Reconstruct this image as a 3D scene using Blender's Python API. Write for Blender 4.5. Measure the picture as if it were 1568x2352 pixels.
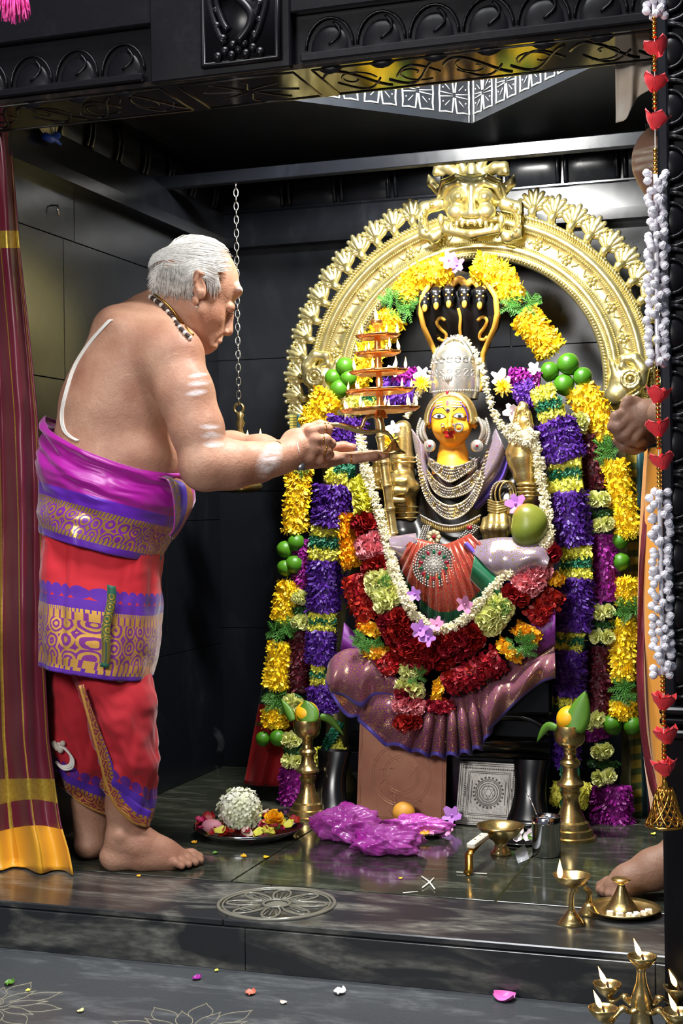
import bpy, bmesh, math, random
import numpy as np
from mathutils import Vector, Matrix, Quaternion
for _o in list(bpy.data.objects): bpy.data.objects.remove(_o)
SC = bpy.context.scene
COL = SC.collection
R = math.radians
PI = math.pi
# ------------------------------------------------------------------ camera
YAW = R(18.5); FPX = 3300.0; CAMH = 0.82
cam_d = bpy.data.cameras.new('camera'); cam = bpy.data.objects.new('camera', cam_d); COL.objects.link(cam)
cam_d.sensor_fit = 'VERTICAL'; cam_d.sensor_height = 36.0; cam_d.lens = FPX / 2352 * 36; cam_d.clip_start = 0.02
CM = Matrix.Translation((0, 0, CAMH)) @ (Matrix.Rotation(YAW, 4, 'Z') @ Matrix.Rotation(R(90), 4, 'X') @ Matrix.Rotation(-0.013, 4, 'Z'))
cam.matrix_world = CM
SC.camera = cam
# ------------------------------------------------------------------ world, lights, exposure
W = bpy.data.worlds.new('world'); SC.world = W; W.use_nodes = True
W.node_tree.nodes['Background'].inputs[0].default_value = (0.55, 0.65, 0.85, 1)
W.node_tree.nodes['Background'].inputs[1].default_value = 0.15
def area(name, loc, target, sx, sy, power, col=(1, 1, 1)):
    l = bpy.data.lights.new(name, 'AREA'); l.shape = 'RECTANGLE'; l.size = sx; l.size_y = sy; l.energy = power; l.color = col
    o = bpy.data.objects.new(name, l); COL.objects.link(o); o.location = loc
    o.rotation_euler = (Vector(target) - Vector(loc)).to_track_quat('-Z', 'Y').to_euler(); return o
area('shrine_ceiling_light', (-0.86, 3.08, 2.06), (-0.90, 3.78, 1.25), 0.36, 0.18, 100, (1.0, 0.99, 0.95))
area('hall_front_fill', (-1.45, 0.35, 1.62), (-1.1, 3.4, 0.8), 0.7, 0.5, 42, (1.0, 0.985, 0.96))  # unseen soft fill added on the hall side, not a known lamp
area('hall_overhead_fill', (-0.9, 2.05, 3.1), (-0.9, 2.15, 0.0), 1.2, 0.9, 105, (0.95, 0.97, 1.0))  # fill added overhead to brighten step and lower floor, no fixture seen
vs = SC.view_settings; vs.view_transform = 'Standard'; vs.look = 'None'; vs.gamma = 1; vs.use_curve_mapping = False; vs.exposure = 0.0
# ------------------------------------------------------------------ measuring helpers (pixel of the photograph -> point of the place)
def ray(px, py):
    return (CM.to_3x3() @ Vector(((px - 784) / FPX, (1176 - py) / FPX, -1.0)))
CO = Vector((0, 0, CAMH))
def P(px, py, d): return CO + ray(px, py) * d
def AT(px, py, Y): r = ray(px, py); return CO + r * (Y / r.y)
def FL(px, py, z=0.0): r = ray(px, py); return CO + r * ((z - CAMH) / r.z)
def LW(px, py, X=-1.855): r = ray(px, py); return CO + r * (X / r.x)
def V3(*a): return Vector(a)
# ------------------------------------------------------------------ mesh building
def srgb(c):
    if isinstance(c, str): c = [int(c[i:i + 2], 16) / 255 for i in (0, 2, 4)]
    return tuple((x / 12.92 if x <= .04045 else ((x + .055) / 1.055) ** 2.4) for x in c[:3])
class MB:
    def __init__(s): s.V = []; s.Q = []; s.T = []; s.n = 0; s.N = []; s.A = []; s.QM = []; s.TM = []; s.NM = []; s.mi = 0; s.at = None
    def add(s, V, Q=None, T=None, N=None, a=0.0):
        V = np.asarray(V, dtype=np.float64).reshape(-1, 3); b = s.n
        s.V.append(V); s.n += len(V)
        aa = np.asarray(a, dtype=np.float32)
        s.A.append(np.broadcast_to(aa, (len(V),)).copy() if aa.ndim == 0 else aa.reshape(-1))
        if Q is not None and len(Q): Q = np.asarray(Q, dtype=np.int64) + b; s.Q.append(Q); s.QM += [s.mi] * len(Q)
        if T is not None and len(T): T = np.asarray(T, dtype=np.int64) + b; s.T.append(T); s.TM += [s.mi] * len(T)
        if N is not None:
            for f in N: s.N.append([i + b for i in f]); s.NM.append(s.mi)
        return s
    def grid(s, G, cu=False, cv=False, a=0.0):
        G = np.asarray(G, dtype=np.float64); n, m = G.shape[:2]
        I = np.arange(n * m).reshape(n, m)
        if cu: I = np.vstack([I, I[:1]])
        if cv: I = np.hstack([I, I[:, :1]])
        Q = np.stack([I[:-1, :-1], I[:-1, 1:], I[1:, 1:], I[1:, :-1]], -1).reshape(-1, 4)
        aa = np.asarray(a)
        return s.add(G.reshape(-1, 3), Q, a=aa.reshape(-1) if aa.ndim else a)
    def box(s, c, sz, M=None, bev=0.0):
        x, y, z = [q / 2 for q in sz]
        if bev > 0:
            b = min(bev, x * .9, y * .9, z * .9); bm = bmesh.new(); bmesh.ops.create_cube(bm, size=1)
            for v in bm.verts: v.co = Vector((v.co.x * 2 * x, v.co.y * 2 * y, v.co.z * 2 * z))
            bmesh.ops.bevel(bm, geom=list(bm.edges), offset=b, segments=1, affect='EDGES', profile=.5)
            bm.verts.index_update(); V = np.array([v.co[:] for v in bm.verts]); F = [[v.index for v in f.verts] for f in bm.faces]; bm.free()
        else:
            V = np.array([[i, j, k] for i in (-x, x) for j in (-y, y) for k in (-z, z)]); F = [[0, 1, 3, 2], [4, 6, 7, 5], [0, 4, 5, 1], [2, 3, 7, 6], [0, 2, 6, 4], [1, 5, 7, 3]]
        if M is not None: V = V @ np.array(M.to_3x3()).T
        return s.add(V + np.array(c), N=F)
    def tube(s, pts, r, seg=8, closed=False, cap=True, flat=None, a=0.0):
        p = np.array([tuple(q) for q in pts], dtype=float); n = len(p)
        r = np.broadcast_to(np.asarray(r, dtype=float), (n,))
        if closed: t = np.roll(p, -1, 0) - np.roll(p, 1, 0)
        else: t = np.gradient(p, axis=0)
        t /= np.linalg.norm(t, axis=1)[:, None] + 1e-12
        ref = np.array([0, 0, 1.0]) if abs(t[0][2]) < .9 else np.array([0, 1.0, 0])
        u = np.cross(ref, t[0]); u /= np.linalg.norm(u); U = [u]
        for i in range(1, n):
            u = U[-1] - t[i] * np.dot(U[-1], t[i]); u /= np.linalg.norm(u) + 1e-12; U.append(u)
        U = np.array(U); Wv = np.cross(t, U)
        th = np.arange(seg) * 2 * PI / seg
        fx, fy = flat if flat else (1, 1)
        G = p[:, None, :] + r[:, None, None] * (fx * np.cos(th)[None, :, None] * U[:, None, :] + fy * np.sin(th)[None, :, None] * Wv[:, None, :])
        b = s.n; s.grid(G, cu=closed, cv=True, a=a)
        if cap and not closed: s.N.append([b + i for i in range(seg)][::-1]); s.N.append([b + (n - 1) * seg + i for i in range(seg)]); s.NM += [s.mi] * 2
        return s
    def lathe(s, prof, c=(0, 0, 0), seg=24, M=None, wob=None, a=0.0):
        # prof: list of (r, z)
        th = np.arange(seg) * 2 * PI / seg; pr = np.array(prof, dtype=float)
        rr = np.repeat(pr[:, :1], seg, 1)
        if wob is not None: rr = rr * wob(th)[None, :]
        G = np.stack([rr * np.cos(th), rr * np.sin(th), np.repeat(pr[:, 1:2], seg, 1)], -1)
        if M is not None: G = G @ np.array(M.to_3x3()).T
        return s.grid(G + np.array(tuple(c)), cv=True, a=a)
    def ball(s, c, r, seg=12, rings=8, M=None, a=0.0):
        r = (r, r, r) if np.isscalar(r) else r
        ph = np.linspace(0, PI, rings + 1); th = np.arange(seg) * 2 * PI / seg
        ph = np.clip(ph, .02, PI - .02)
        G = np.stack([np.sin(ph)[:, None] * np.cos(th) * r[0], np.sin(ph)[:, None] * np.sin(th) * r[1], np.repeat(np.cos(ph)[:, None], seg, 1) * r[2]], -1)[::-1]
        if M is not None: G = G @ np.array(M.to_3x3()).T
        return s.grid(G + np.array(tuple(c)), cv=True, a=a)
    def prism(s, outline, M, depth):
        # outline: list of 2-D points, M: 4x4 placing x,y in the plane and z along the depth
        n = len(outline); V = [(M @ Vector((x, y, z)))[:] for z in (0, depth) for x, y in outline]
        F = [list(range(n))[::-1], list(range(n, 2 * n))] + [[i, (i + 1) % n, n + (i + 1) % n, n + i] for i in range(n)]
        return s.add(V, N=F)
    def mesh(s, name, smooth=True):
        me = bpy.data.meshes.new(name)
        V = np.concatenate(s.V) if s.V else np.zeros((0, 3))
        li = []; st = []; tot = []; mi = []
        if s.Q: q = np.concatenate(s.Q); li.append(q.reshape(-1)); tot.append(np.full(len(q), 4)); mi.append(np.array(s.QM))
        if s.T: q = np.concatenate(s.T); li.append(q.reshape(-1)); tot.append(np.full(len(q), 3)); mi.append(np.array(s.TM))
        if s.N: li.append(np.array([i for f in s.N for i in f])); tot.append(np.array([len(f) for f in s.N])); mi.append(np.array(s.NM))
        li = np.concatenate(li); tot = np.concatenate(tot); mi = np.concatenate(mi)
        me.vertices.add(len(V)); me.vertices.foreach_set('co', V.astype(np.float32).ravel())
        me.loops.add(len(li)); me.loops.foreach_set('vertex_index', li.astype(np.int32))
        me.polygons.add(len(tot)); me.polygons.foreach_set('loop_start', np.concatenate([[0], np.cumsum(tot)[:-1]]).astype(np.int32))
        me.polygons.foreach_set('loop_total', tot.astype(np.int32))
        me.polygons.foreach_set('material_index', mi.astype(np.int32))
        me.polygons.foreach_set('use_smooth', np.full(len(tot), smooth))
        A = np.concatenate(s.A)
        if np.any(A): at = me.attributes.new('t', 'FLOAT', 'POINT'); at.data.foreach_set('value', A)
        me.update(calc_edges=True); me.validate(); return me
    def build(s, name, m, parent=None, smooth=True, **kw):
        return link(name, s.mesh(name, smooth), m, parent, **kw)
def link(name, me, m=None, parent=None, kind=None, label=None, cat=None, group=None, mw=None):
    o = bpy.data.objects.new(name, me); COL.objects.link(o)
    if m is not None and me is not None and not me.materials:
        for q in (m if isinstance(m, (list, tuple)) else [m]): me.materials.append(q)
    if mw is not None: o.matrix_world = mw
    if parent is not None:
        o.parent = parent; o.matrix_parent_inverse = WM[parent.name].inverted() if parent.name in WM else Matrix.Identity(4)
    WM[o.name] = mw.copy() if mw is not None else Matrix.Identity(4)
    if kind: o['kind'] = kind
    if label: o['label'] = label
    if cat: o['category'] = cat
    if group: o['group'] = group
    return o
WM = {}
def thing(name, loc, label, cat, group=None):
    return link(name, None, None, None, label=label, cat=cat, group=group, mw=Matrix.Translation(Vector(loc)))
def autosharp(o, ang=35):
    for p in o.data.polygons: p.use_smooth = True
    o.data.set_sharp_from_angle(angle=R(ang)); return o
def frame(loc, zdir, xdir=None, s=1.0):
    z = Vector(zdir).normalized(); x = Vector(xdir) if xdir is not None else (Vector((0, 0, 1)) if abs(z.z) < .9 else Vector((1, 0, 0)))
    y = z.cross(x).normalized(); x = y.cross(z)
    M = Matrix((x, y, z)).transposed().to_4x4()
    if s != 1.0: M = M @ Matrix.Diagonal((s, s, s, 1))
    return Matrix.Translation(Vector(loc)) @ M
def spline(pts, n):
    # Catmull-Rom through points (any dimension)
    p = np.array([tuple(q) for q in pts], dtype=float); m = len(p)
    if m == 2: t = np.linspace(0, 1, n)[:, None]; return p[0] * (1 - t) + p[1] * t
    e = np.vstack([2 * p[0] - p[1], p, 2 * p[-1] - p[-2]])
    out = []
    for q in np.linspace(0, m - 1, n):
        i = min(int(q), m - 2); t = q - i; a, b, c, d = e[i:i + 4]
        out.append(.5 * ((2 * b) + (-a + c) * t + (2 * a - 5 * b + 4 * c - d) * t * t + (-a + 3 * b - 3 * c + d) * t ** 3))
    return np.array(out)
def lerp1(x, xs, ys): return np.interp(x, xs, ys)
rnd = random.Random(7); nrn = np.random.RandomState(5)
# ------------------------------------------------------------------ signed distance bodies -> one continuous mesh
class SDF:
    def __init__(s, lo, hi, h):
        s.h = h; s.lo = np.array(lo, dtype=float); s.n = np.ceil((np.array(hi) - s.lo) / h).astype(int) + 1
        s.D = np.full(s.n, 1.0, dtype=np.float32)
        s.ax = [s.lo[i] + np.arange(s.n[i]) * h for i in range(3)]
    def _sub(s, lo, hi, k):
        m = k + 3 * s.h; sl = []
        for i in range(3):
            a = int(max(0, math.floor((lo[i] - m - s.lo[i]) / s.h))); b = int(min(s.n[i], math.ceil((hi[i] + m - s.lo[i]) / s.h) + 1))
            if b <= a: return None
            sl.append(slice(a, b))
        return tuple(sl)
    def _pts(s, sl): return s.ax[0][sl[0]][:, None, None].astype(np.float32), s.ax[1][sl[1]][None, :, None].astype(np.float32), s.ax[2][sl[2]][None, None, :].astype(np.float32)
    def _mix(s, sl, d, k, op):
        a = s.D[sl]
        if op < 0: a = -a
        if k > 0: hh = np.maximum(k - np.abs(a - d), 0) / k; r = np.minimum(a, d) - hh * hh * k * .25
        else: r = np.minimum(a, d)
        s.D[sl] = r if op > 0 else -r
    def cap(s, a, b, ra, rb=None, k=.01, op=1):
        rb = ra if rb is None else rb; a = np.array(tuple(a), float); b = np.array(tuple(b), float); rm = max(ra, rb)
        sl = s._sub(np.minimum(a, b) - rm, np.maximum(a, b) + rm, k)
        if sl is None: return s
        x, y, z = s._pts(sl); ab = (b - a).astype(np.float32); L = float(ab @ ab) + 1e-12
        t = np.clip(((x - a[0]) * ab[0] + (y - a[1]) * ab[1] + (z - a[2]) * ab[2]) / L, 0, 1).astype(np.float32)
        d = np.sqrt((x - a[0] - t * ab[0]) ** 2 + (y - a[1] - t * ab[1]) ** 2 + (z - a[2] - t * ab[2]) ** 2) - (ra + (rb - ra) * t)
        s._mix(sl, d, k, op); return s
    def chain(s, pts, rs, k=.01, op=1):
        for i in range(len(pts) - 1): s.cap(pts[i], pts[i + 1], rs[i], rs[i + 1], k, op)
        return s
    def ell(s, c, r, M=None, k=.01, op=1):
        c = np.array(tuple(c), float); r = np.array(r, float); Rm = np.eye(3) if M is None else np.array(M.to_3x3())
        e = np.sqrt(((Rm * r[None, :]) ** 2).sum(1)); sl = s._sub(c - e, c + e, k)
        if sl is None: return s
        x, y, z = s._pts(sl); x = x - c[0]; y = y - c[1]; z = z - c[2]
        q = [x * Rm[0, i] + y * Rm[1, i] + z * Rm[2, i] for i in range(3)]
        k0 = np.sqrt(sum((q[i] / r[i]) ** 2 for i in range(3))); k1 = np.sqrt(sum((q[i] / (r[i] ** 2)) ** 2 for i in range(3)))
        d = (k0 * (k0 - 1) / (k1 + 1e-9)).astype(np.float32); s._mix(sl, d, k, op); return s
    def net(s):
        D = s.D; I = D < 0; n = s.n
        cnt = np.zeros(n - 1, dtype=np.int8)
        for dx in (0, 1):
            for dy in (0, 1):
                for dz in (0, 1): cnt += I[dx:n[0] - 1 + dx, dy:n[1] - 1 + dy, dz:n[2] - 1 + dz]
        mask = (cnt > 0) & (cnt < 8); cells = np.argwhere(mask); idx = np.full(n - 1, -1, dtype=np.int32); idx[mask] = np.arange(len(cells))
        acc = np.zeros((len(cells), 3)); c = np.zeros(len(cells)); cor = [(a, b, d) for a in (0, 1) for b in (0, 1) for d in (0, 1)]
        val = {q: D[cells[:, 0] + q[0], cells[:, 1] + q[1], cells[:, 2] + q[2]] for q in cor}
        for p in cor:
            for ax in range(3):
                if p[ax]: continue
                q = list(p); q[ax] = 1; q = tuple(q); d0, d1 = val[p], val[q]; cr = (d0 < 0) != (d1 < 0)
                t = np.where(cr, d0 / np.where(d0 == d1, 1, d0 - d1), 0)
                pos = np.tile(np.array(p, float), (len(cells), 1)); pos[:, ax] += t; acc += pos * cr[:, None]; c += cr
        Vv = s.lo + (cells + acc / c[:, None]) * s.h
        Q = []
        for ax in range(3):
            b, d = [(1, 2), (2, 0), (0, 1)][ax]
            A0 = [slice(0, None)] * 3; A1 = [slice(0, None)] * 3; A0[ax] = slice(0, n[ax] - 1); A1[ax] = slice(1, n[ax])
            for Ax in (A0, A1): Ax[b] = slice(1, n[b] - 1); Ax[d] = slice(1, n[d] - 1)
            i0 = I[tuple(A0)]; i1 = I[tuple(A1)]; e = np.argwhere(i0 != i1)
            if not len(e): continue
            sg = i0[tuple(e.T)]; e[:, b] += 1; e[:, d] += 1
            def g(ob, od): f = e.copy(); f[:, b] -= ob; f[:, d] -= od; return idx[f[:, 0], f[:, 1], f[:, 2]]
            q = np.stack([g(1, 1), g(0, 1), g(0, 0), g(1, 0)], -1); q[~sg] = q[~sg][:, ::-1]; Q.append(q)
        return Vv, np.concatenate(Q)
    def mb(s, a=None):
        Vv, Q = s.net(); m = MB(); m.add(Vv, Q, a=(a(Vv) if a else 0.0)); return m
# ------------------------------------------------------------------ materials
class NT:
    def __init__(s, m): s.m = m; s.nt = m.node_tree; s.b = s.nt.nodes['Principled BSDF']
    def n(s, t, **kw):
        q = s.nt.nodes.new(t)
        for k, v in kw.items():
            if k.startswith('i_'): q.inputs[int(k[2:]) if k[2:].isdigit() else k[2:]].default_value = v
            else: setattr(q, k, v)
        return q
    def l(s, a, b): s.nt.links.new(a, b)
    def math(s, op, a, b=None, clamp=False):
        q = s.n('ShaderNodeMath', operation=op, use_clamp=clamp)
        for i, v in enumerate((a, b)):
            if v is None: continue
            if isinstance(v, (int, float)): q.inputs[i].default_value = v
            else: s.l(v, q.inputs[i])
        return q.outputs[0]
    def mix(s, f, a, b, mode='MIX'):
        q = s.n('ShaderNodeMix', data_type='RGBA', blend_type=mode)
        for i, v in ((0, f), (6, a), (7, b)):
            if isinstance(v, (int, float)): q.inputs[i].default_value = v
            elif isinstance(v, tuple): q.inputs[i].default_value = (*v[:3], 1)
            else: s.l(v, q.inputs[i])
        return q.outputs[2]
    def ramp(s, f, stops):
        q = s.n('ShaderNodeValToRGB'); e = q.color_ramp.elements
        while len(e) < len(stops): e.new(.5)
        for i, (p, c) in enumerate(stops): e[i].position = p; e[i].color = (*c[:3], 1) if not isinstance(c, (int, float)) else (c, c, c, 1)
        s.l(f, q.inputs[0]); return q.outputs[0]
    def coord(s, which='Object', scale=None, rot=None):
        o = s.n('ShaderNodeTexCoord').outputs[which]
        if scale or rot:
            mp = s.n('ShaderNodeMapping'); s.l(o, mp.inputs[0])
            if scale: mp.inputs['Scale'].default_value = scale
            if rot: mp.inputs['Rotation'].default_value = rot
            o = mp.outputs[0]
        return o
    def noise(s, scale, detail=3, vec=None, dist=0.0, out=0):
        q = s.n('ShaderNodeTexNoise'); q.inputs['Scale'].default_value = scale; q.inputs['Detail'].default_value = detail; q.inputs['Distortion'].default_value = dist
        if vec is not None: s.l(vec, q.inputs[0])
        return q.outputs[out]
    def bump(s, h, strength=.3, dist=.005):
        q = s.n('ShaderNodeBump'); q.inputs['Strength'].default_value = strength; q.inputs['Distance'].default_value = dist; s.l(h, q.inputs['Height']); s.l(q.outputs[0], s.b.inputs['Normal']); return q
    def attr(s, name='t'): return s.n('ShaderNodeAttribute', attribute_name=name).outputs['Fac']
MATS = {}
def mat(name, col, rough=.5, metal=0.0, col2=None, nscale=20, nsharp=(.35, .65), bump=None, sheen=0, coat=0, sss=0, trans=0, rand=0.0, emit=None, estr=1.0, spec=.5, stretch=None, tatt=None, alpha=1.0, aniso=0):
    if name in MATS: return MATS[name]
    m = bpy.data.materials.new(name); m.use_nodes = True; t = NT(m); b = t.b
    c = srgb(col) if isinstance(col, str) else tuple(col)
    b.inputs['Base Color'].default_value = (*c, 1); b.inputs['Roughness'].default_value = rough; b.inputs['Metallic'].default_value = metal
    b.inputs['Specular IOR Level'].default_value = spec
    vec = t.coord('Object', stretch) if (col2 or bump) else None
    out = None
    if col2:
        c2 = srgb(col2) if isinstance(col2, str) else tuple(col2)
        out = t.ramp(t.noise(nscale, 4, vec), [(nsharp[0], c), (nsharp[1], c2)])
    if tatt:
        ct = srgb(tatt) if isinstance(tatt, str) else tuple(tatt)
        out = t.mix(t.attr(), out if out is not None else c, ct)
    if rand:
        oi = t.n('ShaderNodeObjectInfo').outputs['Random']
        h = t.n('ShaderNodeHueSaturation'); h.inputs['Hue'].default_value = .5
        t.l(t.math('ADD', t.math('MULTIPLY', oi, rand), 1 - rand / 2), h.inputs['Value'])
        t.l(t.math('ADD', t.math('MULTIPLY', oi, rand * .08), .5 - rand * .04), h.inputs['Hue'])
        if out is not None: t.l(out, h.inputs['Color'])
        else: h.inputs['Color'].default_value = (*c, 1)
        out = h.outputs[0]
    if out is not None: t.l(out, b.inputs['Base Color'])
    if bump: t.bump(t.noise(bump[0], 4, vec), bump[1], bump[2] if len(bump) > 2 else .003)
    if sheen: b.inputs['Sheen Weight'].default_value = sheen; b.inputs['Sheen Roughness'].default_value = .35
    if coat: b.inputs['Coat Weight'].default_value = coat; b.inputs['Coat Roughness'].default_value = .08
    if sss: b.inputs['Subsurface Weight'].default_value = sss; b.inputs['Subsurface Radius'].default_value = (.012, .004, .002); b.inputs['Subsurface Scale'].default_value = 1.0
    if trans: b.inputs['Transmission Weight'].default_value = trans
    if emit: e = srgb(emit) if isinstance(emit, str) else emit; b.inputs['Emission Color'].default_value = (*e, 1); b.inputs['Emission Strength'].default_value = estr
    if alpha < 1: b.inputs['Alpha'].default_value = alpha
    if aniso: b.inputs['Anisotropic'].default_value = aniso
    MATS[name] = m; return m
# ================================================================== stone materials
def stone(name, base, vein, rough, scale=(1, 1, 1), rot=(0, 0, 0), vscale=6.0, rvar=.1, bump=.02, vs=(.5, .75), spec=.5):
    m = bpy.data.materials.new(name); m.use_nodes = True; t = NT(m); v = t.coord('Object', scale, rot)
    n1 = t.noise(vscale, 6, v, 1.2); n2 = t.noise(vscale * 9, 3, v)
    f = t.math('MULTIPLY', t.ramp(n1, [(vs[0], 0.0), (vs[1], 1.0)]), t.ramp(n2, [(.3, 0.2), (.7, 1.0)]))
    t.l(t.mix(f, srgb(base), srgb(vein)), t.b.inputs['Base Color'])
    t.l(t.math('ADD', t.math('MULTIPLY', n2, rvar), rough - rvar / 2), t.b.inputs['Roughness'])
    t.b.inputs['Specular IOR Level'].default_value = spec
    t.bump(n2, bump, .002); MATS[name] = m; return m
M_wall = stone('polished_black_granite', '14161b', '24272d', .24, (1.0, 1.0, .5), vscale=5, rvar=.08, bump=.0)
M_ceil = stone('smooth_grey_granite', '1b1e23', '24272c', .3, vscale=5, rvar=.05, bump=.0)
M_joint = mat('joint_mortar', '55585a', .8)
M_beam = stone('dark_carved_granite', '0e0d10', '17151a', .3, vscale=9, rvar=.06, spec=.25)
M_under = stone('polished_underside_granite', '1a1613', '3a2e26', .10, (2, 1, 1), vscale=10, rvar=.04, bump=.01)
M_floor = stone('wet_green_granite', '2f322a', '66695c', .10, (1.0, 3.2, 1), (0, 0, R(12)), vscale=7, rvar=.08, bump=.05)
M_step = stone('veined_step_granite', '2b2c2e', '85837a', .22, (.8, 2.6, 2.6), (0, R(10), R(-28)), vscale=4.5, rvar=.16, bump=.06, vs=(.46, .72))
M_low = stone('grey_floor_granite', '44474a', '76797a', .28, (1.0, 3.0, 1), (0, 0, R(8)), vscale=5, rvar=.16, bump=.06)
M_carve = mat('pale_carving', '8f9192', .6)
M_groove = mat('dark_engraving', '0d0b0a', .4)
M_pale_line = mat('worn_engraving', '8d8876', .55)
M_olive = mat('olive_joint_grime', '56562c', .6)
# ================================================================== lower floor, step, deck
b = MB(); b.box((-1.2, .6, -.15), (6, 4.15, .1)); low = b.build('floor', M_low, smooth=False, kind='structure')
deckb = MB(); deckb.box((-.85, 3.52, -.055), (2.5, 1.66, .098)); deck = deckb.build('floor_deck', M_olive, smooth=False, kind='structure')
xs = [-2.46, -1.86, -1.26, -.66, -.06, .4]
for (ya, yb) in ((2.955, 3.17), (3.17, 3.77), (3.77, 4.36)):
    for xa, xb in zip(xs[1:-1], xs[2:]):
        g = .0022; b = MB(); b.box(((xa + xb) / 2, (ya + yb) / 2, -.005), (xb - xa - 2 * g, yb - ya - 2 * g, .010), bev=.0008); b.build('tile', M_floor, deck, smooth=False)
stepb = MB(); stepb.box((-1.2, 2.81, -.056), (4.6, .26, .084)); step = stepb.build('trim_1', M_groove, smooth=False, kind='structure')
sx = [-3.4, -2.35, -1.16, -.27, 1.0]
for xa, xb in zip(sx[:-1], sx[1:]):
    b = MB(); b.box(((xa + xb) / 2, 2.813, -.007), (xb - xa - .0012, .275, .014), bev=.0025); b.build('slab', M_step, step, smooth=False)
for xa, xb in zip([-3.4, -2.0, -1.11, -.3], [-2.0, -1.11, -.3, 1.0]):
    b = MB(); b.box(((xa + xb) / 2, 2.681, -.0575), (xb - xa - .0012, .02, .085), bev=.001); b.build('riser_slab', M_step, step, smooth=False)
# lotus carved into the step
c = FL(635, 2077); rosette = MB()
def ring(r, w, n=48, z=.0015): return [(c.x + r * math.cos(q), c.y + r * math.sin(q), z) for q in np.linspace(0, 2 * PI, n, endpoint=False)]
for r, w in ((.122, .004), (.113, .0025), (.028, .0035)): rosette.tube(ring(r, w), w, 6, closed=True)
for k in range(8):
    a0 = 2 * PI * k / 8 + .2
    pl = []
    for s in np.linspace(-1, 1, 15):
        rr = .034 + .072 * (1 - abs(s) ** 2.2); aa = a0 + s * .36 * (1 if abs(s) < .99 else .8)
        pl.append((c.x + rr * math.cos(aa), c.y + rr * math.sin(aa), .001))
    rosette.tube(pl, .0028, 6)
    for s in (-.5, 0, .5): rosette.tube([(c.x + q * math.cos(a0 + s * .3), c.y + q * math.sin(a0 + s * .3), .0008) for q in (.04, .06, .085)], .0014, 5)
rosette.lathe([(0, .004), (.012, .003), (.022, .0005)], (c.x, c.y, 0), 20)
rosette.build('carved_lotus', mat('polished_carving', '6f6d62', .18), step)
# kolam style engraving on the lower floor
def flower_lines(cx, cy, z, R0, n, rot, w, sq=1.0):
    e = MB()
    for lay, (r0, r1, hw) in enumerate(((.25, .75, .42), (.55, 1.0, .36))):
        for k in range(n):
            a0 = rot + 2 * PI * (k + lay * .5) / n
            for sg in (-1, 1):
                pts = []
                for s in np.linspace(0, 1, 10):
                    rr = R0 * (r0 + (r1 - r0) * s); aa = a0 + sg * hw * math.sin(PI * min(1, s * .62 + .38)) * (1 - s ** 3) * (6 / n)
                    pts.append((cx + rr * math.cos(aa), cy + rr * math.sin(aa) * sq, z))
                e.tube(pts, w, 5)
    for sg in range(n): e.tube([(cx + R0 * .3 * t * math.cos(sg + t * 2.2), cy + R0 * .3 * t * math.sin(sg + t * 2.2), z) for t in np.linspace(.2, 1, 8)], w, 5)
    return e
c1 = FL(430, 2375, -.1); flower_lines(c1.x, c1.y, -.0998, .16, 10, .2, .0011).build('engraved_flower', M_pale_line, low)
c2 = FL(-20, 2310, -.1); flower_lines(c2.x, c2.y, -.0998, .14, 9, .5, .0011).build('engraved_flower', M_pale_line, low)
# ================================================================== walls
def panelled_wall(name, axis, pos, us, zs, g=.0012, shift=None):
    b = MB()
    if axis == 'Y': b.box(((us[0] + us[-1]) / 2, pos + .06, .9), (us[-1] - us[0], .1, 2.2))
    else: b.box((pos - .06 * (1 if pos < -1 else -1), (us[0] + us[-1]) / 2, .9), (.1, us[-1] - us[0], 2.2))
    w = b.build(name, M_joint, smooth=False, kind='structure')
    for i, (za, zb) in enumerate(zip(zs[:-1], zs[1:])):
        uu = us if not (i % 2 and shift) else [us[0]] + [u + shift for u in us[1:-1]] + [us[-1]]
        for ua, ub in zip(uu[:-1], uu[1:]):
            p = MB(); sz = (ub - ua - 2 * g, zb - za - 2 * g); off = -.004 + .0012 * rnd.random()
            if axis == 'Y': p.box(((ua + ub) / 2, pos + .006 + off, (za + zb) / 2), (sz[0], .012, sz[1]), bev=.0006)
            else: s = 1 if pos < -1 else -1; p.box((pos - s * (.006 + off), (ua + ub) / 2, (za + zb) / 2), (.012, sz[0], sz[1]), bev=.0006)
            p.build('panel', M_wall, w, smooth=False)
    return w
WZ = [0, .45, .89, 1.315, 1.68]
w_back = panelled_wall('wall_back', 'Y', 4.30, [-1.86, -1.05, -.3, .4], WZ, shift=.16)
w_left = panelled_wall('wall_left', 'X', -1.855, [2.6, 3.0, 3.356, 3.95, 4.31], [0, .40, .80, 1.17, 1.537, 1.68], shift=-.06)
w_right = panelled_wall('wall_right', 'X', .38, [2.9, 3.6, 4.31], WZ)
# cornice: ledge, pillow cove with ribs, top band
def prof_sweep(name, prof, parent):
    # prof (inset from wall, z): swept along left wall then back wall then right wall
    b = MB(); n = len(prof)
    for (i, z) in [None] if False else []: pass
    path = lambda i: [(-1.855 + i, 2.72), (-1.855 + i, 4.30 - i), (.38 - i, 4.30 - i), (.38 - i, 2.72)]
    G = np.array([[(*q, z) for q in path(i)] for i, z in prof]); 
    for k in range(n - 1):
        for j in range(3): b.add([G[k, j], G[k, j + 1], G[k + 1, j + 1], G[k + 1, j]], [[3, 2, 1, 0]])
    return b.build(name, M_wall, parent, smooth=False)
cor = prof_sweep('trim_2', [(.002, 1.668), (.055, 1.668), (.055, 1.70), (.048, 1.775), (.030, 1.785), (.030, 1.79)], None); cor['kind'] = 'structure'
prof_sweep('cove_back', [(.012, 1.785), (.012, 1.895), (.058, 1.895), (.062, 1.915)], cor)
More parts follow.
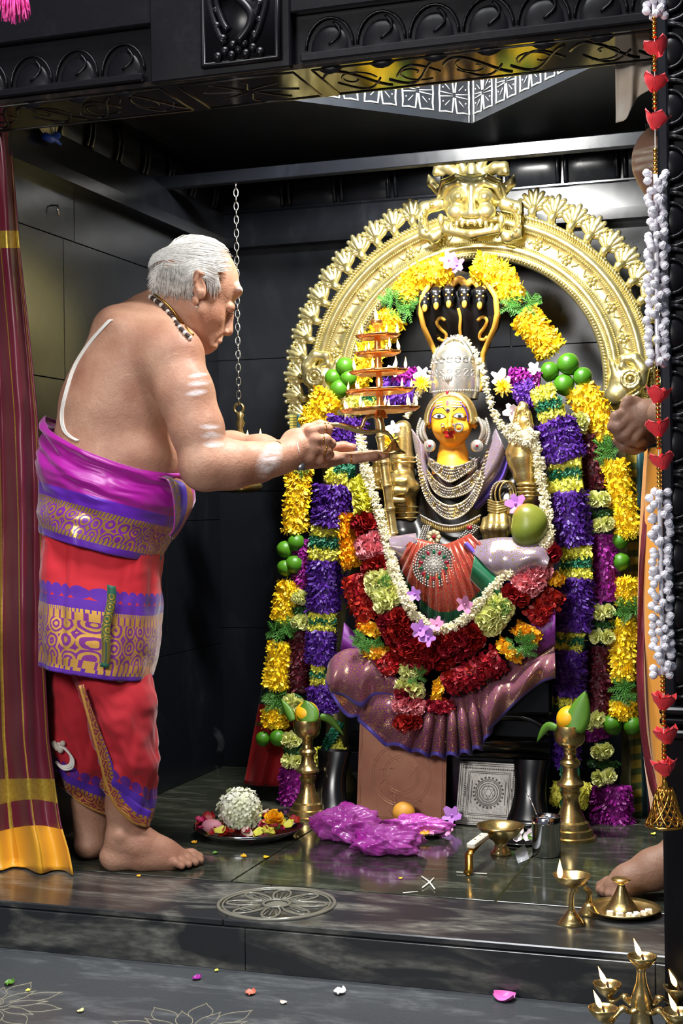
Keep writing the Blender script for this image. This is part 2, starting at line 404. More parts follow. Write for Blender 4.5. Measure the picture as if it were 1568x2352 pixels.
def pillow(name, a, bpt, inw, n):
    # bulging stone pillows between ribs, in the cove, from a to b along the wall; inw = inward direction
    a = Vector(a); bpt = Vector(bpt); d = (bpt - a) / n; inw = Vector(inw)
    for k in range(n):
        p0 = a + d * (k + .04); p1 = a + d * (k + .96); G = []
        for s in np.linspace(0, 1, 9):
            z = 1.793 + .098 * s; bul = .014 + .016 * math.sin(PI * s) ** .7 * (.5 + .5 * s)
            G.append([(p0.lerp(p1, t) + inw * (bul * (1 - .25 * abs(2 * t - 1) ** 4)) + Vector((0, 0, z))) for t in np.linspace(0, 1, 9)])
        b = MB(); b.grid([[tuple(q) for q in r] for r in G]); b.build('pillow_panel', M_wall, cor)
        q0 = a + d * (k + 1)
        for off in (-.012, .012):
            r = MB(); r.tube([q0 + d.normalized() * off + inw * (.016 + .018 * math.sin(PI * s) ** .7 * (.5 + .5 * s)) + Vector((0, 0, 1.793 + .098 * s)) for s in np.linspace(0, 1, 9)], .007, 6); r.build('rib', M_wall, cor)
pillow('l', (-1.853, 2.75, 0), (-1.853, 4.23, 0), (1, 0, 0), 9)
pillow('b', (-1.78, 4.298, 0), (.33, 4.298, 0), (0, -1, 0), 12)
# small scalloped strip on top of the back cove
for k in range(40):
    b = MB(); b.ball((-1.76 + k * .052, 4.236, 1.905), (.024, .008, .010), 10, 6); b.build('scallop', M_wall, cor)
# ceiling with a diamond recess
dc = Vector((-.923, 3.466)); dr = .5; CZ = 1.912
b = MB(); o = [(-1.9, 2.80), (.45, 2.80), (.45, 4.34), (-1.9, 4.34)]; dm = [(dc.x, dc.y - dr), (dc.x + dr, dc.y), (dc.x, dc.y + dr), (dc.x - dr, dc.y)]
Vv = [(*q, CZ) for q in o] + [(*q, CZ) for q in dm]
b.add(Vv, N=[[0, 4, 5, 1][::-1], [1, 5, 6, 2][::-1], [2, 6, 7, 3][::-1], [3, 7, 4, 0][::-1]])
b.box((-.75, 3.55, CZ + .27), (2.5, 1.7, .04))
ceil = b.build('ceiling', M_ceil, smooth=False, kind='structure')
for k in range(4):
    pa = Vector((*dm[k], CZ)); pb = Vector((*dm[(k + 1) % 4], CZ)); L = (pb - pa).length; ex = (pb - pa) / L; inn = Vector((dc.x, dc.y, CZ)) - (pa + pb) / 2; inn.normalize()
    b = MB(); b.add([pa, pb, pb + Vector((0, 0, .25)), pa + Vector((0, 0, .25))], [[0, 1, 2, 3]]); b.build('recess_face', M_ceil, ceil, smooth=False)
    if k in (1, 2):
        nfl = 6; wv = L / nfl
        for j in range(nfl):
            e = MB(); cx = (j + .5) * wv; s = .098; cz = .022 + s / 2
            def q(x, z, o=.002): return tuple(pa + ex * (cx + x) + inn * o + Vector((0, 0, cz + z)))
            def strip(pts, w): e.tube([q(x, z) for x, z in pts], w, 6, flat=(1, 1))
            h = s * .5
            for sx_, sz_ in ((1, 1), (1, -1), (-1, 1), (-1, -1)):
                # curled corner bracket, petals
                strip([(sx_ * h, 0), (sx_ * h * .96, sz_ * h * .6), (sx_ * h, sz_ * h), (sx_ * h * .6, sz_ * h * .96), (sx_ * h * .16, sz_ * h), (sx_ * h * .1, sz_ * h * .6), (sx_ * h * .05, sz_ * h * .15)], .0028)
                strip([(sx_ * h * .1, sz_ * h * .05), (sx_ * h * .6, sz_ * h * .1), (sx_ * h, sz_ * h * .14)], .0017)
                strip([(sx_ * h * .3, sz_ * h * .3), (sx_ * h * .62, sz_ * h * .62)], .0014)
                e.ball(q(sx_ * h * .75, sz_ * h * .4), .0025, 6, 4)
            e.lathe([(.001, 0), (.007, 0)], (0, 0, 0), 8) if False else None
            e.build('carved_flower_panel', M_carve, ceil)
        for tt in (.012, L - .012):
            e = MB(); e.tube([tuple(pa + ex * tt + inn * .002), tuple(pa + ex * tt + inn * .002 + Vector((0, 0, .22)))], .0022, 6); e.build('carved_line', M_carve, ceil)
# ================================================================== hanging rail
b = MB(); b.box((-.74, 3.836, 1.79), (2.23, .03, .036), bev=.002); rail = b.build('trim_3', M_wall, smooth=False, kind='structure')
# ================================================================== front beam
BZ = 1.707
b = MB(); b.box((-1.2, 2.78, BZ + .35), (4.4, .18, .70)); beam = b.build('trim_4', M_beam, smooth=False, kind='structure')
b = MB(); b.box((-1.2, 2.775, BZ - .004), (4.4, .20, .010), bev=.001); b.build('soffit', M_under, beam, smooth=False)
def scroll(b, x0, x1, y0, y1, z, w):
    # engraved scroll work in a rectangle of the soffit
    e = b; L = x1 - x0; H = y1 - y0
    n = max(1, int(L / .12))
    for k in range(n):
        cx = x0 + (k + .5) * L / n; cy = (y0 + y1) / 2; sg = 1 if k % 2 else -1
        e.tube([(cx + (.045 - .04 * t) * math.cos(5.5 * t + k), cy + sg * (.045 - .04 * t) * math.sin(5.5 * t + k) * H / .12, z) for t in np.linspace(0, 1, 16)], w, 5, flat=(1, .6))
        e.tube([(cx - .06 + .12 * t, cy + sg * .42 * H * math.sin(PI * t * 1.3 + .4), z) for t in np.linspace(0, 1, 14)], w * 1.3, 5)
        e.tube([(cx - .04 + .09 * t, cy - sg * .38 * H * math.sin(PI * t) + .01, z) for t in np.linspace(0, 1, 12)], w, 5)
e = MB(); z = BZ - .0096
for (x0, x1) in ((-2.4, -1.285), (-1.245, -.99), (-.95, .05)):
    for pts in ([(x0, 2.69), (x1, 2.69)], [(x0, 2.862), (x1, 2.862)], [(x0, 2.69), (x0, 2.862)], [(x1, 2.69), (x1, 2.862)]): e.tube([(*q, z) for q in pts], .002, 5)
    if x1 - x0 > .4: scroll(e, x0, x1, 2.70, 2.855, z, .0022)
    else:
        for k in range(8): a = k * PI / 4; e.tube([((x0 + x1) / 2 + .012 * math.cos(a) + .09 * t * math.cos(a + .25 * math.sin(3 * t)), 2.776 + (.012 + .06 * t) * math.sin(a + .3 * t), z) for t in np.linspace(0, 1, 8)], .002, 5)
e.build('engraving', M_groove, beam)
def fascia(x0, x1, za, zb, name):
    p = MB(); p.box(((x0 + x1) / 2, 2.672, (za + zb) / 2), (x1 - x0, .02, zb - za), bev=.003); p.build(name, M_beam, beam, smooth=False)
# plain front plates, with sunk carved friezes between them
fascia(-1.29, -.985, BZ - .006, BZ + .7, 'plate'); fascia(-3.2, -1.29, BZ + .115, BZ + .7, 'plate'); fascia(-.985, .3, BZ + .10, BZ + .7, 'plate')
fascia(-3.2, -1.31, BZ + .002, BZ + .018, 'plate'); fascia(-.965, .3, BZ + .0, BZ + .018, 'plate')
for (x0, x1) in ((-2.5, -1.31), (-.965, .1)):
    n = int((x1 - x0) / .105)
    for k in range(n):
        cx = x0 + (k + .5) * (x1 - x0) / n; p = MB()
        for rr, w in ((.049, .0030),):
            p.tube([(cx + rr * math.cos(a), 2.688 - .004 * math.sin(a), BZ + .03 + rr * 1.2 * math.sin(a)) for a in np.linspace(0, PI, 14)], w, 6)
        p.ball((cx, 2.694, BZ + .030), (.043, .010, .050), 16, 10); p.tube([(cx + .030 * math.sin(2.6 * t) * (1 - .4 * t), 2.683 + .002 * t, BZ + .035 + .045 * t) for t in np.linspace(0, 1, 10)], .003, 6); p.build('carved_petal', M_beam, beam)
# carved square boss
bx0, bx1 = AT(470, 80, 2.66).x, AT(640, 80, 2.66).x; bz0 = AT(560, 143, 2.66).z; cxb = (bx0 + bx1) / 2
p = MB()
fr = [(bx0, bz0), (bx1, bz0), (bx1, bz0 + .2), (bx0, bz0 + .2)]
p.tube([(x, 2.655, z) for x, z in fr], .008, 8, closed=True)
p.box((cxb, 2.66, bz0 + .1), (bx1 - bx0 - .004, .02, .2)); p.build('boss_frame', M_beam, beam)
p = MB(); zc = bz0 + .11
for k, (rx, rz) in enumerate(((.060, .085), (.045, .055))): p.tube([(cxb + rx * math.sin(t) * (1 + .1 * math.cos(3 * t)), 2.645, zc - rz * math.cos(t)) for t in np.linspace(.5, 2 * PI - .5, 30)], .007, 8)
p.tube([(cxb + .03 * math.sin(5 * t), 2.64, zc - .075 + .14 * t) for t in np.linspace(0, 1, 24)], .009, 8)
for k in range(12): p.ball((cxb + .048 * math.cos(k * .52 + .3), 2.645, zc - .02 + .06 * math.sin(k * .52 + .3)), (.009, .008, .009), 8, 6)
for k in range(7): p.ball((cxb - .045 + .015 * k, 2.646, bz0 + .012 + .01 * (k % 2)), (.009, .008, .01), 8, 6)
p.build('boss_carving', M_beam, beam)
# ================================================================== right pillar
px0, pyf = -.272, 2.60
b = MB(); b.box((px0 + .17, pyf + .12, .85), (.34 - .02, .2, 1.9)); pil = b.build('wall_pillar', M_beam, smooth=False, kind='structure')
b = MB(); b.box((px0 + .012, pyf + .05, 1.10), (.020, .10, 1.5), bev=.004); b.build('edge_strip', M_wall, pil, smooth=False)
zt = AT(1545, 1690, pyf).z
b = MB(); b.box((px0 + .17, pyf + .03, (zt - .1) / 2), (.344, .10, zt + .1), bev=.006); b.build('base_block', M_beam, pil, smooth=False)
for dz, dd in ((.0, .012), (.022, .006), (.04, .010)):
    b = MB(); b.box((px0 + .17, pyf + .03, zt + .006 + dz), (.35, .10 + dd, .014), bev=.004); b.build('moulding', M_beam, pil, smooth=False)
zz = zt + .07
while zz < 1.95:
    b = MB()
    for rr, w in ((.048, .0050), (.030, .0035)):
        b.tube([(px0 + .020 + rr * 1.05 * math.sin(a) ** .8, pyf + .006, zz + .045 - rr * math.cos(a)) for a in np.linspace(.02, PI - .02, 16)], w, 7)
    b.ball((px0 + .026, pyf + .014, zz + .045), (.026, .012, .030), 12, 8)
    b.build('scallop', M_beam, pil); zz += .100
b = MB(); b.tube([(px0 + .092, pyf + .0, zt + .06), (px0 + .092, pyf, 1.95)], .008, 8); b.build('bead_moulding', M_beam, pil)
# ================================================================== cloth tools
def grid_mesh(name, G, attrs, m, parent=None, cu=False, cv=False, thick=0.0, smooth=True, **kw):
    G = np.asarray(G, dtype=float); b = MB(); b.grid(G, cu=cu, cv=cv); me = b.mesh(name, smooth)
    for k, a in attrs.items():
        at = me.attributes.new(k, 'FLOAT', 'POINT'); at.data.foreach_set('value', np.asarray(a, dtype=np.float32).ravel())
    o = link(name, me, m, parent, **kw)
    if thick: md = o.modifiers.new('thickness', 'SOLIDIFY'); md.thickness = thick; md.offset = 0
    return o
def fabric(name, base, bands, rough=.55, sheen=.3, weave=900, base2=None):
    # bands over attribute v: (v0, v1, ground, thread, kind, scale)   kind: plain / brocade / motif / line
    m = bpy.data.materials.new(name); m.use_nodes = True; t = NT(m); u = t.attr('u'); v = t.attr('v')
    cmb = t.n('ShaderNodeCombineXYZ'); t.l(u, cmb.inputs[0]); t.l(v, cmb.inputs[1]); uv = cmb.outputs[0]
    wq = t.n('ShaderNodeVectorMath', operation='MULTIPLY_ADD'); t.l(t.noise(38, 2, uv, out=1), wq.inputs[0]); wq.inputs[1].default_value = (.007, .007, 0); t.l(uv, wq.inputs[2]); uv = wq.outputs[0]
    col = t.mix(t.noise(6, 3, t.coord('Object')), srgb(base), srgb(base2 or base)); met = None
    for (v0, v1, ground, thread, kind, sc) in bands:
        inb = t.math('MULTIPLY', t.math('GREATER_THAN', v, v0), t.math('LESS_THAN', v, v1))
        if kind == 'plain': c = srgb(ground); f = None
        elif kind == 'brocade':
            vo = t.n('ShaderNodeTexVoronoi'); vo.inputs['Scale'].default_value = sc; vo.inputs['Randomness'].default_value = .35; t.l(uv, vo.inputs['Vector'])
            rings = t.math('SINE', t.math('MULTIPLY', vo.outputs['Distance'], 26.0))
            vo2 = t.n('ShaderNodeTexVoronoi'); vo2.inputs['Scale'].default_value = sc * 5; t.l(uv, vo2.inputs['Vector'])
            f = t.math('GREATER_THAN', t.math('ADD', rings, t.math('MULTIPLY', vo2.outputs['Distance'], -1.1)), -.55)
            c = t.mix(f, srgb(ground), srgb(thread))
        elif kind == 'motif':
            fr = t.math('FRACT', t.math('MULTIPLY', u, sc)); dx = t.math('MULTIPLY', t.math('SUBTRACT', fr, .5), 1 / sc)
            dz = t.math('SUBTRACT', v, (v0 + v1) / 2); rr = t.math('ADD', t.math('MULTIPLY', dx, dx), t.math('MULTIPLY', dz, dz))
            f = t.math('LESS_THAN', rr, ((v1 - v0) * .42) ** 2); inb = t.math('MULTIPLY', inb, f); c = srgb(thread)
        elif kind == 'beads':
            fr = t.math('FRACT', t.math('MULTIPLY', u, sc)); f = t.math('LESS_THAN', t.math('ABSOLUTE', t.math('SUBTRACT', fr, .5)), .36); c = t.mix(f, srgb(ground), srgb(thread))
        col = t.mix(inb, col, c)
        if kind in ('brocade', 'beads'):
            g = t.math('MULTIPLY', inb, f); met = g if met is None else t.math('MAXIMUM', met, g)
    t.l(col, t.b.inputs['Base Color']); t.b.inputs['Roughness'].default_value = rough
    if met is not None: t.l(t.math('MULTIPLY', met, .55), t.b.inputs['Metallic']); t.l(t.math('SUBTRACT', rough, t.math('MULTIPLY', met, .18)), t.b.inputs['Roughness'])
    t.b.inputs['Sheen Weight'].default_value = sheen; t.b.inputs['Sheen Roughness'].default_value = .4
    t.bump(t.noise(weave, 1, t.coord('Object')), .2, .0008); MATS[name] = m; return m
def fbm(x, y, seed=0):
    v = 0; a = 1.0; f = 1.0
    for o in range(3):
        v = v + a * np.sin(f * (1.7 * x + .9 * y) + seed * 1.3 + 1.9 * np.sin(f * (.8 * y - 1.1 * x) + seed + o)) ; a *= .5; f *= 2.1
    return v
# ================================================================== priest
D0 = 3.40
PR = Matrix.Translation(Vector((P(300, 1990, D0).x, P(300, 1990, D0).y, 0))) @ Matrix.Rotation(YAW, 4, 'Z'); PRI = PR.inverted()
def B(px, py, dy=0.0): return PRI @ P(px, py, D0 + dy)
M_skin = None
def skin_mat(name, c1, c2, ash='efe9ea', sss=.12):
    m = bpy.data.materials.new(name); m.use_nodes = True; t = NT(m); v = t.coord('Object')
    base = t.mix(t.ramp(t.noise(12, 6, v), [(.32, 0.), (.72, 1.)]), srgb(c1), srgb(c2)); base = t.mix(t.ramp(t.noise(120, 4, v), [(.35, .0), (.75, .35)]), base, srgb(c2))
    f = t.math('MULTIPLY', t.attr('t'), t.ramp(t.noise(30, 5, t.coord('Object', (1, 1, 4.5))), [(.32, .15), (.62, .9)]), True)
    t.l(t.mix(f, base, srgb(ash)), t.b.inputs['Base Color']); t.b.inputs['Roughness'].default_value = .52; t.b.inputs['Specular IOR Level'].default_value = .35
    t.b.inputs['Subsurface Weight'].default_value = sss; t.b.inputs['Subsurface Radius'].default_value = (.012, .004, .002); t.b.inputs['Subsurface Scale'].default_value = 1
    t.bump(t.math('ADD', t.noise(210, 4, v), t.math('MULTIPLY', t.noise(38, 5, v, .8), 1.6)), .42, .0022); MATS[name] = m; return m
M_skin = skin_mat('warm_brown_skin', 'c2977e', 'a06f59')
M_skin2 = skin_mat('dark_brown_skin', '93705c', '7f5d4c', 'd8cdbb')
priest = link('person', None, None, None, label='bare-chested priest in a magenta wrap and red dhoti holding a tiered lamp', cat='person', mw=PR)
lo = [min(B(85, 1200, -.3).x, 0), -.34, B(300, 1200).z]; hi = [B(900, 1200).x, .34, B(450, 525).z]
S = SDF((B(85, 1200).x, -.33, B(300, 1260).z), (B(905, 1100).x, .30, B(450, 530).z), .0026)
RX = lambda a: Matrix.Rotation(R(a), 3, 'Y')   # tilt in the picture plane
# torso
S.ell(B(318, 850), (.135, .185, .125), RX(-25), k=.04)
S.ell(B(300, 770), (.085, .165, .065), RX(25), k=.05)
S.ell(B(282, 945), (.150, .180, .150), RX(-8), k=.05)
S.ell(B(268, 1085), (.172, .182, .150), None, k=.05)
S.ell(B(330, 1050), (.115, .172, .072), RX(12), k=.03)
S.ell(B(258, 1160), (.135, .160, .10), None, k=.05)
S.ell(B(395, 905), (.05, .13, .06), None, k=.05)
# shoulder blade, back
S.ell(B(262, 835, -.09), (.055, .045, .085), RX(30), k=.04)
S.ell(B(262, 835, .09), (.055, .045, .085), RX(30), k=.04)
S.cap(B(365, 735), B(350, 800, -.13), .062, .055, k=.05); S.cap(B(365, 735), B(350, 800, .13), .062, .055, k=.05)
# neck
S.chain([B(415, 690), B(392, 745), B(365, 800)], [.058, .064, .075], k=.03)
# near (right) arm
S.ell(B(392, 812, -.150), (.070, .062, .070), None, k=.04)
S.chain([B(398, 830, -.165), B(425, 905, -.19), B(452, 985, -.205), B(470, 1062, -.21)], [.066, .060, .055, .050], k=.03)
S.ell(B(470, 1075, -.215), (.050, .045, .047), None, k=.03)
S.chain([B(475, 1068, -.21), B(530, 1068, -.19), B(590, 1062, -.16), B(640, 1053, -.13), B(665, 1046, -.115)], [.050, .051, .042, .033, .030], k=.025)
S.ell(B(440, 925, -.225), (.022, .02, .06), RX(18), k=.03)
# far (left) arm
S.ell(B(400, 815, .150), (.068, .06, .07), None, k=.04)
S.chain([B(402, 830, .165), B(440, 940, .19), B(470, 1040, .18)], [.062, .055, .048], k=.03)
S.chain([B(470, 1040, .18), B(530, 1035, .13), B(600, 1037, .06), B(655, 1045, .01), B(690, 1050, -.01)], [.047, .044, .037, .030, .028], k=.025)
# near hand gripping the lamp handle
S.ell(B(690, 1022, -.10), (.047, .021, .038), RX(24), k=.02)
S.cap(B(662, 1046, -.113), B(690, 1028, -.105), .029, .030, k=.02)
for pts, rs in (([(710, 990, -.112), (738, 984, -.105), (753, 985, -.09), (751, 1003, -.075)], [.0125, .011, .0105, .0095]),
                ([(718, 1008, -.116), (748, 1009, -.108), (760, 1019, -.090), (747, 1030, -.072)], [.0128, .0115, .0110, .0095]),
                ([(718, 1030, -.114), (748, 1034, -.104), (756, 1044, -.088), (742, 1050, -.072)], [.0125, .0112, .0105, .009]),
                ([(708, 1049, -.110), (734, 1056, -.100), (742, 1062, -.086), (730, 1063, -.072)], [.0115, .010, .0092, .0085]),
                ([(672, 1015, -.085), (705, 988, -.066), (735, 977, -.062), (757, 980, -.066)], [.017, .0145, .0125, .0105])):
    S.chain([B(*q) for q in pts], rs, k=.006)
for q in ((716, 990, -.120), (723, 1010, -.124), (722, 1031, -.122), (712, 1050, -.117)): S.ell(B(*q), (.010, .008, .009), None, k=.012)
# far hand, palm up under the lamp
S.ell(B(738, 1052, .004), (.058, .042, .0185), RX(-2), k=.015); S.cap(B(690, 1050, -.008), B(725, 1052, 0), .026, .022, k=.02)
S.ell(B(745, 1058, -.024), (.045, .014, .016), None, k=.015)
for pts, rs in (([(785, 1055, -.030), (815, 1055, -.032), (845, 1050, -.032), (862, 1047, -.031)], [.0105, .0095, .0088, .0078]),
                ([(790, 1052, -.010), (825, 1053, -.011), (858, 1050, -.011), (880, 1048, -.010)], [.0112, .0102, .0094, .0082]),
                ([(790, 1050, .011), (828, 1050, .011), (863, 1047, .011), (886, 1045, .011)], [.0115, .0104, .0096, .0084]),
                ([(787, 1049, .031), (820, 1047, .033), (850, 1044, .034), (870, 1041, .034)], [.0112, .0102, .0094, .0082]),
                ([(728, 1043, .036), (758, 1030, .050), (788, 1026, .055), (808, 1028, .052)], [.016, .0145, .0125, .0108])):
    S.chain([B(*q) for q in pts], rs, k=.007)
# head, turned a little away from us
HY = -.015; HPSI = R(22); HR3 = Matrix.Rotation(HPSI, 3, 'Z')
def H0(px, py, dy=0.0): return B(px, py, HY + dy)
def H(px, py, dy=0.0):
    q = B(px, py, HY); o = B(450, py, HY); return o + HR3 @ Vector((q.x - o.x, dy, 0))
def HE(c, r, a=None, **kw): S.ell(c, r, HR3 @ (RX(a) if a else Matrix.Identity(3)), **kw)
HE(H(452, 645), (.101, .077, .098), k=.02)
HE(H(425, 650), (.078, .073, .085), k=.02)
HE(H(470, 714), (.042, .055, .066), -28, k=.025)
HE(H(487, 766), (.025, .034, .030), -20, k=.018)
HE(H(474, 797), (.0185, .023, .015), k=.012)
HE(H(538, 666), (.020, .050, .015), 20, k=.014)
S.chain([H(536, 697), H(530, 724), H(526, 757)], [.0080, .0090, .0130], k=.008)
for sg in (-1, 1):
    S.cap(H(438, 722, sg * .052), H(468, 787, sg * .018), .019, .017, k=.025)
    HE(H(478, 728, sg * .038), (.021, .018, .024), k=.02)
    HE(H(543, 705, sg * .034), (.013, .014, .011), k=.008, op=-1)
    HE(H(519, 707, sg * .031), (.0150, .0155, .0140), k=.005)
    HE(H(515, 763, sg * .0125), (.0090, .0078, .0078), k=.004)
    HE(H(514, 769, sg * .008), (.003, .0032, .003), k=.002, op=-1)
    HE(H(432, 668, sg * .082), (.0175, .0085, .033), -14, k=.006)
    HE(H(425, 703, sg * .080), (.0085, .0065, .0115), -10, k=.006)
    HE(H(436, 668, sg * .093), (.0105, .0075, .020), -14, k=.004, op=-1)
    S.cap(H(421, 660, sg * .089), H(429, 640, sg * .089), .0042, .0048, k=.004); S.cap(H(429, 640, sg * .089), H(445, 645, sg * .086), .0045, .004, k=.004)
    HE(H(440, 683, sg * .084), (.005, .005, .006), k=.004)
S.cap(H(500, 784, -.020), H(500, 784, .020), .0068, None, k=.006); S.cap(H(488, 796, -.018), H(488, 796, .018), .0080, None, k=.006)
S.cap(H(503, 790, -.024), H(503, 790, .024), .0020, None, k=.003, op=-1)
S.chain([H(515, 768, -.018), H(500, 778, -.031), H(488, 792, -.032)], [.002, .0025, .002], k=.006, op=-1)
# creases of the neck and side
S.cap(H0(430, 742, -.066), H0(462, 778, -.046), .003, .002, k=.006, op=-1)
S.chain([B(300, 965, -.185), B(350, 990, -.180), B(395, 1003, -.160)], [.004, .007, .006], k=.02, op=-1)
INVCM = CM.inverted()
def topx(Vl, M):
    # local vertices -> photograph pixels (for painted ash marks)
    A = np.array(INVCM @ M); q = Vl @ A[:3, :3].T + A[:3, 3]
    return 784 + FPX * q[:, 0] / -q[:, 2], 1176 - FPX * q[:, 1] / -q[:, 2]
def blot(x, y, cx, cy, rx, ry, ang):
    c, s = math.cos(R(ang)), math.sin(R(ang)); dx = (x - cx) * c + (y - cy) * s; dy = -(x - cx) * s + (y - cy) * c
    return np.clip(1.6 - 1.3 * np.sqrt((dx / rx) ** 2 + (dy / ry) ** 2), 0, 1)
def ash(Vl):
    x, y = topx(Vl, PR); a = np.zeros(len(Vl))
    for q in ((455, 862, 22, 5, -8), (457, 880, 26, 7, -8), (450, 902, 24, 7, -8), (482, 980, 24, 6, 0), (486, 1000, 24, 8, 0), (490, 1020, 22, 8, 0), (552, 648, 14, 4, -10), (553, 664, 12, 6, -10), (549, 688, 5, 10, 0)):
        a = np.maximum(a, .85 * blot(x, y, *q))
    near = Vl[:, 1] < -.05
    a = np.maximum(a, .95 * blot(x, y, 618, 1058, 24, 40, 25) * near)
    return a
def bodymesh():
    m = S.mb(ash)
    # legs and feet share the mesh
    L = SDF((B(120, 1990).x, -.2, -.01), (B(480, 1990, -.1).x, .22, B(300, 1230).z), .003)
    L.ell(B(238, 1290), (.12, .14, .10), None, k=.04)
    L.chain([B(245, 1320, -.07), B(272, 1560, -.07), B(290, 1700, -.07), B(286, 1850, -.07), B(284, 1925, -.07)], [.085, .066, .050, .038, .036], k=.03)
    L.chain([B(215, 1320, .07), B(190, 1560, .06), B(190, 1700, .05), B(205, 1850, .05), B(210, 1930, .05)], [.080, .066, .050, .036, .034], k=.03)
    f0 = -.072
    def F(px, z, dy): q = B(px, 1990, dy); return Vector((q.x, q.y, z))
    # near foot, side view, toes to the right
    L.ell(F(262, .030, f0), (.034, .031, .030), None, k=.02)
    L.chain([F(285, .072, f0), F(325, .055, f0), F(375, .034, f0 + .004), F(420, .022, f0 + .010)], [.038, .038, .031, .020], k=.025)
    L.chain([F(265, .022, f0 - .01), F(330, .020, f0 - .012), F(395, .016, f0 - .012)], [.022, .019, .016], k=.02)
    L.ell(F(278, .085, f0 - .034), (.012, .010, .012), None, k=.012)
    for i, (x1, dy, r) in enumerate(((462, .050, .0125), (466, .022, .0095), (455, .002, .0088), (440, -.016, .0082), (424, -.032, .0078))):
        L.chain([F(400 - i * 6, .022, f0 + .010 + dy * .55), F(x1 - 22, .020, f0 + dy * .9), F(x1 - 6, .0125, f0 + dy)], [r * 1.15, r * 1.1, r], k=.006)
    # far foot pointing away, heel towards us
    g0 = .05
    L.ell(F(206, .032, g0 - .02), (.036, .036, .031), None, k=.02)
    L.chain([F(208, .075, g0 + .0), F(225, .05, g0 + .07), F(240, .022, g0 + .14)], [.036, .036, .024], k=.025)
    for i in range(5): L.chain([F(226 + i * 8, .02, g0 + .13), F(226 + i * 9, .012, g0 + .17 - .004 * i)], [.010, .009], k=.006)
    Vv, Q = L.net(); m.add(Vv, Q); return m
body = bodymesh().build('body', M_skin, priest, mw=PR)
from mathutils.bvhtree import BVHTree
_bv = BVHTree.FromPolygons([PR @ v.co for v in body.data.vertices], [tuple(p.vertices) for p in body.data.polygons])
def onbody(px, py, lift=.002):
    h = _bv.ray_cast(CO, ray(px, py).normalized())
    if h[0] is None: return P(px, py, D0)
    return h[0] - ray(px, py).normalized() * lift
# eye lid line, brow
b = MB(); b.tube([onbody(x, y, .0008) for x, y in ((520, 714), (527, 719), (534, 721), (540, 720))], [.0006, .0012, .0012, .0006], 5); b.build('eyelash', mat('dark_hair', '2a2320', .6), priest)
# hair: strands following the skull, both sides
M_hair = mat('white_hair', 'f8f6f2', .42, col2='dcd8d2', nscale=120, sheen=.2)
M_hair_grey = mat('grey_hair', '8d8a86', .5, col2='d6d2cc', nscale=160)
hc, hr = H0(446, 645), (.112, .083, .104)
def skull(px, py, side, lift=0.0):
    q = H0(px, py); x = (q.x - hc.x) / hr[0]; z = (q.z - hc.z) / hr[2]; rr = x * x + z * z
    if rr > .985: s = math.sqrt(.985 / rr); x *= s; z *= s; rr = .985
    y = side * math.sqrt(1 - rr)
    return Vector((hc.x + x * hr[0] * (1 + lift), hc.y + y * hr[1] * (1 + lift), hc.z + z * hr[2] * (1 + lift)))
def strand(b, pts, side, r, lift0, jit):
    sp = spline(pts, 9); j = [(rnd.uniform(-jit, jit), rnd.uniform(-jit, jit)) for _ in range(3)]
    out = [skull(x + j[0][0] + (j[1][0]) * k / 8, y + j[0][1] + j[1][1] * k / 8, side, lift0 + .03 * math.sin(k / 8 * PI)) for k, (x, y) in enumerate(sp)]
    b.tube(out, [r * (.5 if k in (0,) else .25 if k == 8 else 1) for k in range(9)], 3, cap=False)
hb = MB(); hg = MB()
for side in (-1, 1):
    for k in range(420):   # combed back over the crown
        t = rnd.random(); y0 = 560 + 70 * t; x0 = 470 + 55 * rnd.random() * (1 - .3 * t) + 25 * t
        strand(hb, [(x0, y0), (x0 - 55, y0 - 14 + 22 * t), (400 - 10 * t, 578 + 30 * t), (362 - 6 * t, 592 + 22 * t), (352, 602 + 16 * t)], side, rnd.uniform(.0007, .0014), rnd.uniform(-.02, .03), 4)
    for k in range(420):   # side hair waved back over the ear
        t = rnd.random(); x0 = 505 - 30 * t * rnd.random(); y0 = 618 + 40 * t
        strand(hb, [(x0, y0), (462, 612 + 32 * t), (425, 625 + 34 * t), (385, 618 + 44 * t), (352, 634 + 46 * t)], side, rnd.uniform(.0007, .0014), rnd.uniform(-.02, .045), 5)
    for k in range(260):   # nape
        t = rnd.random(); x0 = 365 + 85 * t
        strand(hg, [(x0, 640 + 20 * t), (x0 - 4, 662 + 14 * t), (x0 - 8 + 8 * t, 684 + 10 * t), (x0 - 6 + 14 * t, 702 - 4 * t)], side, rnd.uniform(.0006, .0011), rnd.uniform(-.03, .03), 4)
    for k in range(150):   # sideburn
        x0 = 484 + 24 * rnd.random()
        strand(hb, [(x0, 640), (x0 + 1, 655), (x0 + 3, 670), (x0 + 4, 694 - rnd.random() * 34)], side, rnd.uniform(.0006, .0012), rnd.uniform(-.12, -.06), 5)
    for k in range(90):    # dark parting under the comb-back
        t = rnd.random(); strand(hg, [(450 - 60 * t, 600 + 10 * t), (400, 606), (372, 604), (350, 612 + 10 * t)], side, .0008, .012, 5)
nb = MB()
for k in range(620):   # short hair of the nape, lying on the neck
    t = rnd.random(); x0 = 352 + 92 * t; y0 = 606 + 52 * rnd.random() + 8 * t; L_ = rnd.uniform(16, 34)
    nb.tube([onbody(x0 - 3 * q + rnd.uniform(-1, 1), y0 + L_ * q, .0012 + .002 * (1 - q)) for q in (0, .35, .7, 1)], [.0006, .0010, .0008, .0003], 3, cap=False)
hair = hb.build('hair', M_hair, priest, mw=PR, label='combed-back thin white hair'); hg.build('grey_hair', M_hair_grey, hair, mw=PR); nb.build('nape_hair', mat('pale_grey_hair', 'dcd8d2', .5, col2='a8a49e', nscale=90), hair)
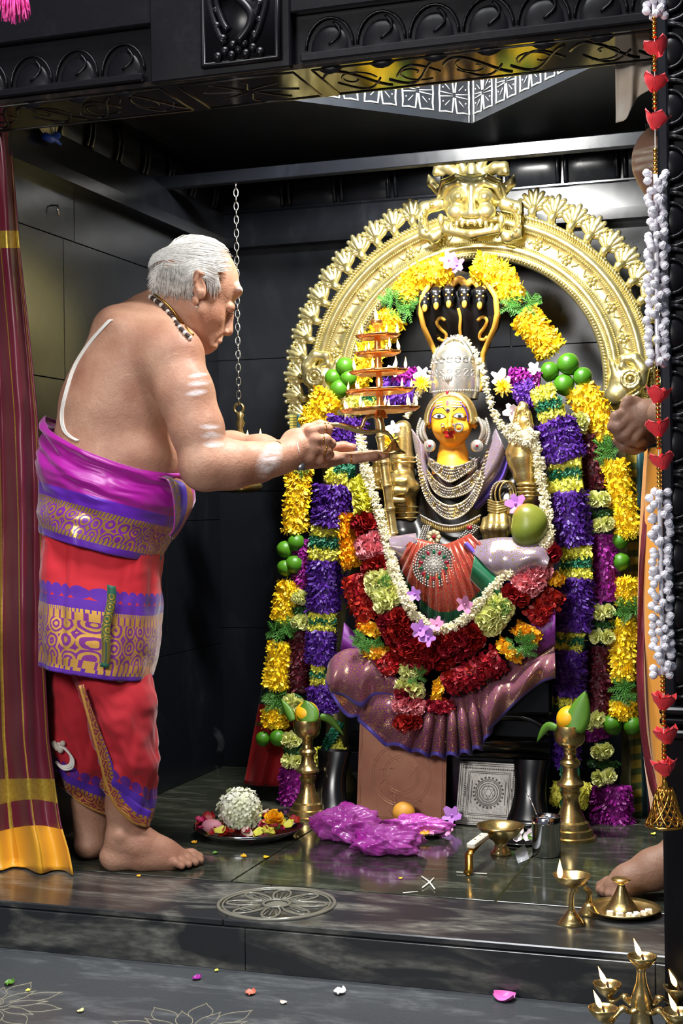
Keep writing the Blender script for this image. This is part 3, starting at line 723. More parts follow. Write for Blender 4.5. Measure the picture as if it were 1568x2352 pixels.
# sacred thread, bead necklace
M_cord = mat('white_cotton', 'e8e4dc', .8)
b = MB()
for k in range(3):
    b.tube([onbody(x + k * 3 - 3, y, .003) for x, y in spline([(256, 735), (246, 742), (205, 788), (172, 840), (152, 900), (142, 950), (146, 985), (160, 1002), (178, 1012)], 28)], .0019, 6)
b.build('sacred_thread', M_cord, priest)
bead_path = spline([(346, 682), (362, 694), (382, 712), (402, 738), (420, 760), (436, 776)], 22)
M_rud = mat('dark_seed_bead', '3d2a22', .55, bump=(400, .5)); M_crys = mat('crystal_bead', 'd9d4cc', .1, spec=.8); M_gold0 = mat('gold_wire', 'd1a64a', .3, 1.0)
neck = thing('bead_necklace', onbody(390, 730), 'necklace of dark seed beads and crystal beads around the priest\'s neck', 'necklace')
for k, (x, y) in enumerate(bead_path):
    b = MB(); p = onbody(x, y, .004); b.ball(p, .0062 if k % 2 == 0 else .0055, 10, 7); b.build('bead', M_rud if k % 3 else M_crys, neck)
b = MB(); b.tube([onbody(x + 9, y - 6, .003) for x, y in bead_path], .0022, 6); b.build('gold_chain', M_gold0, neck)
b = MB(); b.ball(onbody(452, 704, .002), .004, 8, 6); b.build('ear_stud', M_crys, priest)
# wrist bands and rings
M_red = mat('red_thread', 'c8323a', .7); M_gold = mat('polished_gold', 'd8a545', .22, 1.0, col2='c8923a', nscale=40)
def band(cx, cy, dy, ax, r, w, m, name):
    c0 = B(cx, cy, dy); t = Vector(ax).normalized(); u = t.cross(Vector((0, 1, 0))).normalized(); v = t.cross(u)
    b = MB(); b.tube([c0 + u * r * math.cos(a) + v * r * math.sin(a) for a in np.linspace(0, 2 * PI, 28, endpoint=False)], w, 8, closed=True); return b.build(name, m, priest, mw=PR)
wa = (B(665, 1046, -.115) - B(620, 1056, -.14))
band(641, 1050, -.130, wa, .0345, .0030, M_gold, 'bracelet'); band(650, 1049, -.124, wa, .0335, .0028, M_red, 'wrist_thread'); band(656, 1048, -.121, wa, .0328, .0024, M_gold, 'bracelet')
b = MB(); b.box(B(692, 1072, -.125), (.018, .004, .018), bev=.002); b.build('wrist_charm', mat('dull_silver', '8a8a8c', .35, 1.0), priest, mw=PR)
b = MB(); b.tube([onbody(x, y, .001) for x, y in ((682, 1015), (686, 1035), (690, 1062))], .0009, 5); b.build('charm_string', M_cord, priest)
band(745, 984, -.100, (1, .3, -.1), .0118, .0016, M_gold, 'ring'); band(745, 1033, -.106, (1, .3, -.3), .0122, .0018, M_gold, 'ring'); band(740, 1010, -.110, (1, .3, -.1), .0125, .0016, M_gold, 'ring'); band(807, 1055, -.032, (1, 0, 0), .0105, .0016, M_gold, 'ring')
# ------------------------------------------------------------------ wraps
def wrap(name, rows, mt, n=96, nr=60, sag=0.0, fold=None, ex=2.0, thick=.002, vlen=None):
    rows = np.array([(r + (0,) * (7 - len(r))) for r in rows], dtype=float)   # xl yl xr yr dyc hd [sag]
    rr = spline(rows, nr); th = np.linspace(0, 2 * PI, n, endpoint=False); G = np.zeros((nr, n, 3)); U = np.zeros((nr, n)); Vv = np.zeros((nr, n))
    for i, (xl, yl, xr, yr, dyc, hd, sg) in enumerate(rr):
        l = np.array(B(xl, yl, dyc)); r = np.array(B(xr, yr, dyc)); c = (l + r) / 2; a = (r - l) / 2
        cs = np.sign(np.cos(th)) * np.abs(np.cos(th)) ** (2 / ex); sn = np.sign(np.sin(th)) * np.abs(np.sin(th)) ** (2 / ex)
        G[i] = c + a * cs[:, None] + np.array([0, -hd, 0]) * sn[:, None]
        G[i][:, 2] -= sg * np.maximum(np.sin(th), 0) * .00103
        U[i] = th * (np.linalg.norm(a) + hd) / 2
    Vv[1:] = np.cumsum(np.linalg.norm(np.diff(G, axis=0), axis=2), 0)
    if vlen == 'hem': Vv = Vv - Vv[-1:]     # v = 0 at the lower hem, negative upwards
    if fold is not None:
        c = G.mean(1, keepdims=True); dirn = G - c; dirn[..., 2] = 0; dirn /= np.linalg.norm(dirn, axis=2, keepdims=True) + 1e-9
        G = G + dirn * fold(th[None, :], np.linspace(0, 1, nr)[:, None], U, Vv)[..., None]
    return grid_mesh(name, G, {'u': U, 'v': Vv}, mt, priest, cv=True, thick=thick, mw=PR)
PUR, GOLD, GOLDD = '5b1f9e', 'd2a04b', 'b98238'
M_shawl = fabric('magenta_silk', 'b5129a', [(-.0165, .01, PUR, PUR, 'plain', 1), (-.028, -.0165, PUR, GOLD, 'beads', 90), (-.078, -.028, '7a1f9c', GOLD, 'brocade', 30), (-.090, -.078, PUR, GOLD, 'beads', 110), (-.118, -.090, '6a22b8', '6a22b8', 'plain', 1)], .36, .5, base2='9a0f90')
def f_shawl(th, s, U, V):
    w = np.clip(1 - s * 1.25, 0, 1)
    dia = np.sin(th * 1.0 + 0) * 0
    return .0055 * w * np.sin(34 * s - 7.0 * np.cos(th) + 1.5 * np.sin(2 * th + 3 * s)) * (.25 + .75 * np.sin(th * 1.5 + 4 * s) ** 2) + .0045 * fbm(th * 1.6 + 2 * s, s * 6, 3) + .012 * np.exp(-((s - .05) / .06) ** 2)
shawl = wrap('wrap_cloth', [(112, 955, 428, 1076, 0, .186, 44), (96, 1005, 442, 1108, 0, .196, 40), (90, 1060, 446, 1148, 0, .198, 30), (93, 1130, 414, 1200, 0, .192, 14), (96, 1218, 370, 1290, 0, .186, 2)], M_shawl, fold=f_shawl, vlen='hem', nr=110, n=140)
M_flap = fabric('red_cotton', 'd3202b', [(-.010, .01, PUR, PUR, 'plain', 1), (-.018, -.010, PUR, GOLD, 'beads', 60), (-.036, -.018, '7d2a86', GOLD, 'beads', 55), (-.124, -.036, '7d2a86', GOLD, 'brocade', 25), (-.142, -.124, '7d2a86', GOLD, 'beads', 55), (-.150, -.142, PUR, GOLD, 'beads', 160), (-.172, -.150, PUR, PUR, 'plain', 1), (-.204, -.168, PUR, PUR, 'motif', 36)], .8, .3, base2='c41a2c')
def f_flap(th, s, U, V): return .003 * fbm(th * 2.2, s * 5, 8) + .004 * np.sin(th * 9 + 2 * s) * (.3 + s * .6) - .004 + .006 * (np.abs(np.angle(np.exp(1j * (th - 1.75)))) < .07)
flap = wrap('waist_cloth', [(104, 1195, 372, 1262, 0, .150), (100, 1262, 372, 1320, 0, .164), (99, 1350, 373, 1390, 0, .176), (100, 1440, 366, 1475, 0, .182), (99, 1517, 350, 1552, 0, .184)], M_flap, fold=f_flap, vlen='hem', nr=80, n=140, ex=3.0)
M_dhoti = fabric('red_dhoti_cotton', 'bf1d2a', [(-.006, .01, GOLDD, GOLDD, 'plain', 1), (-.034, -.006, '7a2030', GOLDD, 'brocade', 34), (-.044, -.034, '5a1a8a', GOLDD, 'beads', 90), (-.066, -.044, '4a1c9a', '4a1c9a', 'plain', 1), (-.095, -.062, '6a1c8a', '5a1a86', 'motif', 34)], .85, .25, base2='a81626')
def f_leg(th, s, U, V): return .0035 * fbm(th * 1.5 + 3 * s, s * 7, 5) + .004 * np.sin(19 * s + 3.2 * np.cos(th) + 1.4 * fbm(th, s * 3, 2)) * np.clip(s * 1.6, 0, 1)
wrap('dhoti_leg', [(150, 1505, 335, 1512, -.055, .075), (182, 1590, 352, 1588, -.07, .092), (206, 1655, 358, 1660, -.07, .098), (222, 1715, 360, 1735, -.07, .085), (234, 1765, 357, 1812, -.07, .068), (243, 1812, 338, 1898, -.07, .052)], M_dhoti, fold=f_leg, vlen='hem', nr=90)
wrap('dhoti_leg', [(110, 1500, 250, 1500, .06, .085), (110, 1600, 258, 1600, .06, .100), (116, 1690, 262, 1700, .055, .095), (128, 1760, 262, 1790, .05, .08), (142, 1800, 256, 1872, .05, .056)], M_dhoti, fold=f_leg, vlen='hem', nr=70)
# border of the wrapped edge running down the near leg
def ribbon(name, path, w, m, parent, dyf, n=50, thick=.0012):
    sp = spline(path, n); G = []; U = []; Vv = []
    acc = 0; prev = None
    for i, (x, y, ww, dy) in enumerate(sp):
        j = min(i + 1, n - 1); k = max(i - 1, 0); tx, ty = sp[j][0] - sp[k][0], sp[j][1] - sp[k][1]; L = math.hypot(tx, ty); nx, ny = -ty / L, tx / L
        row = []
        for q in np.linspace(-1, 0, 7): row.append(tuple(B(x - nx * ww * (-q), y - ny * ww * (-q), dy + .010 * (q + 1) * 0)))
        if prev: acc += math.dist(row[0], prev)
        prev = row[0]; G.append(row); U.append([acc] * 7); Vv.append([-abs(q) * ww * .00103 for q in np.linspace(-1, 0, 7)])
    return grid_mesh(name, G, {'u': np.array(U), 'v': np.array(Vv)}, m, parent, thick=thick, mw=PR)
M_edge = fabric('gold_dhoti_border', '4a1c9a', [(-.006, .01, GOLDD, GOLDD, 'plain', 1), (-.020, -.006, '7a2030', GOLDD, 'brocade', 40), (-.026, -.020, '5a1a8a', GOLDD, 'beads', 90)], .5, .3)
ribbon('dhoti_border', [(180, 1575, 12, -.175), (198, 1640, 16, -.172), (214, 1700, 22, -.163), (229, 1755, 28, -.150), (240, 1800, 32, -.136), (262, 1850, 40, -.128), (300, 1888, 44, -.124), (336, 1901, 40, -.112)], 1, M_edge, priest, 0)
# folded pleat edge on the waist cloth, tucked shawl end
M_pleat = fabric('green_gold_pleat', '1f5c45', [(.02, .13, '31552f', 'b99a3a', 'brocade', 40), (.13, .18, '20402c', '8a7a3a', 'beads', 60)], .55, .3)
G = []; vv = []; uu = []
for i, s in enumerate(np.linspace(0, 1, 30)):
    y = 1345 + 188 * s; x = 256 - 18 * s + 3 * math.sin(9 * s); row = []
    for q in np.linspace(-1, 1, 7): row.append(tuple(B(x + q * 10, y + q * 2, -.192 - .004 * (1 - q * q) - .004 * s)))
    G.append(row); vv.append([.19 * s] * 7); uu.append([q * .011 for q in np.linspace(-1, 1, 7)])
grid_mesh('pleat_edge', G, {'u': np.array(uu), 'v': np.array(vv)}, M_pleat, priest, thick=.002, mw=PR)
M_tuck = fabric('tucked_border', 'a01488', [(.0, .026, '5f4a86', 'a0803f', 'brocade', 45), (.026, .05, '3e1f98', '3e1f98', 'plain', 1), (.05, .07, '7a4a3a', GOLDD, 'brocade', 45)], .45, .4)
G = []; vv = []; uu = []
for i, s in enumerate(np.linspace(0, 1, 40)):
    c0 = spline([(355, 1092, 400, 1098), (385, 1102, 440, 1120), (398, 1150, 444, 1160), (400, 1205, 424, 1200), (388, 1230, 398, 1236)], 40)[i]; row = []
    for q in np.linspace(0, 1, 14): row.append(tuple(B(c0[0] + (c0[2] - c0[0]) * q, c0[1] + (c0[3] - c0[1]) * q + 3 * math.sin(12 * q + 9 * s), -.150 - .02 * math.sin(PI * s) + .055 * q)))
    G.append(row); vv.append([.075 * q for q in np.linspace(0, 1, 14)]); uu.append([.15 * s] * 14)
grid_mesh('tucked_end', G, {'u': np.array(uu), 'v': np.array(vv)}, M_tuck, shawl, thick=.003, mw=PR)
# ================================================================== metals and paints
M_brass = mat('pale_brass', 'e8dda4', .31, .88, col2='d2c484', nscale=30, bump=(140, .25))
M_brass2 = mat('bell_brass', 'dcc488', .27, .95, col2='c2a565', nscale=60, bump=(200, .1))
M_idolgold = mat('idol_gold', 'ecd898', .28, .9, col2='d8ba6a', nscale=50, bump=(160, .2))
M_silver = mat('polished_silver', 'eceae2', .28, .8, col2='d4d1c8', nscale=60, bump=(240, .12))
M_copper = mat('copper_sheet', '9c6b54', .42, .6, col2='8a5844', nscale=10, bump=(300, .04))
M_black = mat('black_idol_stone', '131315', .34)
M_blackw = mat('black_pedestal_stone', '0b0b0d', .2)
M_orange = mat('turmeric_face_paint', 'f2a51e', .5, col2='e8951a', nscale=30, sss=.05)
M_ochre = mat('ochre_paint', 'd9a13c', .55)
M_white = mat('white_paint', 'f4efe6', .6)
M_ink = mat('black_paint', '17130f', .5)
M_lip = mat('lip_red', 'b3141c', .35)
M_ruby = mat('ruby', '8f1226', .08, spec=.9); M_emer = mat('emerald', '0f5a3a', .08, spec=.9); M_dia = mat('diamond_stone', 'cfc9c0', .15, .8)
M_flame = mat('flame', '000000', 1.0, spec=0)
_t = NT(M_flame); _sx = _t.n('ShaderNodeSeparateXYZ'); _t.l(_t.coord('Object'), _sx.inputs[0]); _z = _t.math('MULTIPLY', _sx.outputs[2], 32.0)
_t.l(_t.ramp(_z, [(.0, (.9, .30, .06)), (.22, (1.0, .62, .25)), (.6, (1.0, .70, .30)), (1.0, (1.0, .42, .08))]), _t.b.inputs['Emission Color']); _t.b.inputs['Emission Strength'].default_value = 7.0
# ================================================================== arch
YA = 4.02
AC = AT(1092, 880, YA)
def apt(r, a, y=0.0): return (AC.x + r * 1.03 * math.cos(a), YA + y, AC.z + r * math.sin(a))
arch = thing('temple_arch', (AC.x, YA, 0), 'tall brass arch with lion mask and leaf flames standing behind the idol', 'arch')
prof = [(.352, .012), (.352, -.012), (.358, -.018), (.368, -.018), (.372, -.008), (.376, -.014), (.384, -.022), (.394, -.022), (.400, -.012), (.404, -.008), (.440, -.008), (.444, -.014), (.452, -.026), (.462, -.026), (.470, -.012), (.474, -.012), (.478, -.018), (.486, -.018), (.490, -.008), (.490, .012)]
an = np.linspace(R(-14), R(194), 120)
b = MB(); b.grid([[apt(r, a, y) for r, y in prof] for a in an]); b.build('arch_band', M_brass, arch)
for (r, y, rb, n) in ((.363, -.020, .0046, 150), (.377, -.016, .0026, 230), (.401, -.014, .0026, 240), (.443, -.016, .0026, 260), (.472, -.016, .0026, 270)):
    b = MB()
    for a in np.linspace(R(-14), R(194), n): b.ball(apt(r, a, y), rb, 6, 4)
    b.build('bead_row', M_brass, arch, kind='stuff')
b = MB()
for a in np.linspace(R(-14), R(194), 190):
    p0 = Vector(apt(.477, a, -.019)); p1 = Vector(apt(.487, a + .02, -.019)); b.tube([p0, p1], .0032, 5)
b.build('rope_edge', M_brass, arch, kind='stuff')
# relief flowers in the middle band
me = None
for k, a in enumerate(np.linspace(R(2), R(178), 15)):
    if me is None:
        b = MB()
        for j in range(6): q = j * PI / 3; b.ball((.010 * math.cos(q), .010 * math.sin(q), .003), (.0065, .0065, .004), 8, 5)
        b.ball((0, 0, .006), .0045, 8, 5)
        for j in (-1, 1): b.tube([(j * .014, -.004, 0), (j * .024, .006, .003), (j * .033, -.002, .002), (j * .036, -.010, .001)], [.003, .004, .003, .002], 6)
        me = b.mesh('relief_flower')
    Mx = frame(apt(.422, a, -.008), (0, -1, 0), (-math.sin(a), 0, math.cos(a))); link('relief_flower', me, M_brass, arch, mw=Mx)
# leaf flames on the rim
b = MB()
for j in range(-3, 4):
    q = R(j * 19); ln = .066 - .005 * abs(j); c0 = Vector((math.sin(q) * .024, .020 + math.cos(q) * ln * .48, .002 * (3 - abs(j)))); Mq = Matrix.Rotation(-q, 3, 'Z')
    b.ball(c0, (.0098, ln * .52, .007), 8, 8, M=Mq); b.ball((math.sin(q) * (.014 + ln * .60), .018 + math.cos(q) * ln * .92, .004), .0066, 7, 5)
b.tube([(.0, -.004, 0), (-.004, .016, .004), (.004, .034, .006)], [.010, .012, .008], 8); b.tube([(.014 * math.cos(t) + .014, .012 + .014 * math.sin(t), .002) for t in np.linspace(PI, 4.6, 8)], [.004] * 8, 6)
lme = b.mesh('flame_leaf')
angs = [R(q) for q in np.linspace(196, 110, 14)] + [R(q) for q in np.linspace(70, -16, 14)]
for a in angs:
    tl = a + R(10) * (1 if math.cos(a) > 0 else -1); dr_ = Vector((math.cos(tl), 0, math.sin(tl)))
    side = 1 if math.cos(a) > 0 else -1; Mx = frame(apt(.490, a, -.004), (0, -1, 0), (math.sin(tl), 0, -math.cos(tl)))
    # x axis tangential, y axis outward
    X = Vector((math.sin(tl), 0, -math.cos(tl))); Mx = Matrix((X, dr_, Vector((0, -1, 0)))).transposed().to_4x4(); Mx = Matrix.Translation(apt(.489, a, -.004)) @ Mx @ Matrix.Diagonal((1.12, 1.0, 1.1, 1))
    link('flame_leaf', lme, M_brass, arch, mw=Mx)
# lion mask (kirtimukha)
KC = AT(1082, 455, YA - .03)
def K(px, py, dy=0.0): return AT(px, py, YA - .03 + dy)
S2 = SDF((KC.x - .15, YA - .14, KC.z - .14), (KC.x + .15, YA + .01, KC.z + .13), .0024)
S2.ell(K(1080, 455), (.085, .045, .075), k=.02); S2.ell(K(1080, 440, -.02), (.06, .04, .05), k=.02)
for sg in (-1, 1):
    X = lambda q: 1082 + sg * q
    S2.ell(K(X(30), 452, -.052), (.026, .020, .024), k=.008); S2.ell(K(X(30), 452, -.070), (.012, .010, .011), k=.003)
    S2.chain([K(X(8), 428, -.05), K(X(30), 418, -.055), K(X(58), 430, -.045), K(X(66), 452, -.03)], [.008, .010, .009, .006], k=.006)
    S2.chain([K(X(6), 412, -.045), K(X(36), 404, -.045), K(X(66), 418, -.03), K(X(76), 446, -.02)], [.006, .007, .007, .005], k=.006)
    S2.ell(K(X(34), 487, -.05), (.028, .024, .024), k=.01)
    S2.ell(K(X(12), 492, -.066), (.012, .012, .010), k=.006)
    S2.chain([K(X(70), 440, 0), K(X(92), 420, -.01), K(X(98), 402, -.012)], [.018, .012, .003], k=.008)
    S2.chain([K(X(30), 400, -.01), K(X(55), 385, -.02), K(X(75), 382, -.02), K(X(80), 396, -.02), K(X(66), 400, -.02)], [.018, .016, .013, .010, .007], k=.008)
    S2.chain([K(X(14), 398, -.02), K(X(22), 378, -.02), K(X(36), 366, -.02)], [.013, .011, .006], k=.008)
    S2.chain([K(X(78), 470, -.01), K(X(108), 478, -.01), K(X(116), 505, -.012), K(X(108), 535, -.018), K(X(84), 545, -.02), K(X(66), 530, -.02)], [.020, .018, .016, .016, .015, .012], k=.01)
    for t in np.linspace(0, 1, 8): S2.ell(K(X(92 + 22 * math.sin(PI * t)), 470 + 70 * t, -.034), (.006, .006, .006), k=.003)
    for t in range(5): S2.ell(K(X(8 + 13 * t), 512 + 2 * t, -.062 + .004 * t), (.0062, .006, .009), k=.002)
    S2.ell(K(X(70), 505, -.035), (.010, .010, .018), k=.004)
S2.chain([K(1082, 430, -.06), K(1082, 470, -.066), K(1082, 490, -.070)], [.008, .010, .014], k=.008)
S2.ell(K(1082, 392, -.03), (.016, .012, .026), k=.006)
S2.chain([K(1020, 528, -.04), K(1082, 538, -.055), K(1144, 528, -.04)], [.010, .012, .010], k=.008)
S2.chain([K(1025, 503, -.045), K(1082, 508, -.06), K(1140, 503, -.045)], [.006, .007, .006], k=.004)
S2.mb().build('lion_mask', M_brass, arch, label='bulging-eyed lion mask at the crown of the arch')
# makaras at the springing of the arch
for sg, (cx, cy) in ((-1, (735, 862)), (1, (1446, 868))):
    C0 = AT(cx, cy, YA - .03); S3 = SDF((C0.x - .085, YA - .10, C0.z - .11), (C0.x + .085, YA + .01, C0.z + .10), .0022)
    def K3(dx, dy, d=0.0): return AT(cx - sg * dx, cy + dy, YA - .03 + d)
    S3.ell(K3(6, 10), (.050, .030, .045), k=.01); S3.ell(K3(28, 40), (.036, .030, .034), k=.01)
    S3.chain([K3(-24, 10, -.01), K3(-30, -20, -.015), K3(-12, -46, -.015), K3(14, -44, -.015), K3(18, -26, -.015), K3(4, -22, -.015)], [.020, .018, .015, .012, .010, .007], k=.006)
    S3.chain([K3(30, -6, -.01), K3(38, -30, -.01), K3(46, -44, -.005)], [.014, .010, .004], k=.006)
    for rr, w in ((.024, .0042), (.015, .0035)): S3.chain([C0 + Vector((-sg * -.006 + rr * math.cos(t), -.034, -.006 + rr * math.sin(t))) for t in np.linspace(0, 2 * PI, 12)], [w] * 12, k=.003)
    S3.ell(C0 + Vector((sg * .006, -.038, -.006)), (.008, .007, .008), k=.002)
    for t in range(7): S3.ell(K3(-20 + 6 * t, 34 + 4 * t, -.028), (.005, .005, .005), k=.002)
    S3.mb().build('makara_head', M_brass, arch)
# posts of the arch
for sg, a in ((-1, PI), (1, 0.0)):
    p = Vector(apt(.42, a)); b = MB(); b.lathe([(.055, 0), (.055, .03), (.042, .05), (.034, .09), (.030, .5), (.034, .55), (.030, .60), (.034, p.z - .12), (.05, p.z - .08), (.05, p.z - .04)], (p.x, YA, 0), 20); b.build('post', M_brass, arch)
# ================================================================== idol
YI = 3.80
IC = AT(1038, 1176, YI)
idol = thing('goddess_statue', (IC.x, YI, .2), 'seated black stone goddess with turmeric-yellow face, silver crown and cobra hood', 'statue')
# cobra hood: a curved shell
ys = [622, 630, 648, 680, 720, 750, 780, 810, 850, 900]; hl = [8, 34, 66, 88, 92, 86, 72, 58, 52, 50]
def hood_pt(s, v, off=0.0):
    y = np.interp(v, np.linspace(0, 1, len(ys)), ys); w = np.interp(v, np.linspace(0, 1, len(ys)), hl); cx = 1053 + 2 * v
    dep = 3.93 - .05 * math.sin(PI * min(1, v * 1.4)) ** 1 + .035 * s * s * 0 - .045 * (s * s) * math.sin(PI * min(1, v * 1.2)); return AT(cx + s * w, y, dep - off)
G = [[tuple(hood_pt(s, v)) for s in np.linspace(-1, 1, 31)] for v in np.linspace(0, 1, 50)]
b = MB(); b.grid(G); hood = b.build('cobra_hood', M_black, idol); md = hood.modifiers.new('t', 'SOLIDIFY'); md.thickness = .016; md.offset = 1
_hb = BVHTree.FromPolygons([v.co for v in hood.data.vertices], [tuple(p.vertices) for p in hood.data.polygons])
def onhood(px, py):
    h = _hb.ray_cast(CO, ray(px, py).normalized()); return (h[0] if h[0] is not None else AT(px, py, 3.9)) - ray(px, py).normalized() * .008
for s in (-1, 1):
    b = MB(); b.tube([hood_pt(s * .955, v, .006) for v in np.linspace(.2, 1, 30)], .0078, 8); b.build('hood_rim', M_ochre, hood)
xsb = np.linspace(968, 1138, 40)
b = MB(); b.tube([AT(x, 668 - 14 * abs(math.sin((x - 968) / 170 * PI * 5)) - 12 * math.sin((x - 968) / 170 * PI) + 22 * abs((x - 1053) / 85) ** 3, 3.866) for x in xsb], .0105, 8, flat=(1, 1)); b.build('scalloped_band', M_ochre, hood)
for hx, hy in ((976, 690), (1002, 685), (1031, 681), (1067, 681), (1102, 684)):
    SH = SDF(AT(hx - 24, hy + 40, 3.90) - Vector((0, .1, 0)), AT(hx + 24, hy - 40, 3.90) + Vector((0, .0, .0)), .0020)
    SH.ell(AT(hx, hy - 8, 3.855), (.0195, .024, .022), k=.008); SH.ell(AT(hx, hy + 10, 3.836), (.014, .018, .019), k=.01)
    for sg in (-1, 1): SH.ell(AT(hx + sg * 8, hy - 14, 3.838), (.008, .008, .007), k=.006)
    h = SH.mb().build('cobra_head', M_black, hood)
    for sg in (-1, 1): b = MB(); b.ball(AT(hx + sg * 7, hy - 4, 3.822), (.0028, .002, .0028), 8, 5); b.build('eye', M_ochre, hood)
    b = MB(); b.ball(AT(hx - 1, hy + 17, 3.822), (.0075, .006, .0125), 10, 7); b.build('snout', M_ochre, hood)
for pts in ([(1022, 736), (1010, 730), (1003, 742), (1012, 756), (1024, 768), (1022, 782), (1010, 780), (1007, 776)], [(1052, 708), (1057, 730), (1056, 755), (1058, 775)], [(1097, 736), (1108, 728), (1118, 736), (1112, 752), (1102, 766), (1102, 778), (1112, 780), (1118, 774)]):
    b = MB(); sp = spline(pts, 24); b.tube([onhood(x, y) for x, y in sp], .0048, 8, flat=(1, 1)); b.build('painted_mark', M_ochre, hood)
# stone body, arms
SB = SDF((IC.x - .30, YI - .22, .15), (IC.x + .34, YI + .14, 1.02), .005)
SB.ell(AT(1040, 1150, YI), (.115, .075, .13), k=.04); SB.ell(AT(1040, 1118, YI), (.15, .05, .05), k=.04); SB.cap(AT(1040, 1080, YI), AT(1040, 1000, YI), .03, .03, k=.01)
SB.ell(AT(1020, 1330, YI - .03), (.25, .13, .13), k=.05); SB.ell(AT(1020, 1240, YI), (.13, .09, .10), k=.05)
for sg in (-1, 1):
    SB.chain([AT(1040 + sg * 105, 1085, YI), AT(1040 + sg * 130, 1180, YI - .04), AT(1040 + sg * 115, 1230, YI - .10)], [.04, .036, .03], k=.03)
    SB.chain([AT(1040 + sg * 105, 1080, YI), AT(1040 + sg * 150, 1150, YI), AT(1040 + sg * 175, 1110, YI - .04)], [.036, .032, .028], k=.03)
    SB.ell(AT(1030 + sg * 170, 1350, YI - .06), (.09, .09, .09), k=.05)
SB.ell(AT(1020, 1450, YI - .08), (.13, .11, .12), k=.05)
SB.mb().build('stone_body', M_black, idol)
# face
YF = 3.735
def FP(px, py, d=0.0): return AT(px, py, YF + d)
fc = FP(1037, 968)
SF = SDF((fc.x - .085, YF - .09, FP(1037, 1090).z), (fc.x + .085, YF + .06, FP(1037, 880).z), .0018)
SF.ell(FP(1037, 955), (.058, .052, .064), k=.01); SF.ell(FP(1037, 985, -.006), (.048, .046, .044), k=.02); SF.ell(FP(1036, 1010, -.022), (.020, .020, .016), k=.018)
SF.cap(FP(1038, 1005, .014), FP(1040, 1040, .012), .033, .035, k=.006); SF.cap(FP(1040, 1055, .010), FP(1040, 1085, .0), .040, .056, k=.02)
SF.chain([FP(1034, 945, -.046), FP(1033, 965, -.056), FP(1032, 980, -.062)], [.0042, .0048, .0064], k=.006)
for sg in (-1, 1):
    SF.ell(FP(1032 + sg * 8, 982, -.052), (.0048, .005, .0042), k=.004); SF.ell(FP(1036 + sg * 26, 985, -.036), (.018, .014, .016), k=.012)
    SF.ell(FP(1034 + sg * 21, 956, -.040), (.015, .008, .008), k=.006); SF.ell(FP(1038 + sg * 52, 970, .0), (.008, .012, .018), k=.005)
fmesh = SF.mb().build('face', M_orange, idol, label='turmeric-yellow painted face')
_fb = BVHTree.FromPolygons([v.co for v in fmesh.data.vertices], [tuple(p.vertices) for p in fmesh.data.polygons])
def onf(px, py, lift=.001):
    h = _fb.ray_cast(CO, ray(px, py).normalized()); return (h[0] if h[0] is not None else FP(px, py)) - ray(px, py).normalized() * lift
def ftube(name, pts, r, m, n=16, lift=.0006):
    b = MB(); sp = spline(pts, n); rr = spline([(q,) for q in r], n)[:, 0] if isinstance(r, (list, tuple)) else r
    b.tube([onf(x, y, lift) for x, y in sp], rr, 6); return b.build(name, m, fmesh)
def fpatch(name, outline, m, lift=.0008):
    c0 = np.mean(outline, axis=0); b = MB(); n = len(outline)
    V = [tuple(onf(*c0, lift))] + [tuple(onf(c0[0] + (x - c0[0]) * .55, c0[1] + (y - c0[1]) * .55, lift)) for x, y in outline] + [tuple(onf(x, y, lift)) for x, y in outline]
    b.add(V, Q=[[1 + i, 1 + n + i, 1 + n + (i + 1) % n, 1 + (i + 1) % n] for i in range(n)], T=[[0, 1 + i, 1 + (i + 1) % n] for i in range(n)]); return b.build(name, m, fmesh)
for sg, ex, ey in ((-1, 1008, 956), (1, 1055, 955)):
    al = [(ex + 14 * math.cos(t), ey - 5.5 * math.sin(t) * (1 if math.sin(t) > 0 else .8)) for t in np.linspace(0, 2 * PI, 20, endpoint=False)]
    fpatch('eye_white', al, M_white); fpatch('iris', [(ex + 4.6 * math.cos(t), ey - 4.6 * math.sin(t)) for t in np.linspace(0, 2 * PI, 14, endpoint=False)], mat('iris_grey', '3a4650', .3), .0014)
    fpatch('pupil', [(ex + 2.2 * math.cos(t), ey - 2.2 * math.sin(t)) for t in np.linspace(0, 2 * PI, 10, endpoint=False)], M_ink, .002)
    ftube('eye_liner', [(ex - 16, ey + 2), (ex - 8, ey - 5), (ex, ey - 6.5), (ex + 8, ey - 5), (ex + 16, ey + 2)], .0010, M_ink, lift=.0010)
    ftube('eye_liner', [(ex - 14, ey + 2), (ex, ey + 6), (ex + 14, ey + 2)], .0006, M_ink, lift=.0010)
    xo = -1 if sg < 0 else 1
    ftube('eyebrow', [(1032 + sg * 8, 944), (1034 + sg * 20, 934), (1034 + sg * 34, 936), (1034 + sg * 44, 950)], [.0006, .0012, .0011, .0005], M_ink)
for y in (922, 928, 934): ftube('ash_stripe', [(1002, y + 3), (1016, y)], .0018, M_white); ftube('ash_stripe', [(1038, y), (1060, y + 1)], .0018, M_white)
b = MB(); b.ball(onf(1027, 927, .001), (.0032, .0015, .0095), 10, 8); b.ball(onf(1028, 938, .001), (.0028, .0018, .0028), 8, 6); b.build('forehead_mark', mat('mark_pink', 'b86a78', .4), fmesh)
b = MB(); b.ball(onf(1028, 942, .002), (.006, .003, .006), 12, 8); b.build('jewel_bindi', M_dia, fmesh)
b = MB(); b.ball(onf(1028, 942, .005), (.003, .002, .003), 8, 6); b.build('jewel_stone', mat('amethyst', '2e1a5c', .1), fmesh)
fpatch('upper_lip', [(1015, 994), (1022, 989), (1027, 990), (1031, 992), (1035, 990), (1041, 989), (1048, 994), (1040, 997), (1031, 998), (1022, 997)], M_lip)
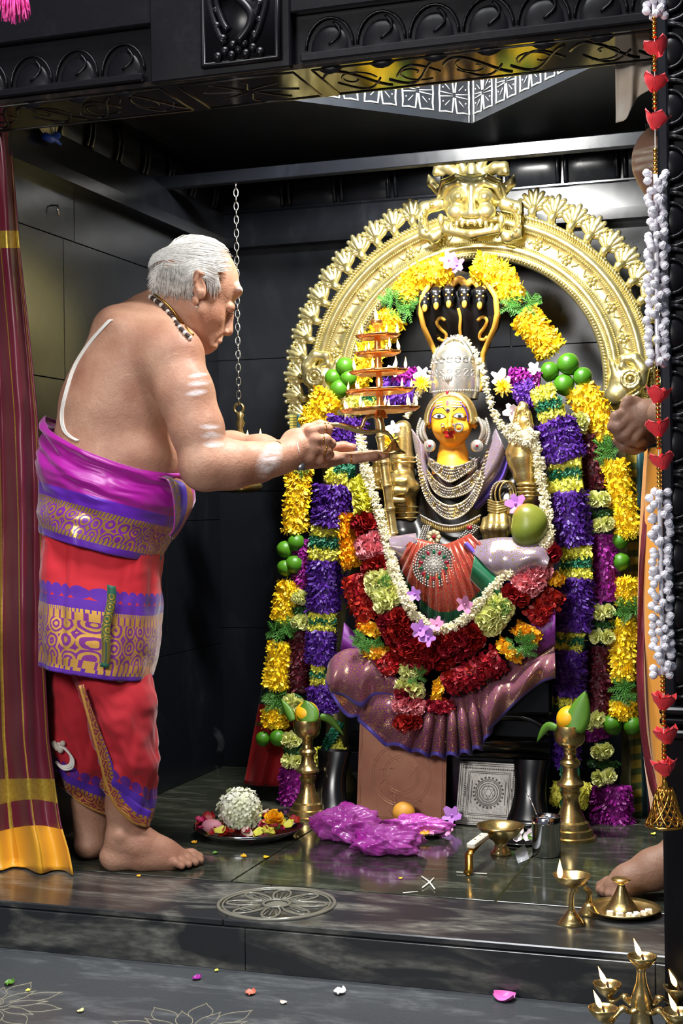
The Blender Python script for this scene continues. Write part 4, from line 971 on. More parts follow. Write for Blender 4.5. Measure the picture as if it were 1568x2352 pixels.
b = MB(); b.ball(onf(1031, 1002, -.002), (.013, .005, .0062), 14, 9); b.build('lower_lip', M_lip, fmesh)
def torus(name, c, r, w, m, par, nx=(1, 0, 0), nz=(0, 0, 1), n=20, rad2=None):
    b = MB(); a_, c_ = Vector(nx), Vector(nz); b.tube([Vector(c) + a_ * r * math.cos(t) + c_ * (rad2 or r) * math.sin(t) for t in np.linspace(0, 2 * PI, n, endpoint=False)], w, 6, closed=True); return b.build(name, m, par)
torus('nose_ring', onf(1016, 977, .006), .0042, .0015, M_dia, fmesh); torus('nose_ring', onf(1053, 982, .010), .0105, .0032, M_dia, fmesh, n=24)
for q, r in (((1041, 976), .0042), ((1029, 987), .0028)): b = MB(); b.ball(onf(*q, .003), r, 8, 6); b.build('nose_stud', M_dia, fmesh)
# earrings
for sg, ex in ((-1, 986), (1, 1095)):
    er = thing('earring', FP(ex, 1024, -.01), '%s silver earring with round disc beside the statue\'s face' % ('leftmost' if sg < 0 else 'rightmost'), 'earring', 'silver earrings of the statue')
    b = MB(); b.lathe([(.001, .006), (.006, .007), (.008, .004), (.012, .005), (.0165, .003), (.0165, -.003)], FP(ex, 1024, -.03), 20, M=Matrix.Rotation(R(90), 3, 'X')); b.build('disc', M_silver, er)
    b = MB(); b.ball(FP(ex, 1024, -.037), (.004, .003, .004), 8, 6); b.build('ruby_stone', M_ruby, er)
    for j in range(3):
        b = MB(); b.tube([FP(ex + sg * (4 + 6 * j) + sg * 10 * math.sin(t * PI), 1012 - t * 50 + 3 * j, -.02 + .01 * j) for t in np.linspace(0, 1, 12)] + [FP(ex + sg * (2 - 2 * j), 958 + 4 * j, -.02)], [.0035 + .003 * math.sin(t * PI) for t in np.linspace(0, 1, 13)], 8); b.build('scroll', M_silver, er)
    b = MB()
    for t in np.linspace(0, 1, 16): b.ball(FP(ex + sg * (21 + 7 * math.sin(PI * t)), 1020 - 58 * t, -.012), .0034, 7, 5)
    b.build('bead_edge', M_silver, er)
# crown: silver dome with relief
YC = 3.77
cb = AT(1046, 918, YC); ct = AT(1048, 783, YC); ch = ct.z - cb.z
crown = thing('silver_headdress', (cb.x, YC, cb.z), 'tall domed silver crown embossed with palmette on the statue\'s head', 'headdress')
b = MB(); cp = [(.060, 0), (.065, .02), (.067, .05), (.066, .08), (.060, .104), (.047, .125), (.034, .142), (.019, .152), (.004, ch)]; b.lathe(cp, cb, 36); b.build('dome', M_silver, crown)
for z, r in ((.088, .0605), (.080, .0625), (.02, .0635)):
    b = MB()
    for t in np.linspace(PI, 2 * PI, 30): b.ball((cb.x + r * math.cos(t), cb.y + r * math.sin(t), cb.z + z), .0033, 7, 5)
    b.build('bead_row', M_silver, crown)
for j in range(-5, 6):
    q = R(j * 17); p0 = Vector((cb.x - .003 + math.sin(q) * .010, cb.y - .064 + .012 * abs(math.sin(q)), cb.z + .028 + .008 * math.cos(q))); p1 = Vector((cb.x - .003 + math.sin(q) * .034, cb.y - .064 + .014 * math.sin(q) ** 2 + .002, cb.z + .030 + .036 * math.cos(q)))
    b = MB(); b.tube([p0, (p0 + p1) / 2 + Vector((0, -.003, .002)), p1], [.003, .0065, .0045], 8); b.build('palmette_petal', M_silver, crown)
b = MB(); b.ball((cb.x - .006, cb.y - .066, cb.z + .012), (.0045, .004, .009), 10, 7); b.build('ruby_drop', M_ruby, crown)
b = MB(); b.tube([(cb.x + (.066 + .0) * math.cos(t) * 1.0, cb.y - .012, cb.z + .02 + (ch - .012) * math.sin(t)) for t in np.linspace(0, PI, 36)], .0042, 8); b.build('outer_rim', mat('bright_silver', 'f2f1ec', .15, .9), crown)
for j in range(-3, 4):   # embossed scrolls and studs above the bead band
    a_ = -PI / 2 + R(j * 20); r_ = .0600
    b = MB(); b.tube([(cb.x + (r_ + .002) * math.cos(a_ + .12 * math.cos(t)), cb.y + (r_ + .002) * math.sin(a_ + .12 * math.cos(t)), cb.z + .103 + .008 * math.sin(t)) for t in np.linspace(.3, 5.6, 14)], .0022, 6); b.build('scroll', M_silver, crown)
    b = MB(); b.tube([(cb.x + .0655 * math.cos(a_ + .1 * math.sin(2 * t)), cb.y + .0655 * math.sin(a_ + .1 * math.sin(2 * t)), cb.z + .066 + .010 * math.cos(t)) for t in np.linspace(0, 2 * PI, 16, endpoint=False)], .002, 6, closed=True); b.build('scroll', M_silver, crown)
for j in range(5): b = MB(); b.ball((cb.x - .03 + .015 * j, cb.y - .050 + .012 * abs(j - 2) * .3, cb.z + .098), (.006, .006, .006), 8, 6); b.build('boss', M_silver, crown)
# gold head band around the face
band_ = thing('gold_head_band', FP(1040, 900), 'gold foil band with a purple beaded edge above the statue\'s forehead', 'head band')
hb_c = FP(1038, 968)
G = []
for t in np.linspace(R(-8), R(188), 40):
    G.append([(hb_c.x + r * .88 * math.cos(t), YF - .018 + y, hb_c.z + r * math.sin(t)) for r, y in ((.060, -.012), (.068, -.018), (.076, -.012), (.084, .0), (.082, .012))])
b = MB(); b.grid(G); o = b.build('foil', M_idolgold, band_); md = o.modifiers.new('t', 'SOLIDIFY'); md.thickness = .002
b = MB(); b.tube([(hb_c.x + .0585 * .88 * math.cos(t), YF - .034, hb_c.z + .0585 * math.sin(t)) for t in np.linspace(R(-5), R(185), 50)], .0018, 6); b.build('purple_edge', mat('purple_beads', '4a2a9c', .4), band_)
# ------------------------------------------------------------------ gold hands, staff, gilt vessels
def gh(name, label, prims, lo, hi, h=.0024):
    Sx = SDF(lo, hi, h)
    for p in prims: Sx.chain([AT(*q) for q in p[0]], p[1], k=p[2] if len(p) > 2 else .006)
    return Sx.mb().build(name, M_idolgold, idol, label=label)
Yh = 3.70
hand = gh('gilt_hand', 'raised gold hand casing wound with jasmine on the statue\'s right in the photo', [
    ([(1222, 1180, Yh + .05), (1216, 1140, Yh + .01), (1212, 1105, Yh)], [.026, .024, .023], .01), ([(1206, 1085, Yh), (1202, 1050, Yh)], [.034, .040], .015), ([(1200, 1050, Yh), (1198, 1020, Yh)], [.040, .036], .015),
    ([(1183, 1015, Yh), (1184, 975, Yh - .005), (1190, 940, Yh - .01)], [.011, .010, .008]), ([(1194, 1010, Yh), (1194, 965, Yh - .005), (1198, 928, Yh - .01)], [.0115, .0105, .008]),
    ([(1206, 1010, Yh), (1206, 968, Yh - .005), (1206, 932, Yh - .01)], [.0115, .0105, .008]), ([(1217, 1015, Yh), (1217, 980, Yh - .005), (1214, 950, Yh - .01)], [.0105, .0095, .0075]),
    ([(1180, 1065, Yh - .01), (1172, 1040, Yh - .02), (1176, 1015, Yh - .025)], [.013, .012, .009])], AT(1160, 1200, Yh) - Vector((.02, .08, 0)), AT(1245, 905, Yh) + Vector((.02, .10, 0)))
for k, y in enumerate((1112, 1121, 1130, 1139)): torus('bangle', AT(1213 + k, y, Yh + .003 * k), .0275, .0042, M_idolgold, hand, ny := (1, 0, 0), (0, 1, .0), n=24)
b = MB()
for t in np.linspace(0, 2 * PI, 24, endpoint=False): b.ball(AT(1197 + 14 * math.cos(t), 975 + 34 * math.sin(t), Yh - .018), .0035, 7, 5)
b.build('jewel_ring', M_idolgold, hand)
fist = gh('gilt_fist', 'gold fist casing with curled fingers beside the green mango', [
    ([(1150, 1180, Yh + .02), (1143, 1205, Yh)], [.030, .036], .01), ([(1135, 1230, Yh), (1150, 1240, Yh)], [.030, .030], .01),
    ([(1115, 1195, Yh - .01), (1112, 1215, Yh - .03), (1117, 1240, Yh - .025)], [.010, .011, .009]), ([(1128, 1188, Yh - .02), (1126, 1212, Yh - .044), (1130, 1243, Yh - .035)], [.011, .012, .010]),
    ([(1142, 1185, Yh - .022), (1141, 1212, Yh - .048), (1144, 1245, Yh - .038)], [.011, .012, .010]), ([(1156, 1186, Yh - .02), (1157, 1212, Yh - .042), (1158, 1243, Yh - .034)], [.0105, .0115, .0095]),
    ([(1165, 1195, Yh - .01), (1167, 1220, Yh - .03)], [.012, .010])], AT(1090, 1262, Yh) - Vector((.0, .09, 0)), AT(1190, 1160, Yh) + Vector((.0, .08, 0)))
b = MB()
for k in range(5): b.tube([AT(1120 + 44 * t, 1172 - 6 * k + 6 * math.sin(PI * t), Yh - .032 + .018 * abs(2 * t - 1)) for t in np.linspace(0, 1, 14)], .003, 6)
b.build('cuff_rings', M_idolgold, fist)
for k, (cx, cy, r) in enumerate(((1150, 1140, .031), (1158, 1136, .029), (1166, 1134, .026))):
    bg = thing('bangle', AT(cx, cy, 3.73), ('leftmost, gem-set' if k == 0 else 'middle plain' if k == 1 else 'rightmost plain') + ' gold bangle above the gold fist', 'bangle', 'bangles above the gold fist')
    torus('hoop', AT(cx, cy, 3.73), r, .0042 if k == 0 else .0028, M_idolgold, bg, (.8, .3, 0), (0, 0, 1), n=28, rad2=r * 1.25)
    if k == 0:
        b = MB()
        for t in np.linspace(.5, 5.8, 26): b.ball(AT(cx, cy, 3.73) + Vector((.8 * r * math.cos(t), .3 * r * math.cos(t) - .004, 1.25 * r * math.sin(t))), .0034, 6, 4)
        b.build('gems', M_dia, bg)
arm = gh('gilt_arm', 'tall gold arm casing behind the gold staff', [
    ([(925, 985, Yh + .05), (922, 1060, Yh + .04), (925, 1130, Yh + .03), (930, 1195, Yh + .04)], [.024, .032, .036, .034], .01), ([(905, 1115, Yh + .02), (925, 1110, Yh), (945, 1120, Yh + .02)], [.020, .026, .022], .012),
    ([(897, 1130, Yh), (905, 1150, Yh - .02), (925, 1150, Yh - .02)], [.011, .011, .009]), ([(900, 1110, Yh), (908, 1128, Yh - .022), (930, 1128, Yh - .02)], [.011, .011, .009]), ([(902, 1090, Yh), (910, 1105, Yh - .02), (932, 1105, Yh - .02)], [.011, .011, .009])],
    AT(870, 1225, Yh) - Vector((0, .07, 0)), AT(975, 950, Yh) + Vector((0, .12, 0)))
for y, r in ((1165, .038), (1178, .040), (1190, .038), (1062, .034), (1052, .032)): torus('cuff', AT(927, y, Yh + .035), r, .003, M_idolgold, arm, (1, 0, 0), (0, 1, 0), n=24)
gp = thing('gilt_figure', AT(865, 1120, Yh + .04), 'small gilt seated figure half hidden behind the priest\'s open palm', 'figurine')
Sx = SDF(AT(835, 1140, Yh + .04) - Vector((.01, .06, 0)), AT(895, 1040, Yh + .04) + Vector((.01, .06, .02)), .0024)
Sx.ell(AT(866, 1110, Yh + .04), (.030, .022, .022), k=.01); Sx.ell(AT(866, 1085, Yh + .04), (.020, .018, .024), k=.01); Sx.ell(AT(866, 1062, Yh + .035), (.014, .014, .016), k=.006)
for sg in (-1, 1): Sx.chain([AT(866 + sg * 18, 1078, Yh + .03), AT(866 + sg * 24, 1098, Yh + .01), AT(866 + sg * 8, 1106, Yh)], [.008, .008, .007], k=.006)
Sx.mb().build('figure', M_idolgold, gp); torus('base_ring', AT(866, 1122, Yh + .03), .034, .006, M_idolgold, gp, (1, 0, 0), (0, 1, 0), n=24)
st = thing('gold_staff', AT(912, 1300, 3.64), 'slim gold staff with ring joints leaning against the statue\'s left side', 'staff')
p0, p1 = AT(868, 950, 3.655), AT(912, 1305, 3.64)
b = MB(); n = 60; pts = [p0.lerp(p1, t) for t in np.linspace(0, 1, n)]; b.tube(pts, [.0125 + (.0022 if (i % 9) in (0, 1) else 0) for i in range(n)], 14); b.build('rod', M_idolgold, st)
for t in (.15, .32, .47, .62, .78, .93): b = MB(); c0 = p0.lerp(p1, t); ax = (p1 - p0).normalized(); b.tube([c0 - ax * .004, c0 + ax * .004], .0150, 14); b.build('ring_joint', M_idolgold, st)
# ------------------------------------------------------------------ jewellery
def gems(b, pts, r, jit=0, squash=.7):
    for p in pts: b.ball(p, (r, r * squash, r), 6, 4)
def crescent(name, label, inner, outer, Yd, bulge, nrow, nper, m2=None, drop=None):
    t = thing(name, AT(*spline(outer, 3)[1], Yd), label, 'necklace'); si = spline(inner, 40); so = spline(outer, 40)
    def pt(u, v, off=0):
        i = u * 39; k = min(int(i), 38); f = i - k; a = si[k] * (1 - f) + si[k + 1] * f; c = so[k] * (1 - f) + so[k + 1] * f; q = a * (1 - v) + c * v
        return AT(q[0], q[1], Yd - bulge * math.sin(PI * u) - off)
    b = MB(); b.grid([[tuple(pt(u, v)) for v in np.linspace(0, 1, 5)] for u in np.linspace(0, 1, 50)]); o = b.build('setting', M_idolgold, t); md = o.modifiers.new('t', 'SOLIDIFY'); md.thickness = .003
    for cat_, mm, pr in (('stones', M_dia, .8), ('gold_beads', M_idolgold, .35)):
        b = MB()
        for i in range(nrow):
            v = (i + .5) / nrow
            for j in range(nper):
                if rnd.random() < pr: b.ball(pt((j + .5 * (i % 2)) / nper, v, .003), (.0036, .0028, .0036), 6, 4)
        b.build(cat_, mm, t, kind='stuff')
    b = MB()
    for j in range(int(nper * 1.1)): b.ball(pt(j / (nper * 1.1), 1.0, .002), .0034, 6, 4)
    b.build('pearl_edge', mat('pearl', 'e8dcc0', .25), t, kind='stuff')
    return t
crescent('choker_necklace', 'uppermost diamond-set choker necklace under the statue\'s chin', [(985, 1052), (1005, 1064), (1036, 1070), (1068, 1064), (1092, 1050)], [(984, 1066), (1002, 1086), (1033, 1106), (1070, 1086), (1096, 1066)], 3.72, .045, 5, 30)
crescent('middle_necklace', 'middle diamond-set crescent necklace on the statue\'s chest', [(982, 1080), (1002, 1104), (1033, 1120), (1072, 1102), (1098, 1078)], [(980, 1092), (1000, 1130), (1032, 1142), (1076, 1128), (1102, 1088)], 3.72, .055, 4, 34)
crescent('long_necklace', 'longest pearl-edged crescent necklace lying lowest on the statue\'s chest', [(960, 1040), (978, 1110), (1002, 1146), (1034, 1160), (1070, 1146), (1094, 1110), (1118, 1030)], [(956, 1050), (972, 1130), (1000, 1172), (1036, 1192), (1074, 1172), (1102, 1125), (1128, 1040)], 3.735, .075, 4, 56)
dn = thing('drop_necklace', AT(1040, 1215, 3.66), 'gold necklace of leaf drops and pearls at the statue\'s waist', 'necklace')
b = MB()
for u in np.linspace(0, 1, 34):
    x = 968 + 132 * u; y = 1193 + 24 * math.sin(PI * u); b.ball(AT(x, y, 3.70 - .05 * math.sin(PI * u)), (.0032, .0028, .009), 6, 5)
b.build('leaf_drops', M_idolgold, dn)
b = MB()
for u in np.linspace(0, 1, 40): b.ball(AT(966 + 136 * u, 1184 + 24 * math.sin(PI * u), 3.698 - .05 * math.sin(PI * u)), .0036, 6, 4)
b.build('pearls', M_dia, dn)
b = MB()
for row in range(4):
    for u in np.linspace(0, 1, 12): b.ball(AT(972 - 14 * u + row * 5, 1208 + 42 * u, 3.665), .0028, 6, 4); b.ball(AT(1084 - 40 * u + row * 5, 1205 + 42 * u + row * 2, 3.655), .0028, 6, 4)
b.build('pearl_straps', M_dia, dn, kind='stuff')
for x, y in ((957, 1250), (1053, 1248), (1078, 1212)): b = MB(); b.ball(AT(x, y, 3.655), (.0085, .005, .0065), 10, 7); b.build('ruby_stone', M_ruby, dn)
br = thing('brooch', AT(996, 1234, 3.645), 'small pale flower brooch above the round gem pendant', 'brooch')
for k in range(8): b = MB(); a = k * PI / 4; b.ball(AT(996, 1234, 3.645) + Vector((.013 * math.cos(a), 0, .013 * math.sin(a))), (.0075, .004, .0075), 8, 6); b.build('petal', mat('pale_gold', 'ead9a8', .3, .6), br)
b = MB(); b.ball(AT(996, 1234, 3.638), .006, 8, 6); b.build('stone', M_ruby, br)
pc = AT(997, 1299, 3.60); pend = thing('round_pendant', pc, 'large round pendant of diamonds, rubies and emeralds on the statue\'s lap', 'pendant')
PM = frame(pc, (.05, -1, .12)); tilt = PM.to_3x3()
b = MB(); b.lathe([(.001, .010), (.02, .009), (.05, .004), (.057, .0), (.057, -.005), (.001, -.005)], pc, 40, M=tilt); b.build('disc', mat('tarnished_silver', '77726c', .35, .9), pend)
b = MB()
for r, n in ((.010, 8), (.019, 16), (.026, 22), (.043, 36), (.0485, 40), (.055, 46)):
    for k in range(n): a = 2 * PI * k / n; b.ball(pc + tilt @ Vector((r * math.cos(a), r * math.sin(a), .0105 - .11 * r)), .0030, 6, 4)
b.build('diamonds', M_dia, pend, kind='stuff')
for k in range(14):
    a = 2 * PI * k / 14; b = MB(); b.ball((0, 0, 0), (.0065, .0042, .003), 10, 6); me = b.mesh('stone'); o = link('ruby_stone' if k % 2 else 'emerald_stone', me, M_ruby if k % 2 else M_emer, pend, mw=Matrix.Translation(pc + tilt @ Vector((.0345 * math.cos(a), .0345 * math.sin(a), .007))) @ (tilt @ Matrix.Rotation(a, 3, 'Z')).to_4x4())
# ================================================================== pedestal
ped = thing('stone_pedestal', AT(1020, 1880, 3.78), 'black carved stone pedestal under the statue', 'pedestal')
def pbox(name, x0, x1, z0, z1, y0, y1, bev=.008): b = MB(); b.box(((x0 + x1) / 2, (y0 + y1) / 2, (z0 + z1) / 2), (x1 - x0, y1 - y0, z1 - z0), bev=bev); return b.build(name, M_blackw, ped, smooth=False)
pxl, pxr = -1.23, AT(1268, 1700, 3.66).x; zs_ = lambda y: AT(1150, y, 3.66).z
pbox('plinth', pxl - .02, pxr + .01, 0, .03, 3.66, 4.1); pbox('seat_slab', pxl, pxr, zs_(1640), zs_(1560), 3.66, 4.1); pbox('core', pxl + .03, pxr - .03, .03, zs_(1560), 3.70, 4.08); pbox('top_block', pxl + .04, pxr - .05, zs_(1560), zs_(1470), 3.72, 4.05)
for y, r in ((1715, .022), (1652, .010), (1740, .010)):
    b = MB(); z = zs_(y); b.tube([(pxl + .01, 3.70, z), (pxr - .012, 3.70, z)], r, 14); b.build('roll_moulding', M_blackw, ped)
b = MB(); b.tube([(x, 3.69, zs_(1690) + .05 * math.sin(PI * t) ** .5) for t, x in zip(np.linspace(0, 1, 30), np.linspace(-.88, pxr - .015, 30))], .008, 8); b.build('arched_moulding', M_blackw, ped)
for sx_ in (pxr - .06, pxl - .035):
    b = MB(); G = []
    for t in np.linspace(0, 1, 22):
        z = zs_(1745) * (1 - t) + .012 * t; yo = 3.695 - .055 * t ** 2.2 - .02 * math.sin(PI * t); w = .050 - .010 * math.sin(PI * t) + .012 * t ** 3
        G.append([(sx_ + w * math.cos(a), yo + .022 * math.sin(a), z) for a in np.linspace(0, 2 * PI, 16, endpoint=False)])
    b.grid(G, cv=True); b.ball((sx_, 3.640, .014), (.058, .030, .016), 14, 8); b.build('scroll_foot', M_blackw, ped)
# ================================================================== cloths of the statue
M_brocade = fabric('mauve_gold_brocade', '8a3f86', [(-.012, .02, '5a4fb0', '5a4fb0', 'plain', 1), (-.5, -.012, '7a2a72', 'b8945f', 'brocade', 64)], .34, .1, base2='9c5a7a')
M_brocade2 = fabric('silver_mauve_brocade', '9a86a0', [(-.012, .02, '5a45b0', '5a45b0', 'plain', 1), (-.5, -.012, '8574a0', 'b5a27c', 'brocade', 48)], .3, .3, base2='a8966c')
M_redsilk = fabric('red_green_silk', 'a01a20', [(.0, .105, 'a2181e', 'b8704a', 'brocade', 60), (.105, .110, '145c3c', 'c8a050', 'plain', 1), (.110, .5, '145a3c', '145a3c', 'plain', 1)], .34, .4, base2='b03028')
skirt = thing('pleated_skirt', AT(1000, 1700, 3.60), 'mauve and gold pleated silk skirt with blue hem fanned under the statue', 'skirt')
top = spline([(795, 1470), (840, 1500), (900, 1545), (960, 1580), (1010, 1590), (1060, 1580), (1120, 1545), (1190, 1500), (1275, 1440)], 160)
hem = spline([(742, 1560), (765, 1600), (795, 1648), (818, 1642), (832, 1668), (880, 1708), (930, 1722), (985, 1738), (1040, 1738), (1085, 1728), (1112, 1712), (1128, 1672), (1165, 1630), (1215, 1580), (1276, 1552)], 160)
G = np.zeros((30, 160, 3)); U = np.zeros((30, 160)); Vv = np.zeros((30, 160))
for j in range(160):
    s = j / 159; ph = 2 * PI * (s * 5 + 5.5 * (1 / (1 + math.exp(-(s - .56) * 13)))); am = .45 + .9 * math.exp(-((s - .58) / .24) ** 2)
    for i in range(30):
        t = i / 29; q = top[j] * (1 - t) + hem[j] * t
        amp = (.022 * t ** .6) * np.sin(ph) * am
        side = (2 * s - 1) ** 2 * .05
        p = AT(q[0] + 4 * t * np.cos(ph), q[1] + 5 * t * np.sin(ph + .8), 3.63 - .045 * np.sin(PI * min(1, t * 1.1)) - .02 * t + amp + side)
        G[i, j] = p; U[i, j] = s * .75; Vv[i, j] = (t - 1) * .20
grid_mesh('skirt_cloth', G, {'u': U, 'v': Vv}, M_brocade, skirt, thick=.003)
# raised fold at the upper left of the skirt
def fold_patch(name, A, Bc, Y0, m, par, bul=.03, nu=40, nv=16, wave=0.0, vs_=.12):
    a = spline(A, nu); c = spline(Bc, nu); G = np.zeros((nv, nu, 3)); U = np.zeros((nv, nu)); Vv = np.zeros((nv, nu))
    for j in range(nu):
        for i in range(nv):
            t = i / (nv - 1); q = a[j] * (1 - t) + c[j] * t; d = Y0 - bul * math.sin(PI * t) + wave * math.sin(14 * j / nu + 5 * t) ; G[i, j] = AT(q[0], q[1], d); U[i, j] = j / nu * .3; Vv[i, j] = (t - 1) * vs_
    return grid_mesh(name, G, {'u': U, 'v': Vv}, m, par, thick=.003)
fold_patch('turned_fold', [(748, 1558), (760, 1515), (800, 1490), (850, 1500), (905, 1540)], [(760, 1590), (790, 1600), (830, 1625), (860, 1600), (920, 1600)], 3.595, M_brocade, skirt, .03, wave=.006)
fold_patch('turned_fold', [(1100, 1610), (1130, 1570), (1175, 1555), (1225, 1515), (1274, 1500)], [(1120, 1680), (1160, 1640), (1200, 1600), (1240, 1570), (1275, 1556)], 3.60, M_brocade, skirt, .035, wave=.010)
M_green = mat('green_silk', '0f5a3a', .38, sheen=.4, col2='1c7a50', nscale=8)
fold_patch('green_lining', [(1030, 1600), (1080, 1570), (1140, 1530), (1200, 1490)], [(1040, 1620), (1090, 1605), (1150, 1570), (1205, 1525)], 3.66, M_green, skirt, .02, wave=.004)
M_purp = mat('purple_silk', '6a1a7c', .4, sheen=.5, col2='7c2a8e', nscale=8)
fold_patch('purple_side', [(790, 1430), (830, 1470), (860, 1500)], [(780, 1510), (820, 1520), (850, 1545)], 3.64, M_purp, skirt, .02); fold_patch('purple_side', [(1195, 1460), (1235, 1420), (1275, 1390)], [(1200, 1520), (1240, 1500), (1275, 1480)], 3.625, M_purp, skirt, .02)
# red pleats of the sari over the lap
sari = thing('silk_sari', AT(1010, 1400, 3.60), 'red silk sari with green hem pleated over the statue\'s lap', 'sari')
nu, nv = 150, 30; G = np.zeros((nv, nu, 3)); U = np.zeros((nv, nu)); Vv = np.zeros((nv, nu))
for j in range(nu):
    s = j / (nu - 1); an_ = R(168 - 156 * s) ; ex, ey = spline([(905, 1310), (935, 1380), (975, 1440), (1030, 1462), (1080, 1440), (1130, 1390), (1150, 1330)], nu)[j] if False else (0, 0)
edge = spline([(895, 1290), (915, 1360), (955, 1425), (1005, 1470), (1060, 1465), (1110, 1425), (1150, 1370), (1170, 1310)], nu); orig = spline([(950, 1235), (970, 1240), (990, 1245), (1020, 1250), (1050, 1240), (1080, 1225)], nu)
for j in range(nu):
    s = j / (nu - 1)
    for i in range(nv):
        t = i / (nv - 1); q = orig[j] * (1 - t) + edge[j] * t
        G[i, j] = AT(q[0], q[1], 3.645 - .055 * math.sin(PI * min(1, .15 + t * .85)) + .010 * t * math.sin(2 * PI * s * 15) + .05 * abs(2 * s - 1) ** 2 * t); U[i, j] = s * .4; Vv[i, j] = t * .15
grid_mesh('sari_pleats', G, {'u': U, 'v': Vv}, M_redsilk, sari, thick=.002)
fold_patch('green_border', [(1090, 1270), (1120, 1290), (1150, 1330)], [(1080, 1330), (1120, 1370), (1150, 1390)], 3.60, M_green, sari, .02)
stole = thing('brocade_stole', AT(1150, 1280, 3.62), 'silvery mauve brocade stole hung from the statue\'s shoulders over the knee', 'stole')
fold_patch('left_fall', [(945, 985), (955, 1040), (970, 1100), (985, 1140)], [(985, 1040), (985, 1085), (990, 1125), (1000, 1150)], 3.745, M_brocade2, stole, .03)
fold_patch('right_fall', [(1138, 985), (1120, 1030), (1090, 1090), (1060, 1150)], [(1165, 1045), (1150, 1085), (1120, 1125), (1085, 1165)], 3.745, M_brocade2, stole, .035)
fold_patch('lilac_lining', [(1165, 1045), (1150, 1085), (1120, 1125), (1085, 1165)], [(1168, 1065), (1155, 1105), (1128, 1140), (1095, 1172)], 3.75, mat('lilac_silk', '6a4fc0', .4, sheen=.4), stole, .015)
fold_patch('chest_cloth', [(985, 1050), (1000, 1110), (1040, 1150), (1080, 1110), (1100, 1050)], [(1000, 1060), (1015, 1090), (1040, 1110), (1065, 1090), (1085, 1060)], 3.74, M_brocade2, stole, .03)
fold_patch('knee_fold', [(1065, 1250), (1110, 1240), (1170, 1235), (1240, 1250), (1262, 1280)], [(1150, 1335), (1165, 1345), (1185, 1340), (1220, 1320), (1255, 1310)], 3.615, M_brocade2, stole, .035, wave=.004)
fold_patch('knee_edge', [(1064, 1250), (1095, 1285), (1130, 1320), (1152, 1336)], [(1072, 1244), (1105, 1278), (1140, 1312), (1160, 1330)], 3.605, mat('lilac_silk', '6a4fc0', .4), stole, .01)
fold_patch('left_knee_fold', [(890, 1235), (920, 1230), (955, 1225)], [(905, 1275), (930, 1290), (960, 1260)], 3.63, M_brocade2, stole, .02)
# ================================================================== flowers
def petal(b, M, L, Wd, cup=.25, seg=3, tip=.4, ruf=0.0, a=0.0):
    # a petal strip along +y from the origin of M, curling to +z
    V = []
    for i in range(seg + 1):
        t = i / seg; w = Wd * .5 * (math.sin(PI * min(1, .18 + t * .72)) if i < seg else tip); y = L * t; z = cup * L * t * t
        for s in (-1, 1): V.append((M @ Vector((s * w, y, z + ruf * L * s * (1 if i % 2 else -1))))[:])
    b.add(V, [[2 * i, 2 * i + 1, 2 * i + 3, 2 * i + 2] for i in range(seg)], a=a)
def mum(n=(10, 14, 16), seed=1):
    r = random.Random(seed); b = MB()
    for lay, k in enumerate(n):
        el = R(62 - 28 * lay); L = .55 + .16 * lay
        for j in range(k):
            M = Matrix.Rotation(2 * PI * (j + .5 * lay) / k + r.uniform(-.12, .12), 4, 'Z') @ Matrix.Translation((0, .05, .02)) @ Matrix.Rotation(el + r.uniform(-.15, .15), 4, 'X'); petal(b, M, L * r.uniform(.85, 1.1), .22, r.uniform(-.25, .05), 2, .5, a=lay * .4)
    return b
def rose(seed=1, n=13):
    r = random.Random(seed); b = MB()
    for j in range(n):
        t = j / n; ang = j * 2.4; rad = .08 + .55 * t; el = R(88 - 50 * t)
        M = Matrix.Rotation(ang, 4, 'Z') @ Matrix.Translation((0, rad * .55, -.25 * t)) @ Matrix.Rotation(el, 4, 'X'); petal(b, M, .62, .75 * (.5 + .6 * t), -.18 if t > .4 else .2, 3, .75)
    b.ball((0, 0, .12), (.16, .16, .22), 8, 5); return b
def carn(seed=1, n=34):
    r = random.Random(seed); b = MB()
    for j in range(n):
        t = (j + .5) / n; el = math.acos(1 - t * 1.02); ang = j * 2.39996
        M = Matrix.Rotation(ang, 4, 'Z') @ Matrix.Rotation(PI / 2 - el + r.uniform(-.2, .2), 4, 'X'); petal(b, M, .95 * r.uniform(.85, 1.1), .55, r.uniform(-.2, .3), 3, .85, r.uniform(-.10, .10), a=t)
    return b
def sprig(seed=1):
    r = random.Random(seed); b = MB()
    for s in range(5):
        a = R(r.uniform(-60, 60)); c = [Vector((math.sin(a) * q * 1.0, math.cos(a) * q * 1.0, .15 + .25 * q - .35 * q * q)) for q in np.linspace(0, 1, 6)]; b.tube(c, .025, 4)
        for q in range(1, 6):
            for sg in (-1, 1):
                for tw in (0, .5): M = Matrix.Translation(c[q] * (1 - tw * .15)) @ Matrix.Rotation(-a + sg * R(48) , 4, 'Z') @ Matrix.Rotation(r.uniform(-.3, .6), 4, 'X'); petal(b, M, .36 * (1.15 - q * .1), .07, .2, 1, .2)
    return b
def orchid(seed=1):
    b = MB(); r = random.Random(seed)
    for j, (L, w) in enumerate(((1.0, .75), (.95, .55), (.95, .55), (1.0, .8), (.9, .7))):
        M = Matrix.Rotation(j * 2 * PI / 5 + r.uniform(-.1, .1), 4, 'Z') @ Matrix.Rotation(R(r.uniform(15, 50)), 4, 'X'); petal(b, M, L, w, -.15, 4, .5)
    b.ball((0, 0, .15), (.14, .14, .2), 8, 6); return b
M_yel = mat('yellow_petal', 'fede24', .55, col2='fbcf10', nscale=60, rand=.12, tatt='ffe640', sss=.0)
M_yrose = mat('golden_petal', 'f8bf20', .5, col2='f0a812', nscale=60, rand=.15)
M_rrose = mat('red_rose_petal', 'b3101c', .5, col2='8a0c18', nscale=50, rand=.25)
